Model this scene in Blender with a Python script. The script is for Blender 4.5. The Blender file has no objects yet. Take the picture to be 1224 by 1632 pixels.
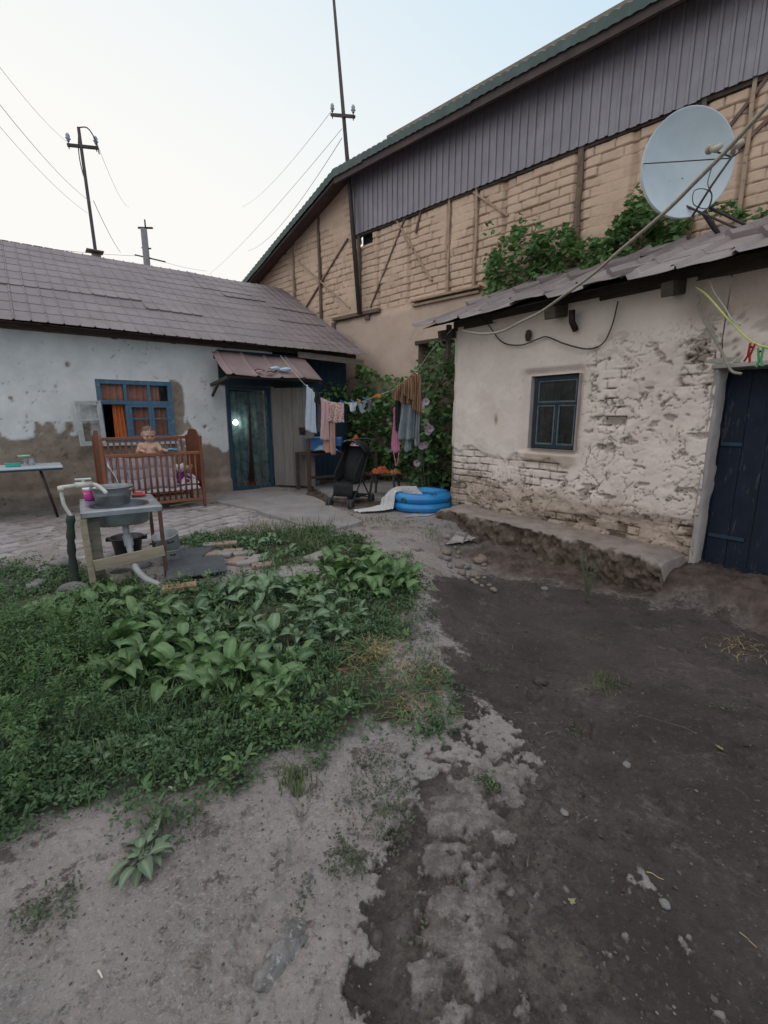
import bpy, math, random
import numpy as np
random.seed(7); RNG = np.random.RandomState(11)
scene = bpy.context.scene; COL = scene.collection
R = math.radians; PI = math.pi
# ---------------------------------------------------------------- camera, sky, sun, exposure
F = 740.0; PITCH = math.atan(151 / 740); H = 1.45
cam = bpy.data.cameras.new('camera'); camo = bpy.data.objects.new('camera', cam); COL.objects.link(camo)
cam.sensor_fit = 'VERTICAL'; cam.sensor_height = 36; cam.sensor_width = 27
cam.lens = F / 1632 * 36; cam.clip_start = .05; cam.clip_end = 900
camo.location = (0, 0, H); camo.rotation_euler = (PI / 2 - PITCH, 0, 0); scene.camera = camo
scene.view_settings.view_transform = 'Standard'; scene.view_settings.look = 'None'
scene.view_settings.gamma = 1; scene.view_settings.exposure = 0.38
SUN_EL = R(7); SUN_AZ = R(-38)                       # low sun, ahead and to the left, behind the house
w = bpy.data.worlds.new('World'); scene.world = w; w.use_nodes = True
nt = w.node_tree; bg = nt.nodes['Background']
sky = nt.nodes.new('ShaderNodeTexSky'); sky.sky_type = 'NISHITA'; sky.sun_disc = False
sky.sun_elevation = SUN_EL; sky.sun_rotation = SUN_AZ; sky.air_density = 1.0; sky.dust_density = 2.2; sky.ozone_density = 2.0
# thin even cloud veil: the blue sky seen through milky high haze, thicker low down and towards the left
tc = nt.nodes.new('ShaderNodeTexCoord'); sx = nt.nodes.new('ShaderNodeSeparateXYZ'); nt.links.new(tc.outputs['Generated'], sx.inputs[0])
vd = nt.nodes.new('ShaderNodeVectorMath'); vd.operation = 'DOT_PRODUCT'
vd.inputs[1].default_value = (-.50, .35, -.80); nt.links.new(tc.outputs['Generated'], vd.inputs[0])
mr = nt.nodes.new('ShaderNodeMapRange'); mr.interpolation_type = 'SMOOTHSTEP'
mr.inputs[1].default_value = -.75; mr.inputs[2].default_value = .25; mr.inputs[3].default_value = .0; mr.inputs[4].default_value = 1.0
nt.links.new(vd.outputs['Value'], mr.inputs[0])
mx = nt.nodes.new('ShaderNodeMix'); mx.data_type = 'RGBA'; mh = nt.nodes.new('ShaderNodeMapRange'); mh.inputs[3].default_value = .75; mh.inputs[4].default_value = 1.0; nt.links.new(mr.outputs[0], mh.inputs[0])
nt.links.new(mh.outputs[0], mx.inputs[0]); nt.links.new(sky.outputs[0], mx.inputs[6])
veil = nt.nodes.new('ShaderNodeMix'); veil.data_type = 'RGBA'
nt.links.new(mr.outputs[0], veil.inputs[0]); veil.inputs[6].default_value = (4.6, 6.9, 8.5, 1); veil.inputs[7].default_value = (7.5, 7.4, 7.15, 1)
nt.links.new(veil.outputs[2], mx.inputs[7])
# added fill: sky out of view, overhead and behind the camera, made brighter
vz = nt.nodes.new('ShaderNodeVectorMath'); vz.operation = 'DOT_PRODUCT'; vz.inputs[1].default_value = (0, -.35, .94); nt.links.new(tc.outputs['Generated'], vz.inputs[0])
mz = nt.nodes.new('ShaderNodeMapRange'); mz.interpolation_type = 'SMOOTHSTEP'; mz.inputs[1].default_value = .40; mz.inputs[2].default_value = .95; nt.links.new(vz.outputs['Value'], mz.inputs[0])
mz2 = nt.nodes.new('ShaderNodeMix'); mz2.data_type = 'RGBA'; nt.links.new(mz.outputs[0], mz2.inputs[0]); nt.links.new(mx.outputs[2], mz2.inputs[6]); mz2.inputs[7].default_value = (10.6, 10.5, 10.6, 1); nt.links.new(mz2.outputs[2], bg.inputs[0])
bg.inputs[1].default_value = .1
sun = bpy.data.lights.new('sun', 'SUN'); suno = bpy.data.objects.new('sun', sun); COL.objects.link(suno)
sun.energy = .5; sun.angle = R(14); sun.color = (1, .86, .72)
suno.rotation_euler = (PI / 2 - SUN_EL, 0, PI - SUN_AZ)
suno.rotation_euler = (-(PI / 2 - R(14)), 0, -SUN_AZ) if False else (PI/2 - R(14), 0, PI - SUN_AZ)

# ---------------------------------------------------------------- pixel -> world on real planes (photo survey)
def ray(u, v):
    a = (u - 612) / F; b = (816 - v) / F
    return np.array([a, math.cos(PITCH) + b * math.sin(PITCH), -math.sin(PITCH) + b * math.cos(PITCH)])
def ground(u, v, z=0.):
    d = ray(u, v); t = (z - H) / d[2]; p = d * t; return (p[0], p[1], z)
class Frame:
    def __init__(s, deg, D):
        s.a = R(deg); s.D = D; s.e = np.array([math.cos(s.a), math.sin(s.a)]); s.n = np.array([-math.sin(s.a), math.cos(s.a)])
        s.loc = (s.n[0] * D, s.n[1] * D, 0)
    def at(s, u, v, y=0):
        d = ray(u, v); t = (s.D + y) / (s.n @ d[:2]); p = d * t
        return float(s.e @ p[:2]), float(H + p[2])
    def w(s, x, y, z): q = s.e * x + s.n * (s.D + y); return (q[0], q[1], z)
HS = Frame(37, 9.24); HT = Frame(-54, 5.05); BN = Frame(-44, 8.1)

# ---------------------------------------------------------------- numpy noise
_T = np.random.RandomState(5).rand(8, 256, 256)
def vn(x, y, seed=0):
    x = x + seed * 17.31; y = y + seed * 9.77
    xi = np.floor(x).astype(int); yi = np.floor(y).astype(int); fx = x - xi; fy = y - yi
    fx = fx * fx * (3 - 2 * fx); fy = fy * fy * (3 - 2 * fy); T = _T[seed % 8]
    a = T[xi & 255, yi & 255]; b = T[(xi + 1) & 255, yi & 255]; c = T[xi & 255, (yi + 1) & 255]; d = T[(xi + 1) & 255, (yi + 1) & 255]
    return (a * (1 - fx) + b * fx) * (1 - fy) + (c * (1 - fx) + d * fx) * fy
def fbm(x, y, sc=1., o=4, seed=0, g=.5):
    s = 0; a = 1; t = 0
    for i in range(o):
        s = s + a * vn(x * sc, y * sc, seed + i); t += a; a *= g; sc *= 2.03
    return s / t
def worley(x, y, sc=1., seed=0, jit=.9):
    x = x * sc; y = y * sc; xi = np.floor(x).astype(int); yi = np.floor(y).astype(int)
    f1 = np.full(x.shape, 9.); f2 = np.full(x.shape, 9.); idv = np.zeros(x.shape)
    A = _T[seed % 8]; B = _T[(seed + 3) % 8]
    for i in (-1, 0, 1):
        for j in (-1, 0, 1):
            a = A[(xi + i) & 255, (yi + j) & 255]; b = B[(xi + i) & 255, (yi + j) & 255]
            d = np.hypot(xi + i + .5 + (a - .5) * jit - x, yi + j + .5 + (b - .5) * jit - y)
            m = d < f1; f2 = np.where(m, f1, np.minimum(f2, d)); idv = np.where(m, (a * 7.13 + b * 3.7) % 1, idv); f1 = np.where(m, d, f1)
    return f1, f2, idv
def sst(a, b, x): t = np.clip((x - a) / (b - a), 0, 1); return t * t * (3 - 2 * t)
def bricks(x, z, bw, bh, seed=0, warp=.02):
    wx = x + (fbm(x, z, 2.2, 3, seed) - .5) * warp * 3; wz = z + (fbm(x, z, 1.3, 3, seed + 2) - .5) * warp * 3
    r = np.floor(wz / bh).astype(int); off = (r % 2) * .5 + (_T[seed % 8][r & 255, 7] - .5) * .35
    q = wx / bw + off; c = np.floor(q).astype(int); fx = q - c; fz = wz / bh - r
    rid = _T[(seed + 1) % 8][r & 255, c & 255]
    ex = np.minimum(fx, 1 - fx) * bw; ez = np.minimum(fz, 1 - fz) * bh
    return ex, ez, rid
def sdpoly(x, y, P):
    P = np.array(P, float); d = np.full(x.shape, 1e9); ins = np.zeros(x.shape, bool); n = len(P)
    for i in range(n):
        a = P[i]; b = P[(i + 1) % n]; e = b - a; L = (e @ e) + 1e-12
        t = np.clip(((x - a[0]) * e[0] + (y - a[1]) * e[1]) / L, 0, 1)
        d = np.minimum(d, np.hypot(x - a[0] - t * e[0], y - a[1] - t * e[1]))
        c = ((a[1] > y) != (b[1] > y)) & (x < (b[0] - a[0]) * (y - a[1]) / (b[1] - a[1] + 1e-12) + a[0]); ins ^= c
    return np.where(ins, d, -d)       # positive inside

# ---------------------------------------------------------------- object helpers
def tag(o, label=None, cat=None, group=None, kind=None):
    if label: o['label'] = label
    if cat: o['category'] = cat
    if group: o['group'] = group
    if kind: o['kind'] = kind
    return o
def thing(name, label, cat, loc=(0, 0, 0), rz=0, group=None):
    o = bpy.data.objects.new(name, None); COL.objects.link(o); o.location = loc; o.rotation_euler = (0, 0, rz); o.empty_display_size = .1
    return tag(o, label, cat, group)
def npmesh(name, V, Fc, m, parent=None, smooth=True, attrs=None, mats=None, mi=None):
    """V (n,3); Fc an (k,3)/(k,4) array or list of such arrays / lists of faces."""
    me = bpy.data.meshes.new(name); V = np.asarray(V, np.float32)
    if not isinstance(Fc, list) or (len(Fc) and not isinstance(Fc[0], np.ndarray)):
        if isinstance(Fc, np.ndarray): Fc = [Fc]
        else:
            flat = [i for f in Fc for i in f]; cnt = np.array([len(f) for f in Fc]); Fc = None
    if Fc is not None:
        flat = np.concatenate([f.reshape(-1) for f in Fc]); cnt = np.concatenate([np.full(len(f), f.shape[1]) for f in Fc])
    flat = np.asarray(flat, np.int32); st = np.concatenate([[0], np.cumsum(cnt)[:-1]]).astype(np.int32)
    me.vertices.add(len(V)); me.vertices.foreach_set('co', V.reshape(-1))
    me.loops.add(len(flat)); me.loops.foreach_set('vertex_index', flat)
    me.polygons.add(len(cnt)); me.polygons.foreach_set('loop_start', st); me.polygons.foreach_set('loop_total', cnt.astype(np.int32))
    me.update(calc_edges=True)
    me.polygons.foreach_set('use_smooth', np.full(len(cnt), smooth, bool))
    if attrs:
        for k, a in attrs.items():
            at = me.attributes.new(k, 'FLOAT', 'POINT'); at.data.foreach_set('value', np.asarray(a, np.float32).reshape(-1))
    for mm in (mats or [m]): me.materials.append(mm)
    if mi is not None: me.polygons.foreach_set('material_index', np.asarray(mi, np.int32))
    me.validate(); me.update()
    o = bpy.data.objects.new(name, me); COL.objects.link(o)
    if parent: o.parent = parent
    return o
def gridfaces(nu, nv, wrap=False):
    i, j = np.meshgrid(np.arange(nu - (0 if wrap else 1)), np.arange(nv - 1), indexing='ij'); k = (i + 1) % nu
    return np.stack([i * nv + j, k * nv + j, k * nv + j + 1, i * nv + j + 1], -1).reshape(-1, 4)
class MB:
    """collects shapes into ONE mesh"""
    def __init__(s): s.V = []; s.Fs = []; s.n = 0; s.sm = []
    def add(s, V, Fs, smooth=False):
        V = [tuple(map(float, v)) for v in V]; s.V += V
        s.Fs += [tuple(int(i) + s.n for i in f) for f in Fs]; s.sm += [smooth] * len(Fs); s.n += len(V); return s
    def box(s, a, b, rot=None, org=None):
        (x0, y0, z0), (x1, y1, z1) = a, b
        V = [(x0, y0, z0), (x1, y0, z0), (x1, y1, z0), (x0, y1, z0), (x0, y0, z1), (x1, y0, z1), (x1, y1, z1), (x0, y1, z1)]
        return s.add(V, [(0, 3, 2, 1), (4, 5, 6, 7), (0, 1, 5, 4), (1, 2, 6, 5), (2, 3, 7, 6), (3, 0, 4, 7)])
    def beam(s, p, q, w=.05, h=.05, up=(0, 0, 1)):
        p = np.array(p, float); q = np.array(q, float); d = q - p; d /= np.linalg.norm(d); u = np.array(up, float)
        if abs(d @ u) > .95: u = np.array([0, 1., 0])
        r = np.cross(d, u); r /= np.linalg.norm(r); u = np.cross(r, d); V = []
        for c in (p, q):
            for a, b in ((-1, -1), (1, -1), (1, 1), (-1, 1)): V.append(c + r * a * w / 2 + u * b * h / 2)
        return s.add(V, [(0, 1, 2, 3), (7, 6, 5, 4), (0, 4, 5, 1), (1, 5, 6, 2), (2, 6, 7, 3), (3, 7, 4, 0)])
    def tube(s, P, r, n=8, cap=True):
        P = np.array(P, float); k = len(P); r = np.full(k, r) if np.isscalar(r) else np.array(r, float)
        T = np.gradient(P, axis=0); T /= np.linalg.norm(T, axis=1)[:, None] + 1e-12
        u = np.array([0, 0, 1.]) if abs(T[0][2]) < .9 else np.array([1., 0, 0]); V = []
        for i in range(k):
            u = u - T[i] * (u @ T[i]); u /= np.linalg.norm(u) + 1e-12; w = np.cross(T[i], u)
            for j in range(n):
                a = 2 * PI * j / n; V.append(P[i] + r[i] * (math.cos(a) * u + math.sin(a) * w))
        Fs = [(i * n + j, i * n + (j + 1) % n, (i + 1) * n + (j + 1) % n, (i + 1) * n + j) for i in range(k - 1) for j in range(n)]
        if cap: Fs += [tuple(range(n - 1, -1, -1)), tuple((k - 1) * n + j for j in range(n))]
        return s.add(V, Fs, True)
    def lathe(s, prof, c=(0, 0, 0), n=24, sx=1, sy=1, cap=False):
        V = []; k = len(prof)
        for (r, z) in prof:
            for j in range(n): a = 2 * PI * j / n; V.append((c[0] + r * sx * math.cos(a), c[1] + r * sy * math.sin(a), c[2] + z))
        Fs = [(i * n + j, i * n + (j + 1) % n, (i + 1) * n + (j + 1) % n, (i + 1) * n + j) for i in range(k - 1) for j in range(n)]
        if cap: Fs += [tuple(range(n - 1, -1, -1)), tuple((k - 1) * n + j for j in range(n))]
        return s.add(V, Fs, True)
    def grid(s, fn, nu, nv, smooth=True):
        V = [fn(i / (nu - 1), j / (nv - 1)) for i in range(nu) for j in range(nv)]
        return s.add(V, gridfaces(nu, nv).tolist(), smooth)
    def build(s, name, m, parent=None, bevel=0, solid=0, smooth=None, sub=0):
        V = np.array(s.V); o = npmesh(name, V, [list(f) for f in s.Fs], m, parent, False)
        o.data.polygons.foreach_set('use_smooth', np.array(s.sm if smooth is None else [smooth] * len(s.Fs), bool))
        if solid: mo = o.modifiers.new('Solidify', 'SOLIDIFY'); mo.thickness = solid; mo.offset = 0
        if bevel: mo = o.modifiers.new('Bevel', 'BEVEL'); mo.width = bevel; mo.segments = 2; mo.limit_method = 'ANGLE'
        if sub: mo = o.modifiers.new('Sub', 'SUBSURF'); mo.levels = sub; mo.render_levels = sub
        return o
def sag(p, q, s, n=16):
    p = np.array(p, float); q = np.array(q, float)
    return [p + (q - p) * t - np.array([0, 0, 4 * s * t * (1 - t)]) for t in np.linspace(0, 1, n)]
def spline(P, n=40):
    P = np.array(P, float); k = len(P); Q = np.vstack([2 * P[0] - P[1], P, 2 * P[-1] - P[-2]]); out = []
    for t in np.linspace(0, k - 1 - 1e-6, n):
        i = int(t); f = t - i; a, b, c, d = Q[i:i + 4]
        out.append(.5 * ((2 * b) + (-a + c) * f + (2 * a - 5 * b + 4 * c - d) * f * f + (-a + 3 * b - 3 * c + d) * f ** 3))
    return np.array(out)

# ---------------------------------------------------------------- SDF -> surface nets, for bodies and lumps
def sdf_mesh(fn, lo, hi, h):
    ax = [np.arange(lo[i], hi[i] + h, h) for i in range(3)]; X, Y, Z = np.meshgrid(*ax, indexing='ij'); D = fn(X, Y, Z)
    S = D < 0; nx, ny, nz = D.shape; acc = np.zeros((nx - 1, ny - 1, nz - 1, 3)); cnt = np.zeros((nx - 1, ny - 1, nz - 1))
    cor = [(0, 0, 0), (1, 0, 0), (0, 1, 0), (1, 1, 0), (0, 0, 1), (1, 0, 1), (0, 1, 1), (1, 1, 1)]
    sl = lambda A, c: A[c[0]:nx - 1 + c[0], c[1]:ny - 1 + c[1], c[2]:nz - 1 + c[2]]
    for i in range(8):
        for j in range(i + 1, 8):
            a, b = cor[i], cor[j]
            if sum(abs(a[k] - b[k]) for k in range(3)) != 1: continue
            da, db = sl(D, a), sl(D, b); m = (da < 0) != (db < 0); t = np.where(m, da / (da - db + 1e-12), 0)
            for k in range(3): acc[..., k] += np.where(m, a[k] + t * (b[k] - a[k]), 0)
            cnt += m
    act = cnt > 0; idx = -np.ones(act.shape, int); idx[act] = np.arange(act.sum())
    P = acc[act] / cnt[act][:, None]; I = np.argwhere(act); V = (I + P) * h + np.array(lo); Fs = []
    for k in range(3):
        c1 = [slice(1, -1)] * 3; c1[k] = slice(0, -1); c2 = list(c1); c2[k] = slice(1, None)
        A = S[tuple(c1)]; B = S[tuple(c2)]; e = np.argwhere(A != B); off = np.array([1, 1, 1]); off[k] = 0; e = e + off
        s_ = S[e[:, 0], e[:, 1], e[:, 2]]; u = [(1, 0, 0), (0, 1, 0), (0, 0, 1)]; a = np.array(u[(k + 1) % 3]); b = np.array(u[(k + 2) % 3])
        q = [e - a - b, e - b, e, e - a]; q = [idx[t[:, 0], t[:, 1], t[:, 2]] for t in q]; f = np.stack(q, -1)
        f[~s_] = f[~s_][:, ::-1]; Fs.append(f[(f >= 0).all(1)])
    return V, np.concatenate(Fs)
def smin(a, b, k): h = np.clip(.5 + .5 * (b - a) / k, 0, 1); return b * (1 - h) + a * h - k * h * (1 - h)
def cone(X, Y, Z, p, q, r1, r2):
    d = [q[i] - p[i] for i in range(3)]; L = sum(t * t for t in d) + 1e-12
    t = np.clip(((X - p[0]) * d[0] + (Y - p[1]) * d[1] + (Z - p[2]) * d[2]) / L, 0, 1)
    return np.sqrt((X - p[0] - t * d[0]) ** 2 + (Y - p[1] - t * d[1]) ** 2 + (Z - p[2] - t * d[2]) ** 2) - (r1 + t * (r2 - r1))
def ell(X, Y, Z, c, r): 
    k = np.sqrt(((X - c[0]) / r[0]) ** 2 + ((Y - c[1]) / r[1]) ** 2 + ((Z - c[2]) / r[2]) ** 2); return (k - 1) * min(r)

# ---------------------------------------------------------------- materials
MC = {}
class NB:
    def __init__(s, name):
        s.m = bpy.data.materials.new(name); s.m.use_nodes = True; s.t = s.m.node_tree; s.b = s.t.nodes['Principled BSDF']; s.co = s.t.nodes.new('ShaderNodeTexCoord').outputs['Object']
    def n(s, ty, **k):
        o = s.t.nodes.new(ty)
        for a, v in k.items(): setattr(o, a, v)
        return o
    def L(s, a, b): s.t.links.new(a, b)
    def noise(s, sc, det=5, rough=.6, dist=0, stretch=None):
        o = s.n('ShaderNodeTexNoise'); o.inputs['Scale'].default_value = sc; o.inputs['Detail'].default_value = det; o.inputs['Roughness'].default_value = rough; o.inputs['Distortion'].default_value = dist
        if stretch:
            mp = s.n('ShaderNodeMapping'); mp.inputs['Scale'].default_value = stretch; s.L(s.co, mp.inputs[0]); s.L(mp.outputs[0], o.inputs['Vector'])
        else: s.L(s.co, o.inputs['Vector'])
        return o.outputs['Fac']
    def vor(s, sc, feat='F1'):
        o = s.n('ShaderNodeTexVoronoi', feature=feat); o.inputs['Scale'].default_value = sc; s.L(s.co, o.inputs['Vector']); return o
    def attr(s, a): o = s.n('ShaderNodeAttribute', attribute_name=a); return o.outputs['Fac']
    def ramp(s, f, lo, hi, a=0., b=1.):
        o = s.n('ShaderNodeMapRange'); 
        for i, v in ((1, lo), (2, hi), (3, a), (4, b)): o.inputs[i].default_value = v
        s.L(f, o.inputs[0]); return o.outputs[0]
    def math(s, op, a, b=0., c=None):
        o = s.n('ShaderNodeMath', operation=op)
        for i, v in enumerate((a, b, c)):
            if v is None: continue
            if hasattr(v, 'links'): s.L(v, o.inputs[i])
            else: o.inputs[i].default_value = v
        return o.outputs[0]
    def mix(s, f, a, b, mode='MIX'):
        o = s.n('ShaderNodeMix', data_type='RGBA', blend_type=mode)
        for i, v in ((0, f), (6, a), (7, b)):
            if hasattr(v, 'links'): s.L(v, o.inputs[i])
            elif i == 0: o.inputs[0].default_value = v
            else: o.inputs[i].default_value = (*v[:3], 1)
        return o.outputs[2]
    def bump(s, h, st=.3, dist=.01, prev=None):
        o = s.n('ShaderNodeBump'); o.inputs['Strength'].default_value = st; o.inputs['Distance'].default_value = dist; s.L(h, o.inputs['Height'])
        if prev is not None: s.L(prev, o.inputs['Normal'])
        s.L(o.outputs[0], s.b.inputs['Normal']); return o.outputs[0]
    def fin(s, col=None, rough=.8, metal=0, spec=.4):
        if col is not None:
            if hasattr(col, 'links'): s.L(col, s.b.inputs['Base Color'])
            else: s.b.inputs['Base Color'].default_value = (*col[:3], 1)
        if hasattr(rough, 'links'): s.L(rough, s.b.inputs['Roughness'])
        else: s.b.inputs['Roughness'].default_value = rough
        s.b.inputs['Metallic'].default_value = metal; s.b.inputs['Specular IOR Level'].default_value = spec; return s.m
def mat(name, c, c2=None, sc=6, rough=.75, metal=0, bump=.2, bs=None, stretch=None, spot=None, spotlvl=.62, spec=.4, trans=0, bdist=.004):
    """two-tone noisy paint / cloth / wood with optional worn spots"""
    if name in MC: return MC[name]
    N = NB(name); c2 = c2 or tuple(x * .72 for x in c)
    f = N.ramp(N.noise(sc, 6, .62, .3, stretch), .35, .65); col = N.mix(f, c, c2)
    if spot: col = N.mix(N.ramp(N.noise(sc * 2.3, 8, .7, .5, stretch), spotlvl, spotlvl + .05), col, spot)
    r = N.ramp(N.noise(sc * 1.7, 4), .3, .7, max(0, rough - .1), min(1, rough + .1))
    if bump: N.bump(N.noise(bs or sc * 6, 6, .65, 0, stretch), bump, bdist)
    MC[name] = N.fin(col, r, metal, spec)
    if trans:
        N.b.inputs['Subsurface Weight'].default_value = 0
        tr = N.n('ShaderNodeBsdfTranslucent'); N.L(col, tr.inputs[0]); ms = N.n('ShaderNodeMixShader'); ms.inputs[0].default_value = trans
        N.L(N.b.outputs[0], ms.inputs[1]); N.L(tr.outputs[0], ms.inputs[2]); N.L(ms.outputs[0], N.t.nodes['Material Output'].inputs[0])
    return MC[name]
def glassmat(name, c=(.02, .025, .03), alpha=.5, rough=.12, dirt=(.16, .15, .14)):
    N = NB(name); col = N.mix(N.ramp(N.noise(7, 7, .7), .45, .7, 0, .7), c, dirt); N.fin(col, N.ramp(N.noise(5), .4, .65, rough, rough + .35), 0, .5)
    N.L(N.ramp(N.noise(9, 6, .7), .35, .75, alpha - .2, min(1, alpha + .25)), N.b.inputs['Alpha']); return N.m
# ================================================================ GROUND
PATHX = [(.45, 4.09), ground(727, 910, -.1)[:2], ground(804, 912, -.2)[:2], ground(885, 932, -.22)[:2], ground(1000, 950, -.22)[:2], ground(1110, 965, -.22)[:2], ground(1224, 1000, -.2)[:2], (9, .5), (9, -4), (.16, -4), (.12, .7), (-.05, 1.15), (.0, 1.38), (.28, 1.7), (.4, 2.0), (.34, 2.7), (.36, 3.3)]
VEG = [(-1.9, .95), (-1.25, 1.38), (-1.0, 1.55), (-.83, 1.58), (-.55, 1.66), (-.37, 1.82), (-.15, 1.92), (.17, 2.0), (.18, 2.25), (.02, 2.42), (-.1, 2.6), (.0, 2.8), (.05, 3.0), (.22, 3.3), (.38, 3.85), (.26, 4.3), (-.1, 5.05), (-.3, 5.5), (-.75, 5.6), (-1.3, 5.75), (-2.2, 5.55), (-2.5, 5.25), (-1.75, 4.95), (-1.2, 4.75), (-.95, 4.2), (-1.35, 3.95), (-1.9, 3.75), (-2.4, 4.0), (-3.0, 4.25), (-3.9, 4.5), (-6, 4.2), (-6, .95)]
def ground_fields(x, y):
    n1 = fbm(x, y, 1.1, 5, 1) - .5; n2 = fbm(x, y, 6, 5, 2) - .5; n3 = fbm(x, y, 25, 4, 3) - .5
    sd0 = sdpoly(x, y, PATHX); dirt = sd0 + n1 * .45 + n2 * .40 + n3 * .10
    # speckled strip where concrete breaks up under the soil
    brk = np.exp(-((x - .42 - (1.9 - y) * .35) / .26) ** 2) * sst(2.15, 1.7, y) * sst(.75, 1.05, y)
    wt = brk + .04
    streak = np.exp(-((x - .07 + (y - 1.1) * .1) / .10) ** 2) * sst(1.48, 1.3, y)
    x0 = np.interp(y, [.8, 1.38, 1.7, 2.0, 2.3], [-.03, .0, .2, .36, .36]); xx = x - x0 + n1 * .25; sf = sst(1.55, 1.35, y); wb = np.interp(y, [.8, 1.2, 1.7, 2.3], [.12, .36, .26, .05])
    prof = -.62 + .62 * sst(-.14, .0, xx) + .30 * sf * np.exp(-((xx - .08) / .09) ** 2) - .12 * sst(.10, .16, xx) * sst(wb + .2, wb, xx) + .55 * sst(wb + .05, wb + .30, xx)
    reg = sst(2.5, 1.95, y) * sst(.75, .60, np.abs(xx - .3)); sp = fbm(x, y, 12, 5, 6) - .5; sp2 = fbm(x, y, 40, 4, 1) - .5
    q = sp * 1.7 + sp2 * .9 + prof
    d = sst(-.14, .14, dirt) * (1 - reg) + reg * sst(-.17, .19, q)
    veg = sdpoly(x, y, VEG) + n1 * .40 + n2 * .30
    v = sst(-.02, .05, veg)
    # brown soil by the hut and behind the pool
    near = sst(1.75, .75, (HT.n[0] * x + HT.n[1] * y) * -1 + HT.D - n1 * 1.2) * sst(-4.6, -3.6, HT.e[0] * x + HT.e[1] * y + n2) * sst(2.4, 2.9, y)
    soil = np.maximum(near, sst(7.1, 7.9, y + n1 * .8 - np.clip(x, -3, 0) * 0.0) * (x > -1.5)) * (1 - d)
    soil = np.clip(soil, 0, 1)
    tuft = sst(.62, .7, fbm(x, y, 2.6, 4, 6)) * sst(.9, 1.2, y) * sst(-1.2, -.9, x) * 0 
    global MOT; MOT = sst(-.02, .12, xx) * sst(.85, .40, xx) * sst(2.0, 1.5, y)
    return d, v * (1 - d), soil, n1, n2, n3
CRACK = [(-.36, 1.72), (-.33, 1.55), (-.29, 1.42), (-.30, 1.28), (-.36, 1.13), (-.40, 1.02), (-.30, .93)]
def ground_z(x, y):
    x = np.asarray(x, float); y = np.asarray(y, float); d, v, soil, n1, n2, n3 = ground_fields(x, y)
    f1, f2, idv = worley(x + n3 * .05, y + n2 * .06, 38, 2); f1b, f2b, idb = worley(x, y, 15, 4); f1c, _, idc = worley(x + n2 * .05, y + n3 * .03, 6.5, 1)
    peb = np.clip(.34 - f1, 0, .34) * (idv > .66) * .022
    z = n1 * .05 + n2 * .010
    ck = 1e9
    for a_, b_ in zip(CRACK[:-1], CRACK[1:]):
        e0, e1 = b_[0] - a_[0], b_[1] - a_[1]; t_ = np.clip(((x - a_[0]) * e0 + (y - a_[1]) * e1) / (e0 * e0 + e1 * e1), 0, 1); ck = np.minimum(ck, np.hypot(x - a_[0] - t_ * e0 + n2 * .10, y - a_[1] - t_ * e1 + n3 * .05))
    conc = -.016 * sst(.030, .004, ck + n3 * .05) + peb * (.5 + 1.2 * sst(-.1, .2, n1 + n2)) + n3 * .009 - .010 * sst(.66, .74, fbm(x, y, 3.1, 5, 4)) 
    rough = sst(.40, .62, fbm(x, y, 1.7, 3, 5))
    clod = (np.clip(.5 - f1b, 0, .5) * .040 * (idb > .55) + np.clip(.42 - f1c, 0, .42) * .06 * (idc > .74)) * rough + n3 * (.006 + .012 * rough) + n2 * .035 * rough + (fbm(x, y, 13, 4, 4) - .5) * .035 * rough
    hf, _, hid = worley(x + n2 * .1, y, 5.5, 6); hd = (hid > .45) * sst(.15, .3, d) * np.exp(-((x - .85) / .6) ** 2 - ((y - 2.2) / .8) ** 2); z = z + hd * (-.018 * sst(.34, .22, hf + n3 * .2) + .010 * np.exp(-((hf - .36) / .05) ** 2))
    z = z + (1 - d) * (conc + .006) + d * (clod - .012) + v * (n2 * .03 + n3 * .02) + soil * (n3 * .022 + n2 * .05 + clod * 1.2)
    yh = HT.n[0] * x + HT.n[1] * y - HT.D; sh = HT.e[0] * x + HT.e[1] * y
    z = z - .22 * sst(-.25, -.55, yh) * sst(-4.9, -4.0, sh) * sst(1.2, 3.2, y) * sst(.2, 1.1, x) * sst(.5, -.6, sh)
    far = sst(9, 14, np.hypot(x, y)); z = z * (1 - far)
    return np.where(np.hypot(x, y) > 40, 0, z)
def gz(x, y): return float(ground_z(np.array([x]), np.array([y]))[0])
th = np.concatenate([np.linspace(-R(62), R(62), 860), np.linspace(R(62), R(298), 60)[1:-1]])
rr = np.concatenate([[.0], np.geomspace(.35, 9.5, 640), np.geomspace(9.8, 420, 40)])
TH, RR = np.meshgrid(th, rr, indexing='ij'); gx = np.sin(TH) * RR; gy = np.cos(TH) * RR
gzv = ground_z(gx, gy); d_, v_, s_, n1, n2, n3 = ground_fields(gx, gy)
mot_ = MOT * 1.0; f1, f2, idv = worley(gx + n3 * .05, gy + n2 * .06, 38, 2); f1q, _, idq = worley(gx + n3 * .04, gy, 19, 5)
pebm = np.maximum(sst(.42, .26, f1) * (idv > .66), sst(.36, .26, f1q) * (idq > .86)) * (1 - d_) * (1 - v_) * (.3 + .7 * sst(-.1, .2, n1 + n2)) * sst(.46, .56, fbm(gx, gy, 3.2, 4, 3)); idv = np.where(f1q < .36, idq * 3.7 % 1, idv * 5.3 % 1)
N = NB('soil_and_concrete')
d, v, so, pb, pid = (N.attr(a) for a in ('dirt', 'veg', 'soil', 'peb', 'pid')); d = N.ramp(N.math('ADD', d, N.math('MULTIPLY', N.math('SUBTRACT', N.noise(30, 9, .8), .5), 2.8)), .30, .70)
c_conc = N.mix(N.ramp(N.noise(2.2, 8, .65), .35, .65), (.355, .31, .29), (.245, .213, .20))
c_conc = N.mix(N.ramp(N.noise(1.3, 6, .6), .55, .64, 0, .7), c_conc, (.215, .165, .135))       # sandy brown
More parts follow.
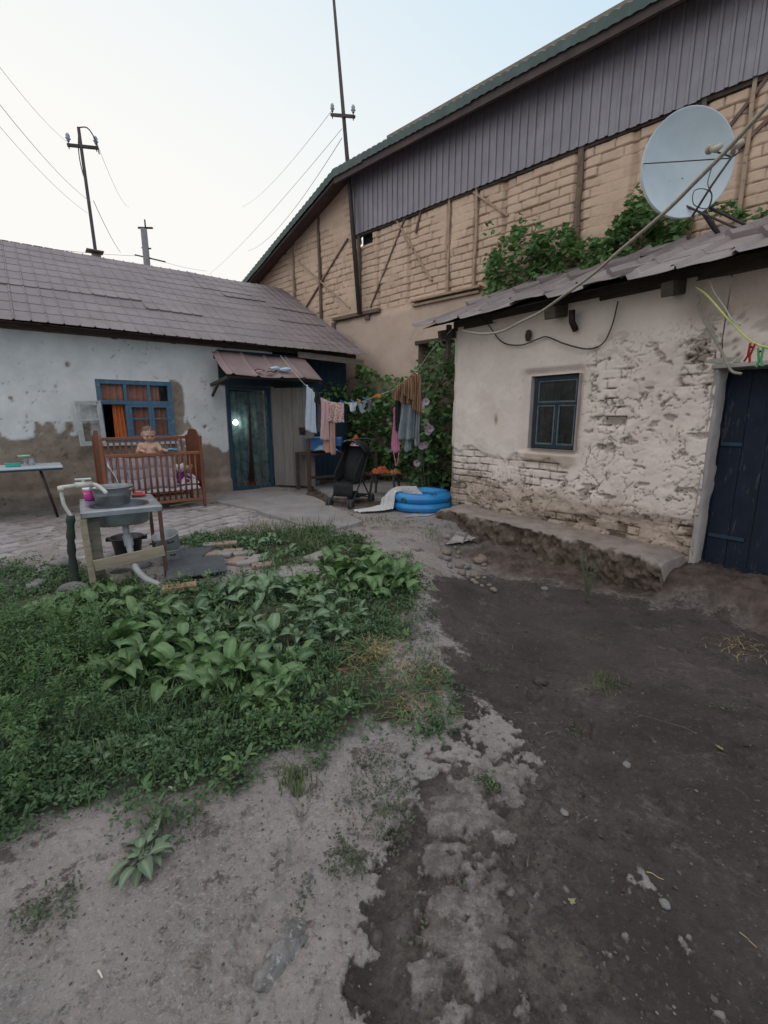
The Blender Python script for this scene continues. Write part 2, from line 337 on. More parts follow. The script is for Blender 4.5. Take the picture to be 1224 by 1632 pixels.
c_conc = N.mix(N.ramp(N.noise(11, 8, .8), .54, .66, 0, .6), c_conc, (.17, .148, .136)); c_conc = N.mix(N.ramp(N.noise(2.6, 9, .8), .53, .60, 0, .7), c_conc, (.165, .135, .115)); c_conc = N.mix(N.ramp(N.noise(8, 9, .8), .57, .62, 0, .6), c_conc, (.34, .325, .32)); c_conc = N.mix(N.ramp(N.noise(.9, 5, .6), .52, .60, 0, .55), c_conc, (.215, .205, .205)); c_conc = N.mix(N.ramp(N.noise(45, 6, .75), .53, .64, 0, .65), c_conc, (.115, .10, .094)); c_conc = N.mix(N.ramp(N.noise(95, 4, .7), .56, .62, 0, .7), c_conc, (.40, .37, .355))
c_conc = N.mix(N.math('MULTIPLY', pb, .8), c_conc, N.mix(pid, (.10, .095, .095), (.33, .31, .30)))
c_conc = N.mix(N.ramp(N.noise(5.2, 10, .78), .565, .60, 0, .85), c_conc, (.085, .07, .062)); c_conc = N.mix(N.ramp(N.noise(16, 8, .75), .60, .64, 0, .8), c_conc, (.10, .085, .075)); c_conc = N.mix(N.ramp(N.noise(24, 6, .7), .60, .66, 0, .6), c_conc, (.36, .335, .33))       # soil stains
c_dirt = N.mix(N.ramp(N.noise(1.6, 7, .65), .38, .62), (.046, .036, .033), (.080, .064, .058))
c_dirt = N.mix(N.ramp(N.noise(7, 8, .75), .52, .60, 0, .7), c_dirt, (.038, .029, .026)); c_dirt = N.mix(N.ramp(N.noise(3.1, 9, .78), .565, .62, 0, .6), c_dirt, (.15, .125, .108)); c_dirt = N.mix(N.ramp(N.noise(30, 6, .75), .55, .7, 0, .7), c_dirt, (.16, .135, .12))  # random soil mottling, also standing in for weak shading among the clods
c_dirt = N.mix(N.ramp(N.noise(110, 3, .6), .68, .74, 0, .5), c_dirt, (.22, .19, .17))
c_dirt = N.mix(N.math('MULTIPLY', N.attr('mot'), N.ramp(N.noise(13, 10, .8), .44, .58, 0, .75)), c_dirt, (.165, .138, .118)); c_dirt = N.mix(N.ramp(N.noise(48, 6, .8), .50, .60, 0, .5), c_dirt, (.035, .027, .024)); c_conc = N.mix(N.math('MULTIPLY', N.attr('mot'), N.ramp(N.noise(15, 9, .8), .40, .56, .15, .9)), c_conc, (.12, .10, .088))
c_soil = N.mix(N.ramp(N.noise(5, 7, .7), .4, .62), (.125, .092, .077), (.055, .040, .033))
c_veg = N.mix(N.ramp(N.noise(8, 6, .7), .4, .6), (.045, .05, .028), (.08, .075, .05))
c = N.mix(so, c_conc, c_soil); c = N.mix(v, c, c_veg); c = N.mix(d, c, c_dirt)
wet = N.ramp(N.noise(.9, 5, .6), .45, .62)
rgh = N.mix(d, (.85,) * 3, N.mix(wet, (.92,) * 3, (.52,) * 3))
hb = N.math('ADD', N.noise(70, 8, .75), N.math('MULTIPLY', N.noise(18, 6, .7), 1.5))
N.bump(hb, .9, .016); soilmat = N.fin(c, rgh, 0, .35)
g = npmesh('ground', np.stack([gx, gy, gzv], -1).reshape(-1, 3), gridfaces(len(th), len(rr), True), soilmat, None, True,
           dict(mot=mot_, dirt=d_, veg=v_, soil=s_, peb=pebm, pid=idv)); tag(g, kind='structure')

# paving of worn hexagonal-ish pavers in front of the house (house frame)
def paving(name, s0, s1, y0, y1, step=.022):
    xs = np.arange(s0, s1, step); ys = np.arange(y0, y1, step); X, Y = np.meshgrid(xs, ys, indexing='ij')
    wx = X * HS.e[0] + (HS.D + Y) * HS.n[0]; wy = X * HS.e[1] + (HS.D + Y) * HS.n[1]
    A = R(28); u = X * math.cos(A) + Y * math.sin(A); q = -X * math.sin(A) + Y * math.cos(A)
    ex, ez, rid = bricks(u, q, .30, .17, 3, .035)
    e = np.minimum(ex, ez) + (fbm(X, Y, 9, 4, 2) - .5) * .03
    j = sst(.002, .022, e); n = fbm(X, Y, 2.5, 5, 1) - .5
    edge = np.minimum.reduce([X - s0, s1 - X, Y - y0, y1 - Y])
    gpoly = [ground(*p)[:2] for p in [(-60, 845), (60, 826), (130, 818), (240, 812), (330, 805), (400, 812), (425, 830), (415, 850), (330, 852), (285, 862), (220, 880), (100, 900), (0, 902), (-120, 915)]]
    m = sdpoly(wx, wy, gpoly) + (fbm(X, Y, 3, 4, 4) - .5) * .35
    mud = sst(.55, .72, fbm(X, Y, 1.4, 4, 6))
    z = np.where(True, .018 + (rid - .5) * .018 + n * .03 - (1 - j) * .022, 0) - sst(.06, -.1, m) * .09 - mud * .02
    z = z + ground_z(wx, wy) * .3
    return X, Y, z, j, rid, mud
X, Y, z, j, rid, mud = paving('paving', -3.0, 4.6, -5.2, -.02)
N = NB('pavers'); jj, ri, mu = N.attr('joint'), N.attr('rid'), N.attr('mud')
c = N.mix(ri, (.36, .325, .33), (.265, .235, .24)); c = N.mix(N.ramp(N.noise(3, 7, .7), .45, .7, 0, .7), c, (.17, .14, .125))
c = N.mix(jj, (.07, .055, .05), c); c = N.mix(N.math('MULTIPLY', mu, .7), c, (.15, .12, .10)); N.bump(N.noise(60, 6, .7), .5, .006); pavemat = N.fin(c, .85)
pv = npmesh('paving', np.stack([X, Y, z], -1).reshape(-1, 3), gridfaces(*X.shape), pavemat, None, True, dict(joint=j, rid=rid, mud=mud))
pv.location = HS.loc; pv.rotation_euler = (0, 0, HS.a); tag(pv, kind='structure')

# smooth concrete slabs
concmat = mat('slab_concrete', (.27, .255, .255), (.205, .185, .18), 2.5, .85, bump=.4, bs=50, spot=(.12, .10, .09), spotlvl=.66)
def slab(name, pts, z0, z1, m=concmat, label=None, cat=None, kind='structure', jag=.02, group=None):
    P = [ground(*p)[:2] if abs(p[0]) > 20 else p for p in pts]; out = []
    for i in range(len(P)):
        a = np.array(P[i]); b = np.array(P[(i + 1) % len(P)]); k = max(2, int(np.linalg.norm(b - a) / .07))
        for t in range(k): out.append(a + (b - a) * t / k + (RNG.rand(2) - .5) * jag)
    cx, cy = np.mean(out, 0); mb = MB(); n = len(out)
    loc = (cx, cy, 0)
    V = [(p[0] - cx, p[1] - cy, z1 + (RNG.rand() - .5) * .004) for p in out] + [((p[0] - cx) * 1.01, (p[1] - cy) * 1.01, z0) for p in out]
    Fs = [tuple(range(n))] + [(i, n + i, n + (i + 1) % n, (i + 1) % n) for i in range(n)]
    mb.add(V, Fs); o = mb.build(name, m); o.location = loc
    me = o.data
    import bmesh
    bm = bmesh.new(); bm.from_mesh(me); bmesh.ops.recalc_face_normals(bm, faces=bm.faces[:]); bm.to_mesh(me); bm.free()
    return tag(o, label, cat, group, kind)
slab('doorstep_slab', [(345, 803), (372, 790), (450, 786), (500, 795), (578, 836), (528, 850), (470, 838), (405, 816)], -.05, .045)
slab('porch_floor_slab', [(500, 778), (560, 768), (700, 768), (700, 780), (610, 800), (520, 792)], -.05, .05)

# ================================================================ HOUSE (left)
house = thing('farmhouse', 'long low whitewashed mud-brick house with grey tiled metal roof and peeling walls on the left', 'house', HS.loc, HS.a)
def wallmat(name, paint, paint2, clay, clay2, gap=(.05, .038, .03)):
    N = NB(name); b = N.attr('bare'); g_ = N.attr('gap')
    p = N.mix(N.ramp(N.noise(1.6, 7, .65), .35, .65), paint, paint2); p = N.mix(N.ramp(N.noise(11, 7, .75), .60, .68, 0, .5), p, tuple(x * .62 for x in paint2))
    k = N.mix(N.ramp(N.noise(3.2, 7, .7), .38, .64), clay, clay2); k = N.mix(N.ramp(N.noise(14, 6, .7), .58, .7, 0, .6), k, tuple(x * .55 for x in clay2))
    c = N.mix(b, p, k); c = N.mix(g_, c, gap)
    N.bump(N.math('ADD', N.noise(22, 8, .72), N.noise(90, 4, .7)), .5, .008); return N.fin(c, .92, 0, .15)
housewall = wallmat('peeling_whitewash', (.70, .68, .675), (.55, .53, .52), (.30, .235, .19), (.19, .145, .115))
def wallgrid(name, x0, x1, z0, z1, step, fn, holes, m, parent, thick_y=None):
    xs = np.linspace(x0, x1, int((x1 - x0) / step)); zs = np.linspace(z0, z1, int((z1 - z0) / step))
    for (a, b, c, d) in holes:   # snap columns/rows to hole edges
        for q in (a, b): xs[np.argmin(abs(xs - q))] = q
        for q in (c, d): zs[np.argmin(abs(zs - q))] = q
    X, Z = np.meshgrid(xs, zs, indexing='ij'); y, at = fn(X, Z); Fc = gridfaces(*X.shape)
    cx = (X.reshape(-1)[Fc]).mean(1); cz = (Z.reshape(-1)[Fc]).mean(1); keep = np.ones(len(Fc), bool)
    for (a, b, c, d) in holes: keep &= ~((cx > a) & (cx < b) & (cz > c) & (cz < d))
    return npmesh(name, np.stack([X, y, Z], -1).reshape(-1, 3), Fc[keep], m, parent, True, at)
WIN = (.97, 2.15, 1.02, 2.07); DOOR = (3.12, 4.02, 0, 2.05)
def hw(X, Z):
    n1 = fbm(X, Z, .9, 5, 1) - .5; n2 = fbm(X, Z, 4, 5, 2) - .5; n3 = fbm(X, Z, 16, 4, 3) - .5
    lvl = 1.16 + n1 * .55 + n2 * .50 + n3 * .10 + np.where(X > 2.2, -.12, 0) - .25 * np.exp(-((X - 2.95) / .2) ** 2)
    bare = np.clip(sst(.02, -.02, Z - lvl) - .8 * sst(.60, .66, fbm(X, Z, 3.6, 5, 2)) * sst(.35, .1, lvl - Z), 0, 1)
    win = sst(-.01, .02, .17 - np.hypot(np.maximum(0, np.abs(X - 2.2) - .02) * 1.3, np.maximum(0, np.abs(Z - 1.62) - .32)) + n2 * .10)
    pt = sst(.0, .03, fbm(X, Z, 3.3, 5, 5) - .735 - .08 * sst(1.2, 2.4, Z)) + sst(.05, .02, np.hypot(X - .62, (Z - 2.28) * .8) + n2 * .02)
    bare = np.clip(np.maximum.reduce([bare, win * (X > 2.13), pt]), 0, 1)
    f1, f2, _ = worley(X + n2 * .2, Z + n3 * .1, 2.2, 3); crack = sst(.02, .0, (f2 - f1)) * sst(.5, .62, fbm(X, Z, 1.7, 3, 6))
    step = sst(.30 + n2 * .08, .20 + n2 * .08, Z) * .10
    y = -(n1 * .05 + n2 * .018 + n3 * .005) + bare * .014 - bare * n2 * .03 + crack * .012 - step
    reg = np.minimum(1, sst(0, .1, np.maximum(np.maximum(WIN[0] - X, X - WIN[1]), np.maximum(WIN[2] - Z, Z - WIN[3]))))
    return y * np.clip(reg + .25, 0, 1), dict(bare=bare, gap=crack * .6)
wallgrid('wall', -4.5, 4.12, -.1, 2.86, .025, hw, [WIN, DOOR], housewall, house)
mb = MB()   # reveals and the other three sides, one shell part
def reveal(mb, W, y1, y0=-.02):
    a, b, c, d = W
    mb.add([(a, y0, c), (a, y1, c), (a, y1, d), (a, y0, d)], [(0, 1, 2, 3)]); mb.add([(b, y0, c), (b, y1, c), (b, y1, d), (b, y0, d)], [(3, 2, 1, 0)])
    mb.add([(a, y0, d), (a, y1, d), (b, y1, d), (b, y0, d)], [(0, 1, 2, 3)]); mb.add([(a, y0, c), (b, y0, c), (b, y1, c), (a, y1, c)], [(0, 1, 2, 3)])
reveal(mb, WIN, .32); reveal(mb, DOOR, .32)
plaster = mat('lime_plaster', (.50, .49, .48), (.40, .38, .36), 3, .9, bump=.4, bs=30)
mb.build('wall_reveal', plaster, house)
mb = MB(); mb.box((-4.5, 7.2, 0), (6.1, 7.4, 2.8)); mb.box((-4.5, .33, 0), (-4.3, 7.19, 2.8)); mb.box((5.95, .85, 0), (6.1, 7.19, 2.8)); mb.box((2.6, .5, 0), (2.7, 4, 2.7)); mb.box((4.05, .33, 0), (4.12, 3, 2.7))
mb.add([(6.02, .85, 2.8), (6.02, 7.4, 2.8), (6.02, 4.0, 4.9)], [(0, 1, 2)])
mb.build('wall_rear', mat('plain_clay', (.24, .19, .15)), house)
mb = MB(); mb.box((-4.4, .34, .0), (5.95, 7.2, .03)); mb.build('floor', mat('red_floor', (.22, .07, .05)), house)
mb = MB(); mb.box((-4.4, .34, 2.6), (5.95, 7.2, 2.64)); mb.build('ceiling', mat('dark_ceiling', (.1, .09, .08)), house)
# tile-effect metal roof
N = NB('mauve_tile_sheet'); c = N.mix(N.ramp(N.noise(1.1, 7, .7), .35, .65), (.25, .205, .21), (.18, .145, .15)); c = N.mix(N.ramp(N.attr('tid'), 0, 1, 0, .30), c, (.12, .10, .105)); c = N.mix(N.ramp(N.noise(5, 8, .75), .56, .66, 0, .5), c, (.16, .115, .09)); c = N.mix(N.ramp(N.noise(13, 6, .7), .62, .68, 0, .5), c, (.32, .28, .27)); N.bump(N.noise(60), .12, .004); roofmat = N.fin(c, .6, .1, .35)
def tile_roof(name, x0, x1, yE, zE, yR, zR, rib, row, m, parent, ribh=.028, thick=.0, wob=.012, stagger=True, step=.016):
    nx = int((x1 - x0) / rib * 9) + 1; L = math.hypot(yR - yE, zR - zE); nr = int(round(L / row)); cx = []; 
    px = [0, .05, .09, .13, .17, .30, .55, .80, 1.0 - 1e-4]; ph = [0, .8, 1, .8, 0, .02, -.02, .02, 0]
    xs = np.array([x0 + (i + p) * rib for i in range(int((x1 - x0) / rib)) for p in px]); hs = np.tile(ph, int((x1 - x0) / rib)) * ribh
    ts = []; hz = []
    for r_ in range(nr):
        for f, h in ((0.0, 1.), (.5, .5), (1 - 2e-3, 0.)): ts.append((r_ + f) / nr); hz.append(h * step)
    ts = np.array(ts); hz = np.array(hz); T, X = np.meshgrid(ts, xs, indexing='ij'); ny, nz = -(zR - zE) / L, (yR - yE) / L
    X = X + (T * 0)
    sheet = np.floor(X / (rib * 6)); w_ = (fbm(X, T * L, .8, 4, 4) - .5) * wob * 3 + (_T[2][sheet.astype(int) & 255, (T * nr / 4).astype(int) & 255] - .5) * wob
    lf_ = _T[6][(X / rib / 5).astype(int) & 255, (T * nr).astype(int) & 255]; hh = hs[None, :] + hz[:, None] * (1 + 3.2 * (lf_ > .90)) + w_
    Yv = yE + (yR - yE) * T + ny * hh; Zv = zE + (zR - zE) * T + nz * hh
    tid = _T[3][(X / rib / 4).astype(int) & 255, (T * nr).astype(int) & 255]
    o = npmesh(name, np.stack([X, Yv, Zv], -1).reshape(-1, 3), gridfaces(*X.shape)[:, ::-1], m, parent, False, dict(tid=tid))
    mo = o.modifiers.new('Solidify', 'SOLIDIFY'); mo.thickness = .004; mo.offset = -1; return o
tile_roof('roof', -5.0, 6.22, -.42, 2.80, 3.72, 4.99, .20, .44, roofmat, house, ribh=.017, step=.007, wob=.016)
tile_roof('roof', -5.0, 6.22, 7.75, 2.80, 3.74, 4.99, .19, .58, roofmat, house, ribh=.024, step=.008)
wood_d = mat('weathered_dark_wood', (.085, .065, .052), (.045, .035, .028), 5, .85, bump=.5, bs=30, stretch=(1, 1, 6))
wood_g = mat('weathered_grey_wood', (.20, .17, .14), (.12, .098, .08), 5, .85, bump=.5, bs=30, stretch=(1, 6, 6), spot=(.07, .055, .045))
mb = MB(); 
for i in range(12):
    x = -4.2 + i * .92 
    if x < 5.9: mb.beam((x, -.06, 2.76 + RNG.rand() * .02), (x, 1.2, 3.4), .08, .09)
mb.box((-4.6, -.10, 2.745), (6.1, .05, 2.83)); mb.build('rafter', wood_d, house)
mb = MB(); mb.beam((4.55, -.30, 2.70), (6.15, -.32, 2.64), .03, .12); mb.build('fascia_board', wood_g, house, bevel=.004)
mb = MB(); mb.add([(6.1, .0, 2.72), (6.1, 7.4, 2.72), (6.1, 3.73, 4.86)], [(0, 1, 2)]); mb.build('gable', wood_d, house, solid=.02)
# window
bluepaint = mat('flaking_blue_paint', (.060, .145, .225), (.045, .105, .165), 5, .6, bump=.3, bs=40, spot=(.20, .21, .22), spotlvl=.58)
win = MB(); a, b, c, d = WIN
def frame_boxes(mb, a, b, c, d, w, y0, y1):
    mb.box((a, y0, c), (a + w, y1, d)); mb.box((b - w, y0, c), (b, y1, d)); mb.box((a + w, y0, d - w), (b - w, y1, d)); mb.box((a + w, y0, c), (b - w, y1, c + w))
frame_boxes(win, a, b, c, d, .07, -.01, .07); zt = 1.70; m1 = a + .43; m2 = a + .80
win.box((a + .07, -.005, zt - .035), (b - .07, .06, zt + .03)); 
for q in (m1, m2): win.box((q - .025, -.003, zt + .03), (q + .025, .058, d - .07))
win.box((m1 - .025, -.003, c + .07), (m1 + .025, .06, zt - .035)); 
winf = win.build('window', bluepaint, house, bevel=.004)
cas = MB(); frame_boxes(cas, m1 + .026, m2 + .01, c + .071, zt - .036, .045, -.004, .04); cas.box((m1 + .071, .0, 1.41), (m2 - .035, .03, 1.435)); cas.build('casement', bluepaint, winf, bevel=.003)
cas = MB(); frame_boxes(cas, m2 + .011, b - .071, c + .071, zt - .036, .045, -.006, .042); cas.box((m2 + .056, .0, 1.41), (b - .116, .03, 1.435)); cas.build('casement', bluepaint, winf, bevel=.003)
wg = glassmat('window_glass', (.05, .05, .055), .22, .08, (.22, .2, .19))
mb = MB(); mb.add([(a + .07, .03, zt + .03), (b - .07, .03, zt + .03), (b - .07, .03, d - .07), (a + .07, .03, d - .07)], [(0, 1, 2, 3)])
mb.add([(m1 + .05, .02, c + .1), (b - .1, .02, c + .1), (b - .1, .02, zt - .06), (m1 + .05, .02, zt - .06)], [(0, 1, 2, 3)]); mb.build('pane', wg, winf)
curt = mat('orange_curtain', (.80, .25, .09), (.70, .20, .07), 4, .85, bump=.2, trans=.3)
curt2 = mat('brown_curtain', (.48, .20, .12), (.38, .15, .09), 4, .85, bump=.2, trans=.3)
mb = MB(); mb.grid(lambda u, v: (a + .22 + u * .16 * (1 + .25 * (1 - v)) , .11 + .022 * math.sin(u * 19) + .01 * math.sin(v * 6), .95 + v * .78), 40, 8); mb.build('curtain', curt, winf, solid=.003)
mb = MB(); mb.grid(lambda u, v: (a + .37 + u * .2, .13 + .022 * math.sin(u * 22), .95 + v * .80), 40, 8); mb.build('curtain', curt2, winf, solid=.003)
mb = MB(); mb.grid(lambda u, v: (a + .0 + u * .98, .085 + .018 * math.sin(u * 60), 1.66 + v * .42), 90, 4); mb.build('curtain', mat('rust_curtain', (.62, .24, .14), (.50, .19, .11), 5, .85, trans=.25), winf, solid=.003)
mb = MB(); mb.grid(lambda u, v: (a + .50 + u * .62, .10 + .018 * math.sin(u * 40), .9 + v * .8), 60, 4); mb.build('curtain', curt2, winf, solid=.003)
mb = MB(); mb.box((a - .02, -.06, c - .05), (b + .03, .30, c - .002)); mb.build('window_sill', mat('chipped_white_wood', (.52, .53, .53), (.38, .38, .37), 8, .7, bump=.4, spot=(.18, .14, .11), spotlvl=.6), winf, bevel=.004)
# the white casement swung open to the left
whitewood = MC['chipped_white_wood']
sash = MB(); hx = a + .06
W_, Hh = .42, .72
def sp(x, y, z): return (x, y, z)
frame_boxes(sash, 0, W_, 0, Hh, .07, -.02, .02); sash.box((.07, -.015, .40), (W_ - .07, .015, .43))
so = sash.build('open_casement', whitewood, winf, bevel=.004); so.location = (hx + .0, -.03, 1.0); so.rotation_euler = (R(0), R(2), R(203)); so['label'] = 'grey-white casement swung open against the wall'
mb = MB(); mb.add([(.07, 0, .07), (W_ - .07, 0, .07), (W_ - .07, 0, Hh - .07), (.07, 0, Hh - .07)], [(0, 1, 2, 3)]); mb.build('pane', wg, so)
# door opening: blue frame, net curtain in two strips, plank leaf swung out
navy = mat('dull_navy_paint', (.020, .050, .085), (.014, .034, .06), 6, .65, bump=.3, spot=(.07, .09, .10), spotlvl=.68)
dr = MB(); a, b, c, d = DOOR; dr.box((a, -.05, 0), (a + .07, .1, d)); dr.box((b - .07, -.05, 0), (b, .1, d)); dr.box((a + .07, -.05, d - .07), (b - .07, .1, d)); dr.box((a + .07, -.05, 0), (b - .07, .1, .05)); dfo = dr.build('door_frame', navy, house, bevel=.004)
N = NB('green_mosquito_net'); cn = N.mix(N.ramp(N.noise(6, 6, .7), .4, .65), (.07, .14, .145), (.17, .25, .255)); N.fin(cn, .8); tr_ = N.n('ShaderNodeBsdfTranslucent'); N.L(cn, tr_.inputs[0]); ms_ = N.n('ShaderNodeMixShader'); ms_.inputs[0].default_value = .5; N.L(N.b.outputs[0], ms_.inputs[1]); N.L(tr_.outputs[0], ms_.inputs[2]); tp_ = N.n('ShaderNodeBsdfTransparent'); m2_ = N.n('ShaderNodeMixShader'); N.L(N.ramp(N.noise(5, 5, .6), .35, .65, .55, .85), m2_.inputs[0]); N.L(tp_.outputs[0], m2_.inputs[1]); N.L(ms_.outputs[0], m2_.inputs[2]); N.L(m2_.outputs[0], N.t.nodes['Material Output'].inputs[0]); netm = N.m
mb = MB(); mb.grid(lambda u, v: (a + .08 + u * (.36 - .10 * (1 - v) ** 2 * 1.0 * (v < 1)), -.04 + .02 * math.sin(u * 14 + v * 2), .02 + v * 1.92), 24, 20); mb.build('net_curtain', netm, dfo)
mb = MB(); mb.grid(lambda u, v: (a + .45 + .05 * (1 - v) + u * (.38 - .02 * (1 - v)), -.035 + .02 * math.sin(u * 12 + v * 3 + 1), .02 + v * 1.92), 24, 20); mb.build('net_curtain', netm, dfo)
plank = mat('bare_plank_door', (.215, .195, .175), (.165, .145, .128), 3, .85, bump=.5, bs=25, stretch=(6, 6, .8), spot=(.09, .07, .06), spotlvl=.66)
lf = MB(); nW = .92
for i in range(4): lf.box((i * nW / 4 + .002, -.02, .0), ((i + 1) * nW / 4 - .002, .02, 1.98))
lfo = lf.build('door_leaf', plank, house, bevel=.004); lfo.location = (b + .01, -.08, .05); lfo.rotation_euler = (0, 0, R(-52))
mb = MB(); mb.box((.60, -.035, 1.05), (.74, -.022, 1.20)); mb.tube([(.66, -.03, 1.08), (.67, -.07, 1.10), (.71, -.07, 1.12), (.72, -.03, 1.13)], .008); mb.build('handle', mat('rusted_iron', (.05, .035, .03), (.03, .02, .018), 20, .7, .5), lfo)
# bulb glowing behind the net
N = NB('lit_bulb'); N.b.inputs['Emission Color'].default_value = (1, .95, .86, 1); N.b.inputs['Emission Strength'].default_value = 40; bulbm = N.fin((1, 1, 1), .5)
bl = thing('light_bulb', 'bare lit bulb glowing behind the net curtain of the doorway', 'light bulb', HS.w(3.32, .10, 1.35))
mb = MB(); mb.lathe([(.001, -.05), (.03, -.043), (.047, -.018), (.048, .006), (.034, .036), (.016, .05), (.012, .055)], n=16); mb.build('bulb', bulbm, bl); mb = MB(); mb.tube([(0, 0, .05), (0, 0, .62)], .004); mb.lathe([(.014, .045), (.014, .08), (.006, .085)], n=10); mb.build('flex', wood_d, bl)
# blue plank wall of the porch end
mb = MB(); x = 4.13
while x < 6.05:
    w_ = .14; mb.box((x, .30 + RNG.rand() * .006, 0), (min(x + w_ - .004, 6.1), .33, 2.80)); x += w_
mb.build('plank_wall', mat('blue_plank_paint', (.022, .048, .080), (.015, .034, .058), 3, .7, bump=.4, stretch=(4, 4, .7), spot=(.05, .08, .11), spotlvl=.62), house, bevel=.003)
mb = MB(); mb.box((4.74, -.10, 0), (4.80, -.04, 2.68)); mb.build('porch_post', bluepaint, house, bevel=.004)
# awning over the door: curved sheet
aw = mat('rusty_mauve_sheet', (.235, .165, .165), (.18, .125, .125), 2.5, .6, .1, bump=.2, bs=40, spot=(.16, .09, .075), spotlvl=.64)
def awf(u, v):      # u along, v from wall out
    x = 2.83 + u * 1.86 - v * .02; ph = (x / .45) % 1; rib = .028 * math.exp(-((ph - .5) / .06) ** 2)
    return (x, -.28 - v * .78, 2.62 - v * .44 - .05 * math.sin(v * PI) * (1 - u) + rib - .02 * v * v + .012 * math.sin(u * 9 + v))
mb = MB(); mb.grid(awf, 120, 10); awn = mb.build('awning', aw, house, solid=.004)
mb = MB(); mb.beam((2.86, -.02, 2.05), (2.86, -.95, 2.13), .05, .05); mb.beam((2.86, -.04, 1.85), (2.86, -.55, 2.12), .04, .04); mb.beam((2.85, -.94, 2.14), (4.68, -.94, 2.14), .03, .03); mb.beam((2.85, -.3, 2.53), (4.68, -.3, 2.53), .05, .06); mb.beam((4.66, -.02, 2.16), (4.66, -.98, 2.11), .04, .05); mb.build('bracket', wood_d, awn)
mb = MB(); mb.box((3.0, -.05, 2.06), (4.75, -.03, 2.7)); mb.build('lintel_board', mat('dark_teal_board', (.02, .04, .05)), house)
# chimney cowl on the ridge (left of the pole)
mb = MB(); mb.box((1.62, 3.9, 4.9), (1.80, 4.06, 5.08)); mb.box((1.52, 3.84, 5.14), (1.86, 4.12, 5.165)); mb.box((1.62, 3.95, 5.10), (1.65, 4.0, 5.16)); mb.box((1.76, 3.95, 5.08), (1.78, 4.0, 5.14)); mb.build('chimney', wood_g, house)
# ================================================================ BARN (behind)
barn = thing('barn', 'tall mud-brick barn with a dark ribbed metal upper band rising behind the hut', 'barn', BN.loc, BN.a)
adobe = wallmat('adobe_brick', (.62, .455, .34), (.53, .38, .28), (.53, .385, .285), (.43, .30, .22), (.16, .105, .075))
POSTS = [(-11.25, .06), (-10.1, .07), (-8.62, .09), (-8.0, .05), (-7.1, .05), (-6.05, .06), (-5.42, .06), (-4.85, .05), (-3.5, .11), (-2.7, .05), (-1.9, .07), (-1.35, .06)]
def barn_z(X): return np.where(X < -8.92, 7.0 + (X + 8.92) * .355, 7.0) - .1
def bw(X, T):
    zt = np.where(X > -8.72, 5.75, barn_z(X)); Z = 3.83 + T * (zt - 3.83)
    n1 = fbm(X, Z, .9, 4, 1) - .5; n2 = fbm(X, Z, 5, 5, 2) - .5; n3 = fbm(X, Z, 18, 4, 4) - .5
    ex, ez, rid = bricks(X, Z, .33, .142, 4, .018); e = np.minimum(ex, ez) + n2 * .012 + n3 * .006
    smear = sst(.54, .68, fbm(X, Z, 1.3, 4, 6) + np.where(X < -9, .06, 0)); j = sst(.014, .002, e) * (1 - smear * .85)
    post = np.zeros_like(X)
    for (px, w_) in POSTS: post = np.maximum(post, sst(w_ * .8 + .03, w_ * .4, np.abs(X - px + n2 * .05 + n1 * .12)))
    y = j * .028 + (rid - .5) * .026 * (1 - smear) - n1 * .05 - n2 * .014 - n3 * .008 + post * .03
    return y, Z, dict(bare=np.clip(post * .8 + (rid > .8) * .5, 0, 1), gap=np.clip(j * (.55 + .6 * (n2 + .2)) , 0, 1) * (ez < ex + .01) + j * .35 * (ez >= ex + .01) + post * .12)
xs = np.arange(-14.6, .6, .017); T = np.linspace(0, 1, 150); X, TT = np.meshgrid(xs, T, indexing='ij'); y, Z, at = bw(X, TT)
Fc = gridfaces(*X.shape); cx = X.reshape(-1)[Fc].mean(1); cz = Z.reshape(-1)[Fc].mean(1); keep = ~((cx > -8.60) & (cx < -8.18) & (cz > 5.32) & (cz < 5.58))
npmesh('brick_wall', np.stack([X, y, Z], -1).reshape(-1, 3), Fc[keep], adobe, barn, True, at)
BW = (-6.74, -5.75, 1.6, 3.0)
def bl_(X, Z):
    n1 = fbm(X, Z, .8, 5, 3) - .5; n2 = fbm(X, Z, 5, 5, 1) - .5
    ck = sst(.02, 0, abs(fbm(X, Z, 1.8, 5, 6) - .5)) * sst(.55, .7, fbm(X, Z, 1.1, 3, 2))
    top = sst(3.70, 3.84, Z + n2 * .12)
    return -n1 * .07 - n2 * .015 - .05 + top * .05, dict(bare=top * .6, gap=ck * .15)
wallgrid('plaster_wall', -14.6, .6, -.1, 3.86, .05, bl_, [BW], wallmat('smooth_mud_plaster', (.56, .42, .34), (.48, .355, .285), (.52, .39, .28), (.42, .31, .22)), barn)
mb = MB(); reveal(mb, BW, .35, -.06); mb.box((BW[0] - .02, .35, BW[2]), (BW[1], .37, BW[3])); mb.build('window_recess', mat('recess_clay', (.28, .22, .17)), barn)
mb = MB(); mb.box((BW[0] - .08, -.09, BW[3] - .03), (BW[1] + .1, .1, BW[3] + .05)); mb.build('lintel', wood_d, barn, bevel=.01)
mb = MB(); mb.box((-8.62, .12, 5.28), (-8.14, .14, 5.62)); mb.build('vent_dark_panel', mat('black_void', (.01, .01, .012)), barn)  # flat black panel, darkness of the vent opening put into its colour
rustwood = mat('rust_brown_timber', (.19, .125, .095), (.12, .08, .062), 5, .85, bump=.5, bs=25, stretch=(4, 4, .8))
tan_wood = mat('mud_smeared_timber', (.42, .31, .225), (.32, .23, .165), 4, .9, bump=.5, bs=25, spot=(.12, .08, .06), spotlvl=.6)
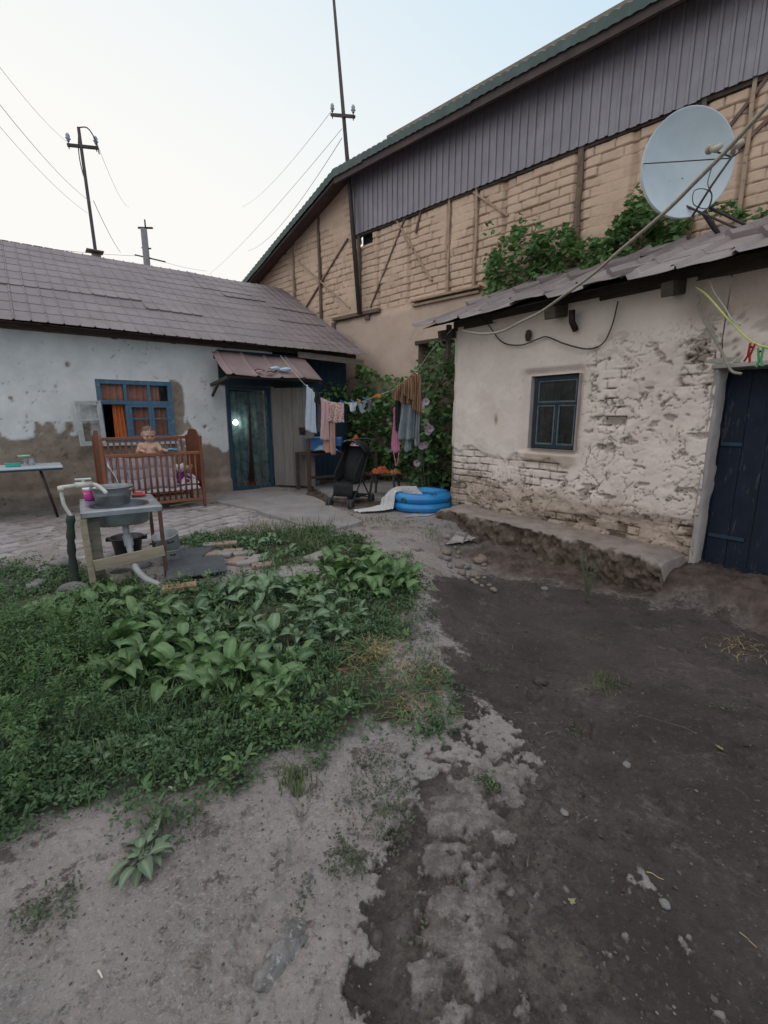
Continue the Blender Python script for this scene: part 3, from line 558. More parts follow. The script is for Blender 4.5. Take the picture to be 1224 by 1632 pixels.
for (px, w_) in POSTS:
    if w_ >= .06:
        z1 = 5.62 if px > -8.7 else float(barn_z(np.array(px))) - .02; mb = MB()
        P = [(px + (RNG.rand() - .5) * .03, -.005, z) for z in np.linspace(3.86, z1, 7)]
        for p, q in zip(P[:-1], P[1:]): mb.beam(p, q, w_ * .8, .06, (0, 1, 0))
        mb.build('post', rustwood if w_ > .065 else tan_wood, barn, bevel=.006)
for p, q, w_, m in [((-7.2, 5.55), (-8.25, 3.95), .045, rustwood), ((-7.45, 5.6), (-6.45, 4.2), .05, tan_wood), ((-9.0, 5.6), (-10.95, 4.15), .05, rustwood), ((-10.95, 5.5), (-8.95, 4.05), .04, mat('pale_lath', (.42, .33, .25))), ((-5.5, 5.55), (-4.75, 4.95), .05, tan_wood), ((-1.2, 5.6), (-1.9, 4.75), .06, rustwood), ((-1.75, 4.6), (-.9, 5.3), .07, rustwood), ((-6.9, 5.2), (-6.75, 5.6), .05, rustwood)]:
    mb = MB(); mb.beam((p[0], -.012, p[1]), (q[0], -.012, q[1]), w_ * .75, .04, (0, 1, 0)); mb.build('brace', m, barn, bevel=.005)
mb = MB(); mb.box((-9.5, -.13, 3.80), (-7.9, .0, 3.88)); mb.box((-9.55, -.12, 3.62), (-9.45, 0, 3.78)); mb.box((-8.35, -.1, 3.68), (-8.22, 0, 3.79)); mb.build('sill_beam', rustwood, barn, bevel=.008)
mb = MB(); mb.box((-6.9, -.16, 3.83), (-5.2, .0, 3.875)); mb.box((-6.9, -.11, 3.75), (-5.25, 0, 3.80)); mb.build('sill_beam', tan_wood, barn, bevel=.008)
mb = MB(); mb.box((-8.75, -.03, 5.54), (.6, .05, 5.60)); mb.build('cladding_rail', wood_d, barn)
# ribbed cladding
def profx(x0, x1, per, hgt):
    px = [0, .30, .37, .60, .67]; ph = [0, 0, 1, 1, 0]; xs = []; hs = []
    for i in range(int((x1 - x0) / per)):
        xs += [x0 + (i + p) * per for p in px]; hs += [h * hgt for h in ph]
    return np.array(xs), np.array(hs)
xs, hs = profx(-8.78, .5, .147, .022)
sheet = np.floor((xs + 9) / 1.18).astype(int); dz = (_T[1][sheet & 255, 3] - .5) * .03; zs = np.linspace(0, 1, 14)
X, U = np.meshgrid(xs, zs, indexing='ij'); Yv = -.06 - hs[:, None] - (sheet % 2)[:, None] * .003 + (fbm(X, U, 1.4, 3, 2) - .5) * .02; Zv = 5.58 + dz[:, None] + U * (1.24 - dz[:, None])
clad = mat('mauve_grey_cladding', (.25, .23, .26), (.205, .187, .213), 2, .45, .25, bump=.08, bs=30, spot=(.22, .20, .215), spotlvl=.68, spec=.5)
npmesh('cladding', np.stack([X, Yv, Zv], -1).reshape(-1, 3), gridfaces(*X.shape), clad, barn, False)
# roof edge: wavy green sheet over dark purlins
grn = mat('weathered_green_sheet', (.085, .125, .115), (.06, .09, .085), 4, .6, .1, bump=.2, spot=(.14, .12, .10), spotlvl=.66)
def edge_sheet(name, A, B, depth, rise, per, m, n_=None):
    A = np.array(A); B = np.array(B); L = np.linalg.norm(B - A); n = int(L / per * 6); mb_ = []
    u = np.linspace(0, 1, n); wv = np.abs(np.sin(u * L / per * PI)) * .03
    rows = []
    up = np.array([0, 0, 1.])
    for (yy, zz) in ((-.50, -.13), (-.51, 0), (-.47, .03), (depth, rise)):
        P = A[None] + (B - A)[None] * u[:, None]; P = P + np.stack([u * 0, u * 0 + yy, zz + (wv if zz > -.05 else wv * .5 + (_T[3][(u * L * 1.1).astype(int) & 255, 5] - .5) * .03)], -1); rows.append(P)
    return npmesh(name, np.stack(rows, 1).reshape(-1, 3), gridfaces(n, 4), m, barn, False)
edge_sheet('roof', (-8.92, 0, 6.84), (.6, 0, 6.84), 4.5, 1.5, .15, grn)
edge_sheet('roof', (-14.9, 0, 4.60), (-8.92, 0, 6.84), .4, .12, .15, grn)
mb = MB(); mb.box((-8.95, -.46, 6.60), (.6, -.40, 6.74)); mb.add([(-8.95, -.42, 6.70), (.6, -.42, 6.70), (.6, .1, 6.86), (-8.95, .1, 6.86)], [(0, 1, 2, 3)])
a_ = .355 
mb.add([(-14.9, -.42, 4.52), (-8.92, -.42, 6.70), (-8.92, .1, 6.82), (-14.9, .1, 4.68)], [(0, 1, 2, 3)]); mb.beam((-14.9, -.43, 4.49), (-8.95, -.43, 6.67), .04, .06)
mb.build('soffit', mat('dark_soffit_timber', (.10, .070, .070), (.06, .045, .048), 3, .85, spot=(.14, .06, .04), spotlvl=.62), barn)
mb = MB(); mb.box((-14.6, 9, 0), (.6, 9.2, 5)); mb.box((-14.6, .3, 0), (-14.4, 9, 4.4)); mb.box((.4, .3, 0), (.6, 9, 6.6)); mb.box((-8.7, 1.0, 5.6), (.4, 1.05, 8.0)); mb.build('rear_wall', adobe if False else mat('plain_clay', (.24, .19, .15)), barn)

# ================================================================ HUT (right)
hut = thing('hut', 'small crumbling whitewashed brick hut with blue door and overlapping mauve sheet roof on the right', 'hut', HT.loc, HT.a)
HWIN = (-3.80, -3.15, 1.06, 1.95); HD = (-1.78, -.86, -.1, 1.90)
hutwall = wallmat('flaked_whitewash', (.74, .64, .575), (.63, .535, .475), (.36, .27, .20), (.25, .18, .13), (.045, .032, .027))
def hut_f(X, Z):
    n1 = fbm(X, Z, 1.0, 5, 1) - .5; n2 = fbm(X, Z, 4.5, 5, 2) - .5; n3 = fbm(X, Z, 17, 4, 3) - .5; n4 = fbm(X, Z, 2.2, 5, 7) - .5
    ex, ez, rid = bricks(X, Z, .255, .098, 3, .02); e = np.minimum(ex, ez) + n3 * .012
    j = sst(.010, .001, e)
    # where the plaster has come off down to the painted bricks
    A = sdpoly(X, Z, [(-5.4, .95), (-4.75, 1.02), (-4.35, .88), (-4.1, 1.0), (-3.75, .95), (-3.1, .92), (-3.2, .62), (-3.9, .50), (-4.4, .45), (-5.4, .2)]) + n2 * .32
    B = sdpoly(X, Z, [(-2.95, 2.08), (-2.75, 2.22), (-2.55, 2.05), (-2.65, 1.75), (-2.45, 1.45), (-2.6, 1.3), (-2.8, 1.4)]) + n2 * .35
    C = sdpoly(X, Z, [(-2.12, 2.10), (-1.6, 2.10), (-1.6, 1.72), (-2.15, 1.66)]) + n2 * .16
    D = sdpoly(X, Z, [(-5.4, .42), (-4.9, .42), (-4.6, .18), (-3.6, .22), (-2.9, .38), (-2.3, .42), (-1.6, .5), (-1.5, -.2), (-5.4, -.2)]) + n2 * .26
    Mk = sst(-.02, .05, np.maximum(np.maximum(A, B), np.maximum(C, D)))
    rough = np.clip(sst(-3.2, -2.9, X) + sst(.95, .6, Z), 0, 1) * sst(2.45, 2.1, Z + n1 * .5)
    f1, f2, idv = worley(X + n2 * .55 + n3 * .10, Z + n4 * .45 + n3 * .12, 3.6, 3); crk = sst(.045, .004, f2 - f1 + n3 * .05) * sst(.47, .56, fbm(X, Z, 3.1, 4, 0)) * rough
    chip = sst(.66, .69, fbm(X + n2 * .2, Z * 1.6, 7, 5, 6)) * rough; ter = fbm(X, Z, 2.6, 5, 4) * 11; tf = ter - np.floor(ter); edge_ = sst(.10, .0, np.minimum(tf, 1 - tf)) * sst(.46, .56, fbm(X, Z, 5.2, 4, 2)) * rough
    flake = (np.floor((fbm(X, Z, 2.6, 5, 4)) * 11) / 11) * .026 * rough      # terraced layers of old plaster
    jj = j * Mk * sst(-.22, .05, n4 + (rid - .5) * .3)
    hole = sst(.87, .93, rid) * Mk * sst(.006, .02, e) * .55 * (fbm(X, Z, 9, 3, 5) > .5)
    low = sst(.62, .25, Z + n1 * .55 + n2 * .2 - .12 * sst(-3, -4.6, X)); edgeL = sst(-5.05, -5.2, X) * low
    bare = np.clip(low * (.75 + .5 * n2) + np.maximum(crk * .6, chip * .35) * .8 + hole + sst(.05, .0, np.hypot(X + 4.35, (Z - 1.42) * .45)) + sst(1.02, .97, Z) * sst(.82, .9, Z) * sst(-3.9, -3.8, X) * sst(-3.05, -3.2, X) * .6, 0, 1)
    ol = sst(2.18, 2.4, Z + n1 * .3) * sst(-2.3, -2.0, X + n1 * .4); bare = np.clip(bare + ol * .55, 0, 1)
    y = -n1 * .09 - n2 * .022 * (1 + .6 * rough) - n3 * .008 * (.4 + rough) + Mk * .025 + Mk * (rid - .5) * .018 + jj * .045 + crk * .015 + chip * .02 + edge_ * .012 + hole * .05 - flake - low * n2 * .09
    y += sst(-5.12, -5.24, X) * .05 + .055 * np.exp(-((np.maximum(0, np.abs(X + 3.52) - .36)) / .06) ** 2) * sst(2.06, 1.97, Z) * sst(.99, 1.04, Z)
    y += sst(-1.95, -1.78, X + n1 * .2) * .03
    return y, dict(bare=bare, gap=np.clip(jj * .75 + crk * .55 + hole * .7 + chip * .3 + edge_ * .55, 0, 1))
wallgrid('wall', -5.23, -1.785, -.12, 2.72, .0115, hut_f, [HWIN], hutwall, hut)
wallgrid('wall', -1.775, 0.9, 1.90, 2.72, .03, hut_f, [], hutwall, hut); wallgrid('wall', -.86, .9, -.1, 1.9, .03, hut_f, [], hutwall, hut)
mb = MB(); a, b, c, d = HWIN
reveal(mb, HWIN, .30, .0); mb.add([(-5.22, .05, 0), (-5.22, 2.3, 0), (-5.22, 2.3, 3.3), (-5.22, .05, 2.7)], [(0, 1, 2, 3)]); mb.box((-5.2, 2.3, 0), (.9, 2.4, 3.3)); mb.box((.85, .1, 0), (.9, 2.3, 3.0)); mb.build('wall_reveal', mat('worn_pinkish_lime', (.52, .45, .43), (.42, .36, .34), 3, .9, bump=.5, bs=30), hut)
def jambf(u, v):      # lumpy left jamb of the door
    z = -.1 + v * 2.0; k = float(fbm(np.array([u * .3]), np.array([z]), 6, 4, 2)[0] - .5) * .05; return (-1.785 + k * .6 - (.02 if u < .1 else 0) + .02 * math.sin(u * PI), .01 + u * .33, z)
mb = MB(); mb.grid(jambf, 14, 90); mb.build('door_jamb', MC['worn_pinkish_lime'], hut)
mb = MB(); mb.box((-1.83, .0, 1.885), (-.8, .22, 1.925)); mb.box((-1.9, .04, 1.93), (-.8, .2, 1.98)); mb.build('door_lintel', mat('chalky_lintel', (.40, .38, .34), (.28, .26, .23), 5, .9, bump=.4), hut, bevel=.006)
deepblue = mat('deep_blue_paint', (.006, .014, .031), (.004, .009, .02), 3, .75, bump=.4, bs=30, stretch=(3, 3, .6), spot=(.04, .045, .055), spotlvl=.575)
dd = MB(); x = -1.765
for i in range(5): dd.box((x, .27 + RNG.rand() * .004, .0), (x + .178, .305, 1.88)); x += .18
do = dd.build('door', deepblue, hut, bevel=.005)
for q_ in ((1.18, -1.58), (.28, -1.45)): mb = MB(); mb.box((-1.75, .250, q_[0]), (q_[1], .268, q_[0] + .035)); mb.build('hinge', navy, do, bevel=.003)
mb = MB(); mb.box((-1.76, .23, -.02), (-.86, .33, .03)); mb.box((-1.785, .24, 0), (-1.767, .31, 1.885)); mb.build('door_frame', deepblue, hut)
navyw = mat('dark_blue_window_paint', (.012, .028, .040), (.009, .02, .03), 8, .6, bump=.4, spot=(.10, .12, .13), spotlvl=.60)
hwf = MB(); frame_boxes(hwf, a + .02, b - .005, c + .01, d - .01, .045, .05, .10); hwf.box((a + .065, .052, 1.60), (b - .05, .098, 1.63)); mid = (a + b) / 2 + .02
hwf.box((mid - .02, .054, c + .055), (mid + .02, .096, 1.60)); hw_ = hwf.build('window', navyw, hut, bevel=.005)
mb = MB(); 
for (q0, q1) in ((a + .066, mid - .021), (mid + .021, b - .051)): frame_boxes(mb, q0, q1, c + .056, 1.599, .018, .062, .088)
frame_boxes(mb, a + .066, b - .051, 1.631, d - .056, .016, .062, .088)
mb.build('putty_bead', mat('cracked_putty', (.13, .16, .18), (.06, .09, .11), 12, .7), hw_)
mb = MB(); mb.add([(a, .08, c), (b, .08, c), (b, .08, d), (a, .08, d)], [(0, 1, 2, 3)]); mb.build('pane', glassmat('dusty_glass', (.008, .009, .010), .8, .2, (.035, .035, .036)), hw_)
mb = MB(); mb.box((a - .3, .9, c - .4), (b + .4, .93, d + .2)); mb.build('interior_dark_panel', mat('black_void', (.01, .01, .012)), hut)  # black panel added behind the window to stand in for the dark interior
hroof = mat('mauve_hut_sheet', (.27, .225, .22), (.20, .162, .16), 2.2, .55, .15, bump=.15, bs=50, spot=(.30, .26, .25), spotlvl=.60)
# roof: ten separate sheets overlapping, ribs running up the slope, curled ragged eave
def hut_sheet(i, x0, x1):
    Ls = 2.38; px = [0, .03, .07, .10, .13, .34, .5, .66, .82, .985, 1]; ph = [.7, 1, 1, .5, .0, -.02, .02, -.02, .0, .05, .7]
    r = _T[2][i * 7 & 255, 11]; nrow = 4; ts = []; st = []
    for k in range(nrow):
        for f, h in ((0, 1), (.12, .75), (.5, .4), (.999, 0)): ts.append((k + f) / nrow); st.append(h)
    ts = np.array(ts); st = np.array(st); xs = x0 + (x1 - x0 + .03) * np.array(px); T_, X_ = np.meshgrid(ts, xs, indexing='ij')
    jag = (_T[5][i & 255, (np.arange(len(px)) * 3) & 255] - .5)[None, :] * .05 * (T_ < .001); D = T_ * Ls + jag + (r - .5) * .10 * 1.0
    row = np.minimum(3, (T_ * nrow).astype(int)); lift = st[:, None] * .022 * (.25 + 2.2 * (_T[6][i & 255, row & 255] > .72)) + np.array(ph)[None, :] * .045
    lift = lift + np.sin(X_ * 5 + i) * .004 + (fbm(X_, T_ * Ls, 1.8, 3, 3) - .5) * .04 + (T_ < .05) * .012 * math.sin(i * 2.4)
    sl = R(22.5); Y_ = -.42 + D * math.cos(sl) - lift * math.sin(sl); Z_ = 2.715 + D * math.sin(sl) + lift * math.cos(sl) + (r - .5) * .03
    skew = np.where(T_ < .3, 0, 0); return npmesh('roof', np.stack([X_, Y_, Z_], -1).reshape(-1, 3), gridfaces(*X_.shape)[:, ::-1], hroof, hut, False)
for i, x0 in enumerate(np.arange(-5.62, .9, .44)):
    o = hut_sheet(i, x0, x0 + .44); mo = o.modifiers.new('Solidify', 'SOLIDIFY'); mo.thickness = .004
mb = MB(); mb.add([(-5.5, -.37, 2.712), (.9, -.37, 2.712), (.9, 1.75, 3.590), (-5.5, 1.75, 3.590)], [(0, 1, 2, 3)]); mb.box((-5.22, .0, 2.68), (.9, .12, 2.83))
mb.build('roof_boarding', wood_d, hut)
for x_, w_ in ((-5.24, .06), (-3.42, .14), (-2.18, .11), (-.6, .1)):
    mb = MB(); mb.beam((x_, -.26, 2.60), (x_, .4, 2.74), w_, .13); mb.build('rafter_end', wood_d, hut, bevel=.008)
mb = MB(); mb.box((-5.24, -.13, 2.28), (-5.19, -.06, 2.76)); mb.build('corner_peg', wood_d, hut, bevel=.004)
mb = MB(); mb.tube([(-3.23, -.12, 2.62), (-3.23, -.10, 2.50), (-3.23, -.02, 2.42)], .035, 10); mb.build('pipe_stub', MC['rusted_iron'], hut)
mb = MB(); mb.lathe([(.001, .07), (.03, .06), (.045, 0), (.03, -.06), (.001, -.07)], (-3.86, -.04, 2.44), 10, 1, .6); mb.build('wasp_nest', mat('dark_mud', (.07, .045, .035), (.04, .03, .02), 20, .95, bump=.6), hut)
def cable(name, pts, r, m, label, cat, group=None, n=60):
    P = spline(pts, n); o0 = P[0]; mb = MB(); mb.tube(P - o0, r, 6); o = mb.build(name, m); o.location = tuple(o0); return tag(o, label, cat, group)
rope_m = mat('pale_rope', (.36, .33, .27), (.26, .235, .19), 30, .9, bump=.5); cab_m = mat('black_cable', (.05, .045, .042), (.03, .028, .026), 20, .7); ylw = mat('yellow_green_cord', (.46, .50, .16), (.36, .38, .12), 20, .8)
def hts(u, v, y=0): x, z = HT.at(u, v, y); return HT.w(x, y, z)
cable('cable', [hts(u, v, -.05) for u, v in [(763, 503), (780, 520), (800, 545), (830, 550), (858, 540), (872, 537), (900, 548), (935, 556), (960, 548), (975, 520), (985, 480)]], .008, cab_m, 'thin sagging cable pinned along the upper hut wall above the small window', 'cable')
cable('rope', [hts(u, v, -.08) for u, v in [(1112, 470), (1118, 500), (1150, 560), (1165, 590), (1182, 596)]], .012, rope_m, 'short limp rope end hanging down beside the blue door lintel', 'rope')
cable('cord', [hts(u, v, -.22 - i * .12) for i, (u, v) in enumerate([(1110, 458), (1128, 472), (1160, 508), (1192, 540), (1215, 552), (1240, 556), (1290, 560)])], .008, ylw, 'yellow-green washing cord running from the hut eave past the blue door top', 'cord')
cable('twine', [hts(u, v, -.2 - i * .1) for i, (u, v) in enumerate([(1130, 445), (1138, 465), (1155, 490), (1167, 510), (1180, 518)])], .006, rope_m, 'frayed pale twine dangling under the hut eave above the yellow cord', 'twine')
cable('twine', [hts(u, v, -.12) for u, v in [(1124, 464), (1114, 478), (1108, 492)]], .006, rope_m, 'very short twine knotted to the rafter end left of the yellow cord', 'twine')
def peg(name, p, c, label, rz=0, tilt=0, s=1.):
    mb = MB()
    for sx in (-1, 1):
        mb.beam((sx * .010 * s, 0, .018 * s), (sx * .004 * s, 0, -.045 * s), .008 * s, .012 * s, (0, 1, 0)); mb.beam((sx * .004 * s, 0, -.045 * s), (sx * .012 * s, 0, -.075 * s), .008 * s, .012 * s, (0, 1, 0))
    o = mb.build(name, c, bevel=.001); mo = MB(); mo.tube([(-.01 * s, 0, 0), (.01 * s, 0, 0)], .005 * s, 6); mo.build('spring', MC['rusted_iron'], o)
    o.location = p; o.rotation_euler = (tilt, tilt * .6, rz); return tag(o, label, 'clothes peg', 'clothes pegs on the cords')
redp = mat('red_plastic', (.50, .035, .03), (.4, .03, .028), 10, .4, bump=0); grnp = mat('green_plastic', (.02, .24, .08), (.02, .18, .06), 10, .4, bump=0)
pz = hts(1198, 553, -.75); peg('clothes_peg', pz, redp, 'red plastic peg on the yellow cord above the blue door', R(-50), R(25), 1.5)
pz = hts(1212, 560, -.80); peg('clothes_peg', pz, grnp, 'green plastic peg beside the red one above the blue door', R(-50), R(-10), 1.5)

# ---- rubble ledge along the hut
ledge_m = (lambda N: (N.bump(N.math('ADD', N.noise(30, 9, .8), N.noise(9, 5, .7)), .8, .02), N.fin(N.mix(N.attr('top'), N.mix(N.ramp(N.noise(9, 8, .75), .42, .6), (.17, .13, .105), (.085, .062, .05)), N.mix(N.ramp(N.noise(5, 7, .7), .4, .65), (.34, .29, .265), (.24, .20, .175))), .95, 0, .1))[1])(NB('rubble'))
u = np.linspace(-4.98, -1.84, 420); pr = []
for t in np.linspace(0, 1, 26): pr.append((-.50 - .02 * math.sin(t * PI), -.36 + t * .50))
for t in np.linspace(0, 1, 18)[1:]: pr.append((-.50 + t * .56, .14 + .015 * math.sin(t * PI)))
pr = np.array(pr); U, K = np.meshgrid(u, np.arange(len(pr)), indexing='ij'); py = pr[K, 0]; pz_ = pr[K, 1]; arc = np.where(K < 26, K * .020, .50 + (K - 26) * .027)
n1 = fbm(U, arc, 2.2, 5, 1) - .5; n2 = fbm(U, arc, 9, 5, 3) - .5; f1, f2, _ = worley(U + n2 * .35, arc + n2 * .25, 9, 2); lump = (.5 - f1) * .05 + (fbm(U, arc, 4.5, 5, 6) - .5) * .20 + (fbm(U, arc, 22, 4, 0) - .5) * .05
front = sst(.52, .47, arc); endt = sst(-4.98, -4.85, U) * sst(-1.84, -1.95, U)
wn = .04 * np.sin(U * 1.3) + (fbm(U, U * 0, 1.6, 3, 5) - .5) * .12
Yl = py - front * (lump + n1 * .14 + n2 * .05) + wn * sst(.75, .45, arc) + (1 - endt) * .05
Zl = pz_ + (endt - 1) * .05 * (pz_ > 0) + (1 - front) * (n1 * .05 + n2 * .02) + front * n2 * .03
Xl = U + front * n2 * .03
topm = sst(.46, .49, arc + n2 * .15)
V = np.stack([Xl, Yl, Zl], -1); ncap = V[-1].copy(); ncap[:, 1] = np.linspace(V[-1][:, 1].min(), .05, len(pr)); ncap[:, 2] = -.4
V = np.concatenate([V, ncap[None]], 0); tm = np.concatenate([topm, topm[-1:] * 0], 0)
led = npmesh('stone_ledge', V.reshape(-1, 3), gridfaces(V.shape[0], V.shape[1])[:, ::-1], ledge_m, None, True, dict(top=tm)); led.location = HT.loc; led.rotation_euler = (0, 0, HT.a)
tag(led, 'low crumbling stone and mud ledge along the foot of the hut wall', 'ledge')

# ================================================================ POLES AND WIRES
steel = mat('rusty_dark_steel', (.075, .055, .055), (.05, .04, .042), 12, .7, .3, bump=.3); cer = mat('grey_porcelain', (.42, .42, .44), (.3, .3, .32), 10, .3, bump=0)
def insul(mb, p, s=1.): mb.lathe([(.001, .17 * s), (.03 * s, .16 * s), (.05 * s, .11 * s), (.035 * s, .09 * s), (.06 * s, .05 * s), (.035 * s, .03 * s), (.03 * s, 0)], p, 12)
def mast(name, B, T, arm, armw, label, r=.05, sr=.035, isc=1., capz=.0):
    B = np.array(B); T = np.array(T); o = thing(name, label, 'utility pole', tuple(B)); mb = MB(); mb.tube([(0, 0, 0), (T - B) * .5 + np.array([.01, 0, 0]), T - B], [r, r * .85, sr], 10); mb.build('pole', steel, o)
    L, Rr = [np.array(q) - B for q in arm]; mb = MB(); mb.beam(L, Rr, armw, armw); cr = mb.build('crossarm', steel, o)
    for q in (L + (Rr - L) * .05, L + (Rr - L) * .95):
        mb = MB(); mb.tube([q, q + np.array([0, 0, .13 * isc])], .012 * isc, 6); mb.tube([q, q + np.array([0, 0, -.08 * isc])], .012 * isc, 6); mb.build('pin', steel, o); mb = MB(); insul(mb, tuple(q + np.array([0, 0, .08 * isc])), isc); mb.build('insulator', cer, o)
    return o
def hsw(u, v, y): x, z = HS.at(u, v, y); return HS.w(x, y, z)
def bnw(u, v, y): x, z = BN.at(u, v, y); return BN.w(x, y, z)
P1b = hsw(160, 410, 5); P1b = (P1b[0] + .02, P1b[1], 0); P1t = hsw(125, 203, 5)
m1_ = mast('utility_pole', P1b, P1t, [hsw(107, 231, 5), hsw(156, 236, 5)], .06, 'leaning dark pole with crossarm and two insulators rising behind the farmhouse ridge', .048, .034, 1.0)
mb = MB(); q = np.array(P1t) - np.array(P1b); mb.tube(spline([q, q + [.22, 0, -.02], q + [.38, 0, -.30], q + [.42, 0, -.55]], 14), .014, 6); mb.tube(spline([q, q + [-.06, 0, -.5], q + [-.03, 0, -.9], q + [.06, 0, -1.3]], 14), .012, 6); mb.build('jumper_wire', cab_m, m1_)
mast('utility_pole', bnw(573, 500, -.2), tuple(np.array(bnw(532, 0, -.2)) * 1.0), [bnw(528, 183, -.25), bnw(565, 186, -.2)], .055, 'tall thin steel pole with crossarm fixed to the barn wall', .055, .03, .9)
P3 = hsw(235, 424, 20); P3 = (P3[0], P3[1], 0); P3t = hsw(229, 365, 20); o = thing('utility_pole', 'stubby grey concrete pole far beyond the farmhouse roof', 'utility pole', P3)
mb = MB(); mb.tube([(0, 0, 0), np.array(P3t) - np.array(P3)], [.20, .16], 10); mb.build('pole', mat('grey_concrete_pole', (.20, .19, .20), (.16, .15, .16), 5, .9), o)
q = np.array(P3t) - np.array(P3); mb = MB(); mb.beam(q + [-.3, 0, .06], q + [.4, .2, .12], .08, .08); mb.tube([q + [.1, 0, .1], q + [.1, 0, .45]], .04); mb.beam(q + [-.6, 0, -1.25], q + [1.0, 0, -1.6], .06, .06); mb.beam(q + [-.2, 0, -.9], q + [.3, 0, -.95], .06, .06); mb.build('crossarm', steel, o)
wire_m = mat('grey_wire', (.22, .22, .23), (.2, .2, .2), 5, .6, bump=0); wd = mat('dark_wire', (.08, .08, .085), (.07, .07, .07), 5, .6, bump=0)
def wire(p, q, s, r, label, m=None):
    P = np.array(sag(p, q, s, 24)); mb = MB(); mb.tube(P - P[0], r * .62, 5); o = mb.build('overhead_wire', m or wd); o.location = tuple(P[0]); tag(o, label, 'wire', 'overhead wires')
A1 = np.array(hsw(107, 226, 5)); B1 = np.array(hsw(155, 230, 5)); far3 = np.array(P3t)
wire(bnw(529, 176, -.25), tuple(hsw(385, 330, 22)), .3, .008, 'faint overhead wire from the left end of the barn pole crossarm', wire_m)
wire(bnw(545, 205, -.25), tuple(hsw(330, 440, 20)), .2, .008, 'faint overhead wire leaving the barn pole just below its crossarm', wire_m)
wire(bnw(545, 220, -.25), tuple(hsw(395, 400, 18)), .45, .010, 'lowest sagging overhead wire on the barn pole, darker than the two above')
wire(tuple(A1), tuple(ray(-40, 55) * 5 + [0, 0, H]), .1, .005, 'overhead wire from the left insulator of the leaning pole to the upper left', wire_m)
wire(tuple(hsw(145, 322, 5)), tuple(ray(-60, 90) * 5 + [0, 0, H]), .15, .006, 'overhead wire from the middle of the leaning pole up to the left')
wire(tuple(hsw(140, 340, 5)), tuple(ray(-60, 130) * 6 + [0, 0, H]), .15, .005, 'overhead wire reaching the leaning pole lowest from the left', wire_m)
wire(tuple(B1), tuple(hsw(205, 330, 20)), .3, .008, 'overhead wire falling right from the right insulator of the leaning pole', wire_m)
wire(tuple(hsw(149, 320, 5)), tuple(hsw(192, 402, 12)), .1, .012, 'stay wire falling steeply from the leaning pole to the ridge')
wire(tuple(hsw(-60, 378, 9)), tuple(hsw(228, 408, 19.8)), .1, .012, 'low wire just above the farmhouse ridge running to the concrete pole')
wire(tuple(hsw(238, 410, 20)), tuple(hsw(330, 432, 26)), .1, .012, 'low wire leaving the concrete pole to the right')

# ================================================================ DISH
DC = ray(1091, 265) * 5.2 + [0, 0, H]; dish = thing('satellite_dish', 'large pale blue-grey satellite dish above the hut roof', 'satellite dish', tuple(DC))
toc = -ray(1090, 263); toc /= np.linalg.norm(toc); rgt = np.array([1., 0, 0]); nrm = toc + rgt * .42 + np.array([0, 0, .34]); nrm /= np.linalg.norm(nrm)
ux = np.cross([0, 0, 1.], nrm); ux /= np.linalg.norm(ux); uy = np.cross(nrm, ux); RX, RY = .485, .53
V = []; 
for i in range(26):
    r = i / 25
    for k in range(96):
        t = 2 * PI * k / 96; px = r * RX * math.cos(t); py = r * RY * math.sin(t); V.append(ux * px + uy * py + nrm * (.13 * r * r - .06))
n0 = len(V); 
for dd_, sc_ in ((.0, 1.018), (-.045, 1.012)):
    for k in range(96):
        t = 2 * PI * k / 96; V.append(ux * RX * sc_ * math.cos(t) + uy * RY * sc_ * math.sin(t) + nrm * (.075 + dd_))
Fs = [(i * 96 + j, i * 96 + (j + 1) % 96, (i + 1) * 96 + (j + 1) % 96, (i + 1) * 96 + j) for i in range(27) for j in range(96)]
dm = mat('pale_blue_enamel', (.50, .56, .60), (.44, .50, .535), 3, .55, bump=.05, spot=(.30, .32, .33), spotlvl=.74, spec=.3)
bk = MB(); bk.add(V, Fs, True); bo = bk.build('reflector', dm, dish, solid=.004)
mb = MB(); 
for (a_, b_) in ((-.02, -.1), (.12, -.13), (.0, -.33), (.14, -.36), (.09, -.5)):
    p = ux * -a_ + uy * b_ + nrm * (.13 * (a_ * a_ + b_ * b_) / .4 - .06); mb = MB(); mb.lathe([(.001, .006), (.008, .004), (.008, 0)], tuple(p + nrm * .004), 8); mb.build('bolt', steel, bo)
def dray(u, v, t=4.9): return ray(u, v) * t + [0, 0, H] - DC
mb = MB(); mb.tube([ux * -RX * 1.01 * -1 * -1 + nrm * .085, dray(1166, 252, 4.75)], .006, 6); 
mb.tube([dray(1103, 345, 5.0), dray(1134, 296, 4.85), dray(1170, 245, 4.7)], .012, 8); mb.build('feed_arm', steel, dish)
mb = MB(); mb.tube(spline([dray(1136, 262, 4.85), dray(1128, 292, 4.9), dray(1135, 312, 4.9), dray(1128, 332, 4.9), dray(1106, 326, 4.9), dray(1106, 305, 4.9), dray(1122, 301, 4.9), dray(1134, 310, 4.9), dray(1128, 332, 4.95), dray(1112, 345, 5.0)], 60), .005, 6); mb.build('coiled_lead', cab_m, dish)
lnbm = mat('yellowed_plastic', (.42, .40, .31), (.33, .31, .25), 12, .5, bump=.1, spot=(.55, .55, .52), spotlvl=.6)
for (u0, v0, u1, v1, uc, vc) in ((1152, 230, 1141, 238, 1132, 238), (1186, 224, 1170, 232, 1168, 243)):
    mb = MB(); p0 = dray(u0, v0, 4.72); p1 = dray(u1, v1, 4.76); p2 = dray(uc, vc, 4.82); mb.tube([p0, p1, p2], [.022, .034, .026], 12); mb.tube([p2, p2 + (p2 - p1) * .25], [.045, .045], 14); mb.build('receiver', lnbm, dish)
mb = MB(); mb.tube([dray(1130, 238, 4.82), dray(1166, 250, 4.75), dray(1183, 240, 4.7)], .009, 6); mb.build('receiver_bar', steel, dish)
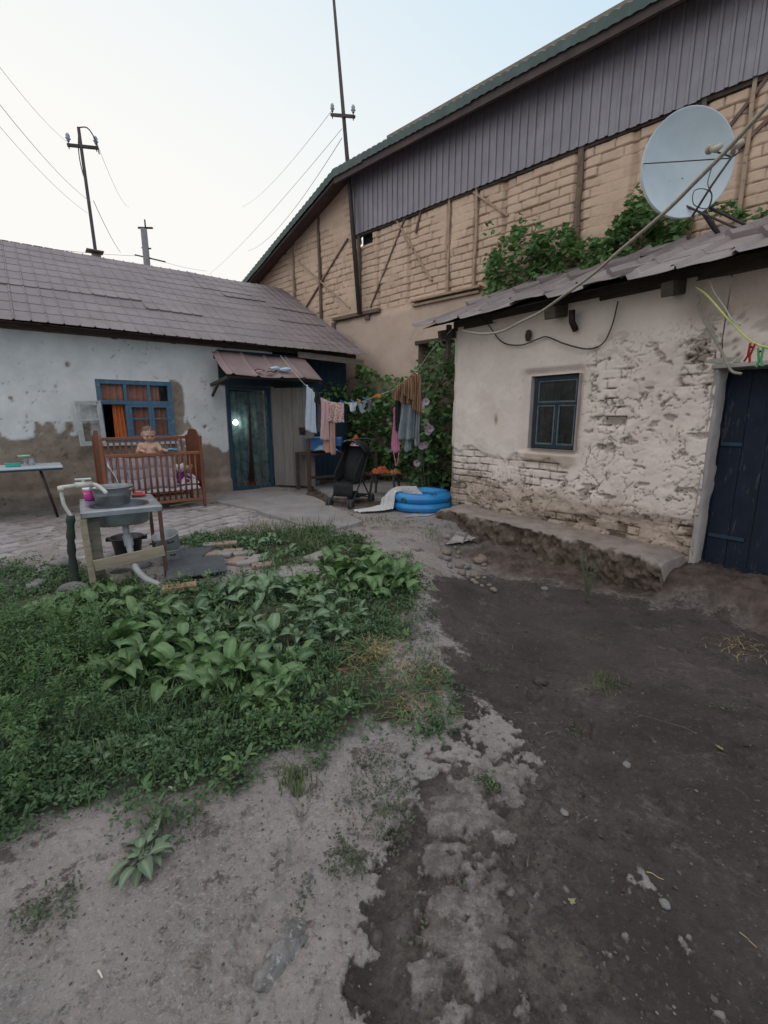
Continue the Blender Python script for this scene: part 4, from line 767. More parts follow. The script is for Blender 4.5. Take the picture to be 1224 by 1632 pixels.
base = np.array(HT.w(-2.42, 1.45, 3.42)) - DC
mb = MB(); mb.tube([base, -nrm * .14], .028, 8); mb.tube([base + np.array(HT.w(.35, .3, 0)) - np.array(HT.w(0, 0, 0)), -nrm * .12 - uy * .2], .016, 8); mb.tube([base + np.array(HT.w(.35, -.35, -.1)) - np.array(HT.w(0, 0, 0)), -nrm * .12 - uy * .3], .012, 8); mb.build('mast', steel, dish)
# the long thick rope from the hut corner up over the yard towards the camera's right
ra = np.array(HT.w(-5.18, -.12, 0))[:2]; rb = (ray(1330, 70) * 2.3)[:2]; dd2 = (rb - ra); nn = np.array([-dd2[1], dd2[0]])
rp = []
for (u_, v_) in [(735, 526), (752, 530), (772, 532), (800, 528), (830, 513), (860, 498), (900, 470), (945, 437), (985, 402), (1060, 338), (1110, 288), (1150, 248), (1190, 205), (1224, 168), (1290, 105), (1330, 70)]:
    r_ = ray(u_, v_); t = (nn @ ra) / (nn @ r_[:2]); rp.append(r_ * t + [0, 0, H])
cable('rope', rp, .014, rope_m, 'long pale rope rising from the hut corner across the satellite dish', 'rope', n=90)
# ================================================================ VEGETATION
def leafmat(name, dk, lt, tw=.25, rough=.55, mid=None):
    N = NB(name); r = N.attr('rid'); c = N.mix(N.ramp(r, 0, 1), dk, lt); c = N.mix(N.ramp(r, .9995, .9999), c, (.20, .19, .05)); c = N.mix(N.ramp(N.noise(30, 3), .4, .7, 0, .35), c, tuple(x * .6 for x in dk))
    if mid: c = N.mix(N.attr('mid'), c, mid)
    m = N.fin(c, rough, 0, .5); tr = N.n('ShaderNodeBsdfTranslucent'); N.L(c, tr.inputs[0]); ms = N.n('ShaderNodeMixShader'); ms.inputs[0].default_value = tw
    N.L(N.b.outputs[0], ms.inputs[1]); N.L(tr.outputs[0], ms.inputs[2]); N.L(ms.outputs[0], N.t.nodes['Material Output'].inputs[0]); return m
T_OV = (np.array([(0, 0, 0), (.35, .26, .05), (.75, .20, .02), (1, 0, -.08), (.75, -.20, .02), (.35, -.26, .05), (.5, 0, -.03)]), np.array([(0, 6, 1), (1, 6, 2), (2, 6, 3), (3, 6, 4), (4, 6, 5), (5, 6, 0)]))
ang = [180, 150, 128, 98, 74, 52, 28, 0]; rad = [.10, .46, .36, .62, .44, .80, .60, 1.0]
_g = [(0.0, 0, 0)] + [(.35 + rad[i] * .62 * math.cos(R(ang[i])), rad[i] * .62 * math.sin(R(ang[i])), -.10 * rad[i] + .05 * (i % 2)) for i in range(8)] + [(.35 + rad[i] * .62 * math.cos(R(ang[i])), -rad[i] * .62 * math.sin(R(ang[i])), -.10 * rad[i] + .05 * (i % 2)) for i in (6, 5, 4, 3, 2, 1)]
_g[0] = (.35, 0, -.02)
T_GR = (np.array(_g), np.array([(0, i, i + 1 if i < 14 else 1)[::-1] for i in range(1, 15)]))
def leaves(C, yaw, pitch, roll, L, W, T):
    V, Fc = T; n = len(C); k = len(V); v = np.repeat(V[None], n, 0) * np.stack([L, W, L], -1)[:, None, :]
    cr, sr = np.cos(roll)[:, None], np.sin(roll)[:, None]; y = v[..., 1] * cr - v[..., 2] * sr; z = v[..., 1] * sr + v[..., 2] * cr; x = v[..., 0]
    cp, sp_ = np.cos(pitch)[:, None], np.sin(pitch)[:, None]; x, z = x * cp - z * sp_, x * sp_ + z * cp
    cy, sy = np.cos(yaw)[:, None], np.sin(yaw)[:, None]; x, y = x * cy - y * sy, x * sy + y * cy
    return (np.stack([x, y, z], -1) + C[:, None]).reshape(-1, 3), (Fc[None] + (np.arange(n) * k)[:, None, None]).reshape(-1, 3), k
def leafobj(name, C, yaw, pitch, roll, L, W, T, m, parent=None, rid=None, loc=None):
    V, Fc, k = leaves(C, yaw, pitch, roll, L, W, T); rid = RNG.rand(len(C)) if rid is None else rid
    if loc is not None: V = V - np.array(loc)
    o = npmesh(name, V, Fc, m, parent, True, dict(rid=np.repeat(rid, k)))
    if loc is not None: o.location = loc
    return o
cov_m = leafmat('ground_cover_leaf', (.036, .080, .030), (.100, .180, .072), .25)
cov2 = leafmat('feathery_leaf', (.045, .105, .032), (.105, .19, .06), .3)
dry_m = mat('dry_straw', (.42, .33, .17), (.30, .23, .12), 30, .9)
def U(a, b, n): return a + (b - a) * RNG.rand(n)
# --- low cover
def cover(name, n, box, size, hmax, dens, label, cat, m=cov_m, T=T_OV, wid=1., pit=(-.2, 1.1)):
    x = U(box[0], box[1], n); y = U(box[2], box[3], n); k = dens(x, y) > RNG.rand(n); x, y = x[k], y[k]; n = len(x)
    f1, _, cid = worley(x, y, 7, 5); hh = hmax * (.25 + .75 * sst(.55, .1, f1)) * (.4 + .9 * fbm(x, y, 1.7, 3, 3)); z = ground_z(x, y) + hh * RNG.rand(n) ** .7
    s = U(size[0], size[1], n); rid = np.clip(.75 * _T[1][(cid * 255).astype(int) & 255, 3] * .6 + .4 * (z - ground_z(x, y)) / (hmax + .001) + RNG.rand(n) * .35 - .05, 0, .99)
    o = leafobj(name, np.stack([x, y, z], -1), U(0, 6.283, n), U(pit[0], pit[1], n), U(-.6, .6, n), s, s * wid, T, m, None, rid); tag(o, label, cat, None, 'stuff'); return o
def dveg(x, y):
    v = sdpoly(x, y, VEG) + (fbm(x, y, 1.1, 5, 1) - .5) * .40 + (fbm(x, y, 6, 5, 2) - .5) * .40 + (fbm(x, y, 2.3, 4, 7) - .5) * .45; return np.clip(sst(-.20, .20, v), 0, 1) * (.18 + .82 * sst(.40, .50, fbm(x, y, 3.2, 4, 6)))
cover('ground_cover', 150000, (-2.9, .5, 1.0, 3.1), (.012, .027), .10, dveg, 'dense low green ground cover spreading across the near left of the yard', 'ground cover')
cover('ground_cover', 60000, (-5, .5, 3.1, 6.0), (.018, .038), .09, dveg, 'low green ground cover around and behind the sink stand', 'ground cover')
def strips(x, y):
    g_ = lambda a, b, r, s_=1.: np.exp(-(((x - a) / r) ** 2 + ((y - b) / (r * s_)) ** 2) * 1.5)
    d = np.maximum.reduce([g_(-.02, 1.55, .14, 1.9), g_(-.12, 1.30, .08, 1.6) * .8, g_(-.25, 1.18, .05, 1.5) * .5, g_(.18, 2.95, .16, 1.3), g_(.25, 3.35, .15, 1.5), g_(.22, 2.4, .13, 1.5), g_(-.75, 1.42, .12, .8) * .9, g_(-.28, 1.72, .05, 1.) * .9, g_(-1.0, 1.12, .10, 1.2) * .5, g_(.62, 2.62, .10, .6) * .5, g_(.96, 2.05, .12, .8) * .35, g_(1.45, 2.62, .16, .6) * .4, g_(1.9, 2.3, .15, .6) * .3, g_(.42, 1.62, .055, .9) * 1.2, g_(1.7, 3.3, .3, .5) * .25, g_(.24, 1.2, .05, 1) * .3, g_(.1, 1.05, .05, 1.) * .3])
    return np.clip(d * 1.3 - .12, 0, 1) * (.3 + .9 * sst(.42, .58, fbm(x, y, 9, 4, 2)))
cover('sparse_weeds', 170000, (-1.4, 2.6, .9, 3.9), (.008, .018), .05, lambda x, y: np.clip(strips(x, y) * 1.8, 0, 1), 'sparse small weeds creeping over the concrete and bare soil', 'weeds', leafmat('dusty_weed_leaf', (.05, .065, .035), (.10, .12, .065), .2))
cover('clover', 20000, (-2.9, .0, 4.6, 6.0), (.02, .045), .07, lambda x, y: sst(.5, .58, fbm(x, y, 2.2, 4, 3)) * sst(-.15, .1, sdpoly(x, y, [(-2.9, 5.0), (-2.2, 5.75), (-.3, 5.9), (-.2, 5.3), (-1.0, 4.75), (-2, 4.9)])), 'pale green clover growing through the pavers behind the sink', 'clover', leafmat('clover_leaf', (.06, .12, .045), (.13, .20, .09), .3))
cover('mixed_weeds', 16000, (-2.9, .5, 1.1, 4.6), (.03, .06), .17, lambda x, y: dveg(x, y) * sst(.48, .60, fbm(x, y, 1.5, 4, 1)) * .8, 'taller mixed weeds with bigger leaves poking up through the ground cover', 'weeds', leafmat('mixed_weed_leaf', (.06, .13, .04), (.16, .26, .09), .3), wid=.7)
def vegpts(n):
    x = U(-2.8, .45, n); y = U(1.25, 5.2, n); k = dveg(x, y) * sst(.42, .56, fbm(x, y, 2.2, 4, 4)) > RNG.rand(n); return list(zip(x[k], y[k]))
# --- taller feathery weeds, left edge
n = 15000; ns = 240; sx_ = U(-2.6, -.95, ns); sy_ = U(1.55, 3.1, ns); k = (sdpoly(sx_, sy_, [(-2.7, 1.5), (-1.30, 1.5), (-1.18, 1.8), (-1.45, 2.2), (-1.75, 2.65), (-2.2, 3.1), (-2.7, 3.1)]) > 0); sx_, sy_ = sx_[k], sy_[k]; ns = len(sx_)
hs_ = U(.14, .34, ns); ii = RNG.randint(0, ns, n); t = RNG.rand(n) ** .8; lean = U(-.12, .12, ns); lean2 = U(-.12, .12, ns); spr = (1 - t) * .06 + .018
C = np.stack([sx_[ii] + lean[ii] * t + RNG.randn(n) * spr * .6, sy_[ii] + lean2[ii] * t + RNG.randn(n) * spr * .6, ground_z(sx_[ii], sy_[ii]) + t * hs_[ii]], -1)
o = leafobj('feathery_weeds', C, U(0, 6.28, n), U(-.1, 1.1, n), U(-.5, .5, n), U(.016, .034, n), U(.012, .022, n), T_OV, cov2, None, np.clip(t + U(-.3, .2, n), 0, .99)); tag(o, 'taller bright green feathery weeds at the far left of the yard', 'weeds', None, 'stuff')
# --- grass blades
def blades(name, pts, hl, wd_, m, label, cat, lean=.5, kind='stuff'):
    V = []; Fs = []; 
    for (x, y) in pts:
        z = gz(x, y) - .005; a = RNG.rand() * 6.28; l = hl[0] + (hl[1] - hl[0]) * RNG.rand(); ln = lean * RNG.rand() * l; px, py = math.cos(a), math.sin(a); w_ = wd_ * (.6 + .6 * RNG.rand()); b = len(V)
        for t in (0, .4, .75, 1.): 
            cx, cy, cz = x + px * ln * t * t, y + py * ln * t * t, z + l * t * (1 - .25 * t * lean); ww = w_ * (1 - t) ** .6 if t < 1 else 0
            V += [(cx - py * ww, cy + px * ww, cz), (cx + py * ww, cy - px * ww, cz)]
        Fs += [(b, b + 1, b + 3, b + 2), (b + 2, b + 3, b + 5, b + 4), (b + 4, b + 5, b + 7, b + 6)]
    o = npmesh(name, np.array(V), np.array(Fs), m, None, True, dict(rid=np.repeat(RNG.rand(len(pts)), 8))); return tag(o, label, cat, None, kind)
def gp(u, v, su, sv, n): 
    out = []
    for i in range(n): p = ground(u + RNG.randn() * su, v + RNG.randn() * sv); out.append(p[:2])
    return out
grs = leafmat('grass_blade', (.07, .105, .035), (.15, .19, .07), .3)
blades('grass_tufts', gp(440, 852, 32, 9, 420) + gp(500, 852, 24, 9, 380) + gp(485, 872, 26, 7, 260), (.05, .24), .004, grs, 'tall yellowish grass tufts along the edge of the doorstep slab', 'grass', 1.1)
blades('grass_tufts', gp(600, 830, 18, 4, 260) + gp(690, 845, 8, 6, 200) + gp(560, 828, 12, 3, 150) + gp(640, 835, 30, 4, 150) + gp(470, 1243, 14, 14, 160) + gp(690, 1060, 12, 30, 200) + gp(970, 1045, 16, 10, 120) + gp(590, 1055, 30, 18, 260), (.02, .09), .003, grs, 'short scattered grass tufts on the bare yard and by the paddling pool', 'grass', 1.)
blades('meadow_grass', vegpts(9000), (.06, .20), .0028, leafmat('meadow_blade', (.07, .13, .04), (.17, .25, .09), .3), 'loose green grass blades scattered all through the weed patch', 'grass', .7)
def tuftpts(u, v, r, n): p = ground(u, v); return [(p[0] + RNG.randn() * r, p[1] + RNG.randn() * r) for _ in range(n)]
blades('dry_grass_tuft', tuftpts(592, 1046, .045, 260) + tuftpts(600, 1055, .09, 80), (.05, .15), .0022, dry_m, 'straw-coloured dry grass tuft on the path edge near the middle of the yard', 'dry grass', 2.2, None)
blades('dry_grass', tuftpts(680, 1085, .06, 120) + tuftpts(655, 1130, .07, 110) + tuftpts(1190, 985, .12, 90) + tuftpts(640, 1080, .10, 60), (.03, .10), .002, dry_m, 'thin dry grass scattered along the edge of the dark soil', 'dry grass', 2.5)
V = []
blades('straw_litter', [(x, y) for x, y in zip(U(.2, 3.2, 900), U(2.9, 4.6, 900)) if (HT.n @ np.array([x, y])) - HT.D < -.35 and RNG.rand() < sst(-2.2, -.5, (HT.n @ np.array([x, y])) - HT.D)] + list(zip(U(.3, 3, 160), U(1, 3.2, 160))), (.02, .07), .0016, mat('grey_straw', (.24, .20, .15), (.15, .125, .10), 30, .9), 'loose straw and stalk litter on the soil below the hut', 'straw', 6.)
# --- broad-leaved dock plants, each its own thing
dock_m = leafmat('dock_leaf', (.055, .125, .035), (.145, .255, .085), .28, .42, (.20, .28, .15))
dock_dull = leafmat('dusty_dock_leaf', (.060, .125, .050), (.145, .235, .115), .18, .55, (.24, .30, .22))
def dock(p, n, Lr, label, m=dock_m, spread=1., name='dock_plant', group='broad-leaved dock plants', up=1.):
    V = []; Fs = []; rid = []; mid = []; NL, NW = 9, 5
    n = int(n * 1.45); Lr = Lr * .86 if Lr > .1 else Lr
    for i in range(n):
        a = RNG.rand() * 6.28; L = Lr * (.6 + .55 * RNG.rand()); W = L * (.19 + .07 * RNG.rand()); e0 = (.35 + 1.0 * RNG.rand()) * up; pet = L * (.25 + .5 * RNG.rand()); bend = 1.2 + 1.1 * RNG.rand()
        x0, y0 = RNG.randn(2) * .03 * spread; d = np.array([math.cos(a), math.sin(a)]); pos = np.array([x0, y0, 0.]); el = e0; r_ = RNG.rand(); tw = RNG.randn() * .45; ph = RNG.rand() * 6; b = len(V)
        st = pet / 2.
        for k_ in range(2): pos = pos + np.array([d[0] * math.cos(el), d[1] * math.cos(el), math.sin(el)]) * st; V += [tuple(pos + np.array([-d[1], d[0], 0]) * s * .004) for s in (-1, 1)] if k_ == 0 else []
        V = V[:b]
        V += [(x0 - d[1] * .004, y0 + d[0] * .004, 0), (x0 + d[1] * .004, y0 - d[0] * .004, 0)]; rid += [r_, r_]; mid += [1, 1]; b2 = len(V)
        for q in range(NL):
            t = q / (NL - 1); w_ = W * (math.sin(PI * min(1, t * 1.0 + .04) ** .75) ** .8 if 0 < t < 1 else .03 if t == 0 else .02)
            nrm_ = np.array([-math.sin(el) * d[0], -math.sin(el) * d[1], math.cos(el)]); sd = np.array([-d[1], d[0], 0]) * math.cos(tw) + nrm_ * math.sin(tw)
            for s in range(NW):
                f = (s / (NW - 1)) * 2 - 1; zz = abs(f) * w_ * .28 + math.sin(t * 16 + ph + f * 2) * w_ * .13 * abs(f); V.append(tuple(pos + sd * f * w_ + nrm_ * zz)); rid.append(r_); mid.append(.75 if s == 2 else 0)
            pos = pos + np.array([d[0] * math.cos(el), d[1] * math.cos(el), math.sin(el)]) * L / (NL - 1); el -= bend / (NL - 1)
        Fs.append((b, b + 1, b2 + 3, b2 + 1))
        for q in range(NL - 1):
            for s in range(NW - 1): k_ = b2 + q * NW + s; Fs.append((k_, k_ + 1, k_ + NW + 1, k_ + NW))
    V = np.array(V); V[:, 2] = np.maximum(V[:, 2], .004); o = npmesh(name, V, np.array(Fs), m, None, True, dict(rid=rid, mid=mid)); o.location = (p[0], p[1], gz(p[0], p[1])); return tag(o, label, 'plant', group)
DK = 'glossy broad-leaved dock plant in the large patch in front of the sink'
for (u_, v_, n_, L_) in [(75, 985, 14, .18), (135, 965, 12, .17), (130, 1035, 14, .18), (190, 965, 12, .15), (250, 985, 14, .16), (110, 1000, 16, .20), (160, 985, 12, .17), (175, 1045, 18, .22), (215, 1000, 14, .18), (235, 1060, 18, .20), (260, 1030, 14, .17), (205, 1085, 16, .19), (285, 1085, 18, .19), (330, 1060, 16, .17), (335, 1105, 16, .19), (375, 1085, 18, .18), (300, 1040, 12, .15)]:
    dock(ground(u_, v_), n_, L_, DK, group='dock plants in front of the sink')
for (u_, v_, n_, L_) in [(340, 965, 16, .19), (375, 950, 14, .17), (420, 955, 16, .18), (455, 950, 14, .18), (480, 985, 12, .16), (440, 1030, 16, .18), (480, 1030, 14, .16), (505, 1005, 12, .15), (395, 1000, 12, .15), (530, 985, 10, .14), (560, 985, 9, .12), (500, 960, 12, .15), (310, 990, 14, .16), (350, 1010, 14, .16), (540, 1025, 9, .12)]:
    dock(ground(u_, v_), n_, L_, 'dusty pale-veined dock plant in the middle of the weed patch', dock_dull, group='dock plants in the middle of the patch')
for (u_, v_, n_, L_) in [(560, 915, 22, .22), (600, 925, 20, .22), (580, 895, 18, .20), (625, 930, 16, .19), (545, 940, 14, .18), (640, 945, 10, .16), (530, 900, 12, .17), (500, 935, 14, .17), (655, 925, 10, .15), (590, 950, 14, .17)]:
    dock(ground(u_, v_), n_, L_, 'bright green dock plant in the clump nearest the concrete path', group='dock plants by the concrete path', spread=1.3)
for (u_, v_, n_, L_) in [(420, 1120, 16, .15), (450, 1100, 14, .15), (395, 1130, 10, .13), (410, 1075, 14, .16), (470, 1070, 12, .14)]:
    dock(ground(u_, v_), n_, L_, 'smaller dock plant at the near edge of the weed patch', group='dock plants at the near edge')
for (u_, v_, n_, L_) in [(410, 880, 14, .15), (435, 870, 14, .15), (460, 885, 12, .14), (430, 895, 12, .14), (400, 868, 10, .13)]:
    dock(ground(u_, v_), n_, L_, 'low pale dock plant between the pavers and the doorstep slab', dock_dull, up=.7, group='dock plants by the doorstep slab')
dock(ground(228, 1368), 16, .085, 'single small pale rosette weed growing in the foreground concrete', leafmat('pale_rosette_leaf', (.10, .145, .085), (.18, .24, .15), .2, .6, (.24, .30, .2)), .4, 'rosette_weed', None, .55)
for (u_, v_) in [(160, 1215), (200, 1205), (250, 1190), (150, 1190)]:
    dock(ground(u_, v_), 12, .06, 'small pale-leaved weed at the near left edge of the ground cover', dock_dull, .8, 'seedling_weed', 'small pale weeds at the near edge', 1.1)
dock(ground(780, 1242), 24, .028, 'tiny green weed tuft alone at the edge of the dark soil', dock_m, .9, 'small_weed', None, .8)
# --- tall skinny weed by the ledge
sk = thing('skinny_weed', 'tall skinny branching weed standing in front of the stone ledge', 'plant', (*ground(938, 925)[:2], gz(*ground(938, 925)[:2])))
mb = MB(); Cs = []
for i in range(9):
    a = RNG.rand() * 6.28; h = .25 + .35 * RNG.rand(); P = spline([(0, 0, 0), (math.cos(a) * .03, math.sin(a) * .03, h * .5), (math.cos(a) * .09, math.sin(a) * .07, h)], 8); mb.tube(P, .0025, 4)
    for q in P[2:]:
        for _ in range(4): b = q + RNG.randn(3) * [.02, .02, .008]; mb.tube([q, b], .0012, 3); Cs.append(b)
mb.build('stem', mat('grey_green_stem', (.14, .15, .10), (.10, .11, .07)), sk); Cs = np.array(Cs); n = len(Cs)
leafobj('foliage', Cs, U(0, 6.28, n), U(-.3, .8, n), U(-.5, .5, n), U(.016, .032, n), U(.009, .015, n), T_OV, leafmat('grey_green_leaf', (.08, .10, .06), (.15, .17, .11)), sk)
# --- vines
grape_m = leafmat('vine_leaf', (.065, .15, .04), (.165, .29, .10), .35, .5); grape_d = leafmat('shrub_leaf', (.055, .13, .04), (.155, .26, .10), .35, .5)
def vine(name, label, poly, n, yr, sz, m, woodpx, cat='vine', group=None, T=T_GR, loc=None, clump=.55):
    xs_, ys_ = zip(*poly); u_ = U(min(xs_), max(xs_), n * 4); v_ = U(min(ys_), max(ys_), n * 4)
    sd = sdpoly(u_, v_, poly) + (fbm(u_, v_, .045, 4, 2) - .5) * 34; k = (sd > 0) & (RNG.rand(n * 4) < .25 + .75 * sst(.40, .56, fbm(u_, v_, .06, 3, 5))); u_, v_ = u_[k][:n], v_[k][:n]; n = len(u_); o = thing(name, label, cat, loc, 0, group); C = []
    y_ = U(yr[0], yr[1], n) - (fbm(u_, v_, .03, 3, 1) - .5) * .6
    for i in range(n): C.append(bnw(u_[i], v_[i], y_[i]))
    C = np.array(C); C[:, 2] = np.maximum(C[:, 2], .05); s = U(sz[0], sz[1], n) * (.6 + .4 * RNG.rand(n)); face = BN.a - PI / 2
    dep = (y_ - yr[0]) / (yr[1] - yr[0]); rid = np.clip(RNG.rand(n) * .8 + .2 * fbm(u_, v_, .05, 3, 3), 0, 1)
    leafobj('foliage', C - np.array(loc), face + RNG.randn(n) * .9, U(-1.2, .35, n), U(-.7, .7, n), s, s * U(.85, 1.1, n), T, m, o, rid)
    mb = MB()
    for path, r in woodpx: P = spline([np.array(bnw(*q)) - np.array(loc) for q in path], 16); mb.tube(P, r, 6)
    mb.build('stem', wood_g, o); return o
L0 = BN.w(-7.6, -.5, 0); vine('grapevine', 'leafy grapevine against the barn wall between the blue porch and the brown shawl', [(572, 578), (590, 596), (612, 600), (642, 598), (655, 630), (655, 700), (640, 770), (600, 772), (572, 740), (555, 720), (560, 640)], 2300, (-.75, -.05), (.11, .20), grape_m, [([(590, 775, -.2), (585, 700, -.3), (600, 640, -.4), (640, 610, -.4)], .02), ([(625, 775, -.2), (630, 690, -.4), (610, 620, -.4)], .018)], loc=L0)
L1 = BN.w(-6.2, -.5, 0); vine('climbing_shrub', 'tall dense leafy shrub filling the corner beside the hut', [(655, 590), (672, 565), (700, 548), (735, 540), (745, 600), (745, 780), (700, 785), (650, 775), (640, 720), (648, 640)], 3600, (-1.0, -.1), (.10, .18), grape_d, [([(690, 790, -.2), (692, 700, -.4), (700, 600, -.4)], .025), ([(670, 790, -.3), (668, 700, -.5), (680, 590, -.4)], .018)], 'shrub', loc=L1)
L3 = hsw(530, 620, .2); o = thing('potted_vine', 'small vine spray hanging in front of the blue plank wall', 'vine', L3); n = 46; C = np.array([hsw(RNG.uniform(512, 552), RNG.uniform(606, 634), RNG.uniform(-.1, .25)) for _ in range(n)]) - np.array(L3)
leafobj('foliage', C, R(-53) + RNG.randn(n) * .8, U(-1.2, .2, n), U(-.6, .6, n), U(.12, .19, n), U(.11, .17, n), T_GR, grape_m, o); mb = MB(); mb.tube(spline([(0, .1, -.1), (.2, .2, .1), (.5, .3, .3)], 10), .008, 5); mb.build('stem', wood_g, o)
L2 = BN.w(-3.6, -.3, 0); rv = vine('grapevine', 'lush grapevine spilling over behind the hut roof below the satellite dish', [(772, 480), (775, 405), (800, 378), (838, 358), (870, 372), (905, 362), (940, 380), (985, 362), (1005, 328), (1030, 312), (1062, 330), (1095, 352), (1085, 385), (1040, 400), (1000, 412), (930, 440), (850, 470)], 3200, (-.65, -.05), (.10, .18), grape_m, [([(1040, 420, -.4), (1062, 370, -.4), (1085, 330, -.4)], .03), ([(1005, 430, -.4), (1035, 350, -.4), (1030, 310, -.4)], .015)], loc=L2)
C = []; 
for (u_, v_, k_) in [(842, 350, 14), (848, 365, 16), (1018, 305, 16), (1025, 320, 14), (1155, 333, 30), (1182, 338, 26), (1207, 346, 20), (1135, 328, 16), (1222, 350, 10), (1075, 385, 10), (790, 365, 10)]:
    for _ in range(k_): C.append(bnw(u_ + RNG.randn() * 8, v_ + RNG.randn() * 6, -.4 + RNG.randn() * .1))
C = np.array(C); n = len(C); leafobj('trailing_leaves', C - np.array(L2), BN.a - PI / 2 + RNG.randn(n) * .8, U(-1.1, .3, n), U(-.7, .7, n), U(.09, .15, n), U(.08, .14, n), T_GR, grape_m, rv)
# hollyhocks with pale flowers
petal = mat('pale_pink_petal', (.68, .58, .62), (.58, .46, .52), 20, .7, bump=.1, trans=.3); petc = mat('flower_heart', (.40, .10, .20), (.3, .08, .15), 20, .7)
for lab, base, fl in (('tall hollyhock with pale pink-white flowers beside the hanging grey sweater', (672, 790), [(672, 645), (679, 640), (673, 653)]), ('hollyhock with open pale flowers at half height in the corner shrub', (684, 792), [(680, 678), (686, 683), (682, 688)]), ('lower hollyhock with two pale flowers and a big yellowing leaf', (678, 796), [(672, 711), (678, 709), (664, 738)])):
    B = np.array(bnw(base[0], base[1], -1.0)); B[2] = 0; o = thing('hollyhock', lab, 'flower plant', tuple(B), 0, 'hollyhocks in the corner'); ptsf = [np.array(bnw(u_, v_, -1.15)) - B for u_, v_ in fl]
    mb = MB(); mb.tube(spline([(0, 0, 0), ptsf[0] * .5, ptsf[0] + [0, .05, .1]], 12), .009, 6)
    for q in ptsf[1:]: mb.tube([ptsf[0] * .8, q], .005, 4)
    mb.build('stem', MC['grey_green_stem'], o)
    for q in ptsf:
        mb = MB(); nn_ = -ray(*fl[0]); nn_ /= np.linalg.norm(nn_); e1 = np.cross(nn_, [0, 0, 1.]); e1 /= np.linalg.norm(e1); e2 = np.cross(nn_, e1)
        for k_ in range(5):
            a = k_ * 1.2566; d1 = e1 * math.cos(a) + e2 * math.sin(a); d2 = -e1 * math.sin(a) + e2 * math.cos(a)
            mb.grid(lambda s, t: q + d1 * .062 * s + d2 * .045 * (t - .5) * 2 * math.sin(min(1, s + .15) * 2.2) * s ** .5 + nn_ * (.02 * s * s + .004 * math.sin(t * 9)), 5, 5)
        fo = mb.build('flower', petal, o); mb = MB(); mb.lathe([(.001, 0), (.01, .004), (.008, .02), (.001, .03)], (0, 0, 0), 6); c_ = mb.build('stamen', petc, fo); c_.location = tuple(q)
    n = 14; C = np.array([ptsf[0] * RNG.rand() + RNG.randn(3) * [.12, .12, .08] for _ in range(n)]); C[:, 2] = np.abs(C[:, 2]) + .1; leafobj('foliage', C, R(-80) + RNG.randn(n) * .9, U(-1.0, .2, n), U(-.5, .5, n), U(.12, .22, n), U(.12, .2, n), T_GR, grape_m, o)
# ================================================================ STONES, LITTER
def lump(name, p, r, m, label, cat, sc=(1, 1, .6), seed=0, rough=.25, rz=0, group=None, sub=18, sink=.2):
    V = []; nu, nv = sub * 2, sub
    th_, ph_ = np.meshgrid(np.linspace(0, 2 * PI, nu, endpoint=False), np.linspace(.02, PI - .02, nv), indexing='ij'); X = np.sin(ph_) * np.cos(th_); Y = np.sin(ph_) * np.sin(th_); Z = np.cos(ph_)
    d = 1 + (fbm(X * 1.3 + seed + Z, Y * 1.3 + Z * .7, 1.3, 4, seed % 5) - .5) * 2 * rough; f1, f2, _ = worley(X + seed * 3.3 + Z * .5, Y + Z, 1.6, seed % 6); d = d - (f2 - f1) * -.10
    P = np.stack([X * d * r * sc[0], Y * d * r * sc[1], Z * d * r * sc[2]], -1).reshape(-1, 3); o = npmesh(name, P, gridfaces(nu, nv, True)[:, ::-1], m, None, True); o.location = (p[0], p[1], p[2] + r * sc[2] * (1 - sink * 2) ); o.rotation_euler = (0, 0, rz)
    return tag(o, label, cat, group)
rock_m = mat('grey_fieldstone', (.20, .19, .185), (.12, .11, .11), 14, .9, bump=.8, bs=60, spot=(.27, .25, .24), spotlvl=.6); clod_m = mat('dark_soil_clod', (.07, .055, .047), (.04, .032, .028), 20, .95, bump=.9, bs=70)
def gpt(u, v): p = ground(u, v); return (p[0], p[1], gz(p[0], p[1]))
p = gpt(455, 1515); lump('embedded_rock', (p[0], p[1], p[2] - .022), .08, mat('pale_worn_rock', (.25, .235, .23), (.12, .11, .105), 22, .9, bump=1, bs=90, spot=(.34, .32, .31), spotlvl=.56, bdist=.012), 'flat grey rock set in the concrete at the bottom of the yard', 'rock', (.6, 1.1, .42), 3, .45, R(-28), sink=.4, sub=30)
for i, (u_, v_, r, lab) in enumerate([(865, 1046, .035, 'dark soil clod beside the dry puddle in the yard'), (1000, 1205, .016, 'small stone on the dark soil right of the tiny weed'), (900, 1290, .014, 'small stone in the speckled soil strip'), (870, 905, .03, 'brown stone lying below the ledge'), (830, 1448, .02, 'black clod in the speckled strip at the bottom'), (1060, 1440, .014, 'pale stone on the dark soil at lower right')]):
    lump('stone', gpt(u_, v_), r, clod_m if 'clod' in lab else rock_m, lab, 'stone', (1.2, 1, .6), i + 4, .3, i)
# rubble at the foot of the ledge's far end: countable stones
for i in range(26):
    u_ = 700 + RNG.rand() * 90; v_ = 838 + RNG.rand() * 42 + (u_ - 700) * .35; p = gpt(u_, v_); lump('rubble_stone', p, .02 + .05 * RNG.rand() ** 2, rock_m if RNG.rand() < .4 else MC.get('brown_rubble') or mat('brown_rubble', (.22, .175, .145), (.13, .10, .08), 12, .95, bump=.8), 'rubble stone fallen in front of the far end of the ledge', 'stone', (1.2, 1, .7), i, .35, i, 'rubble below the ledge', 9)
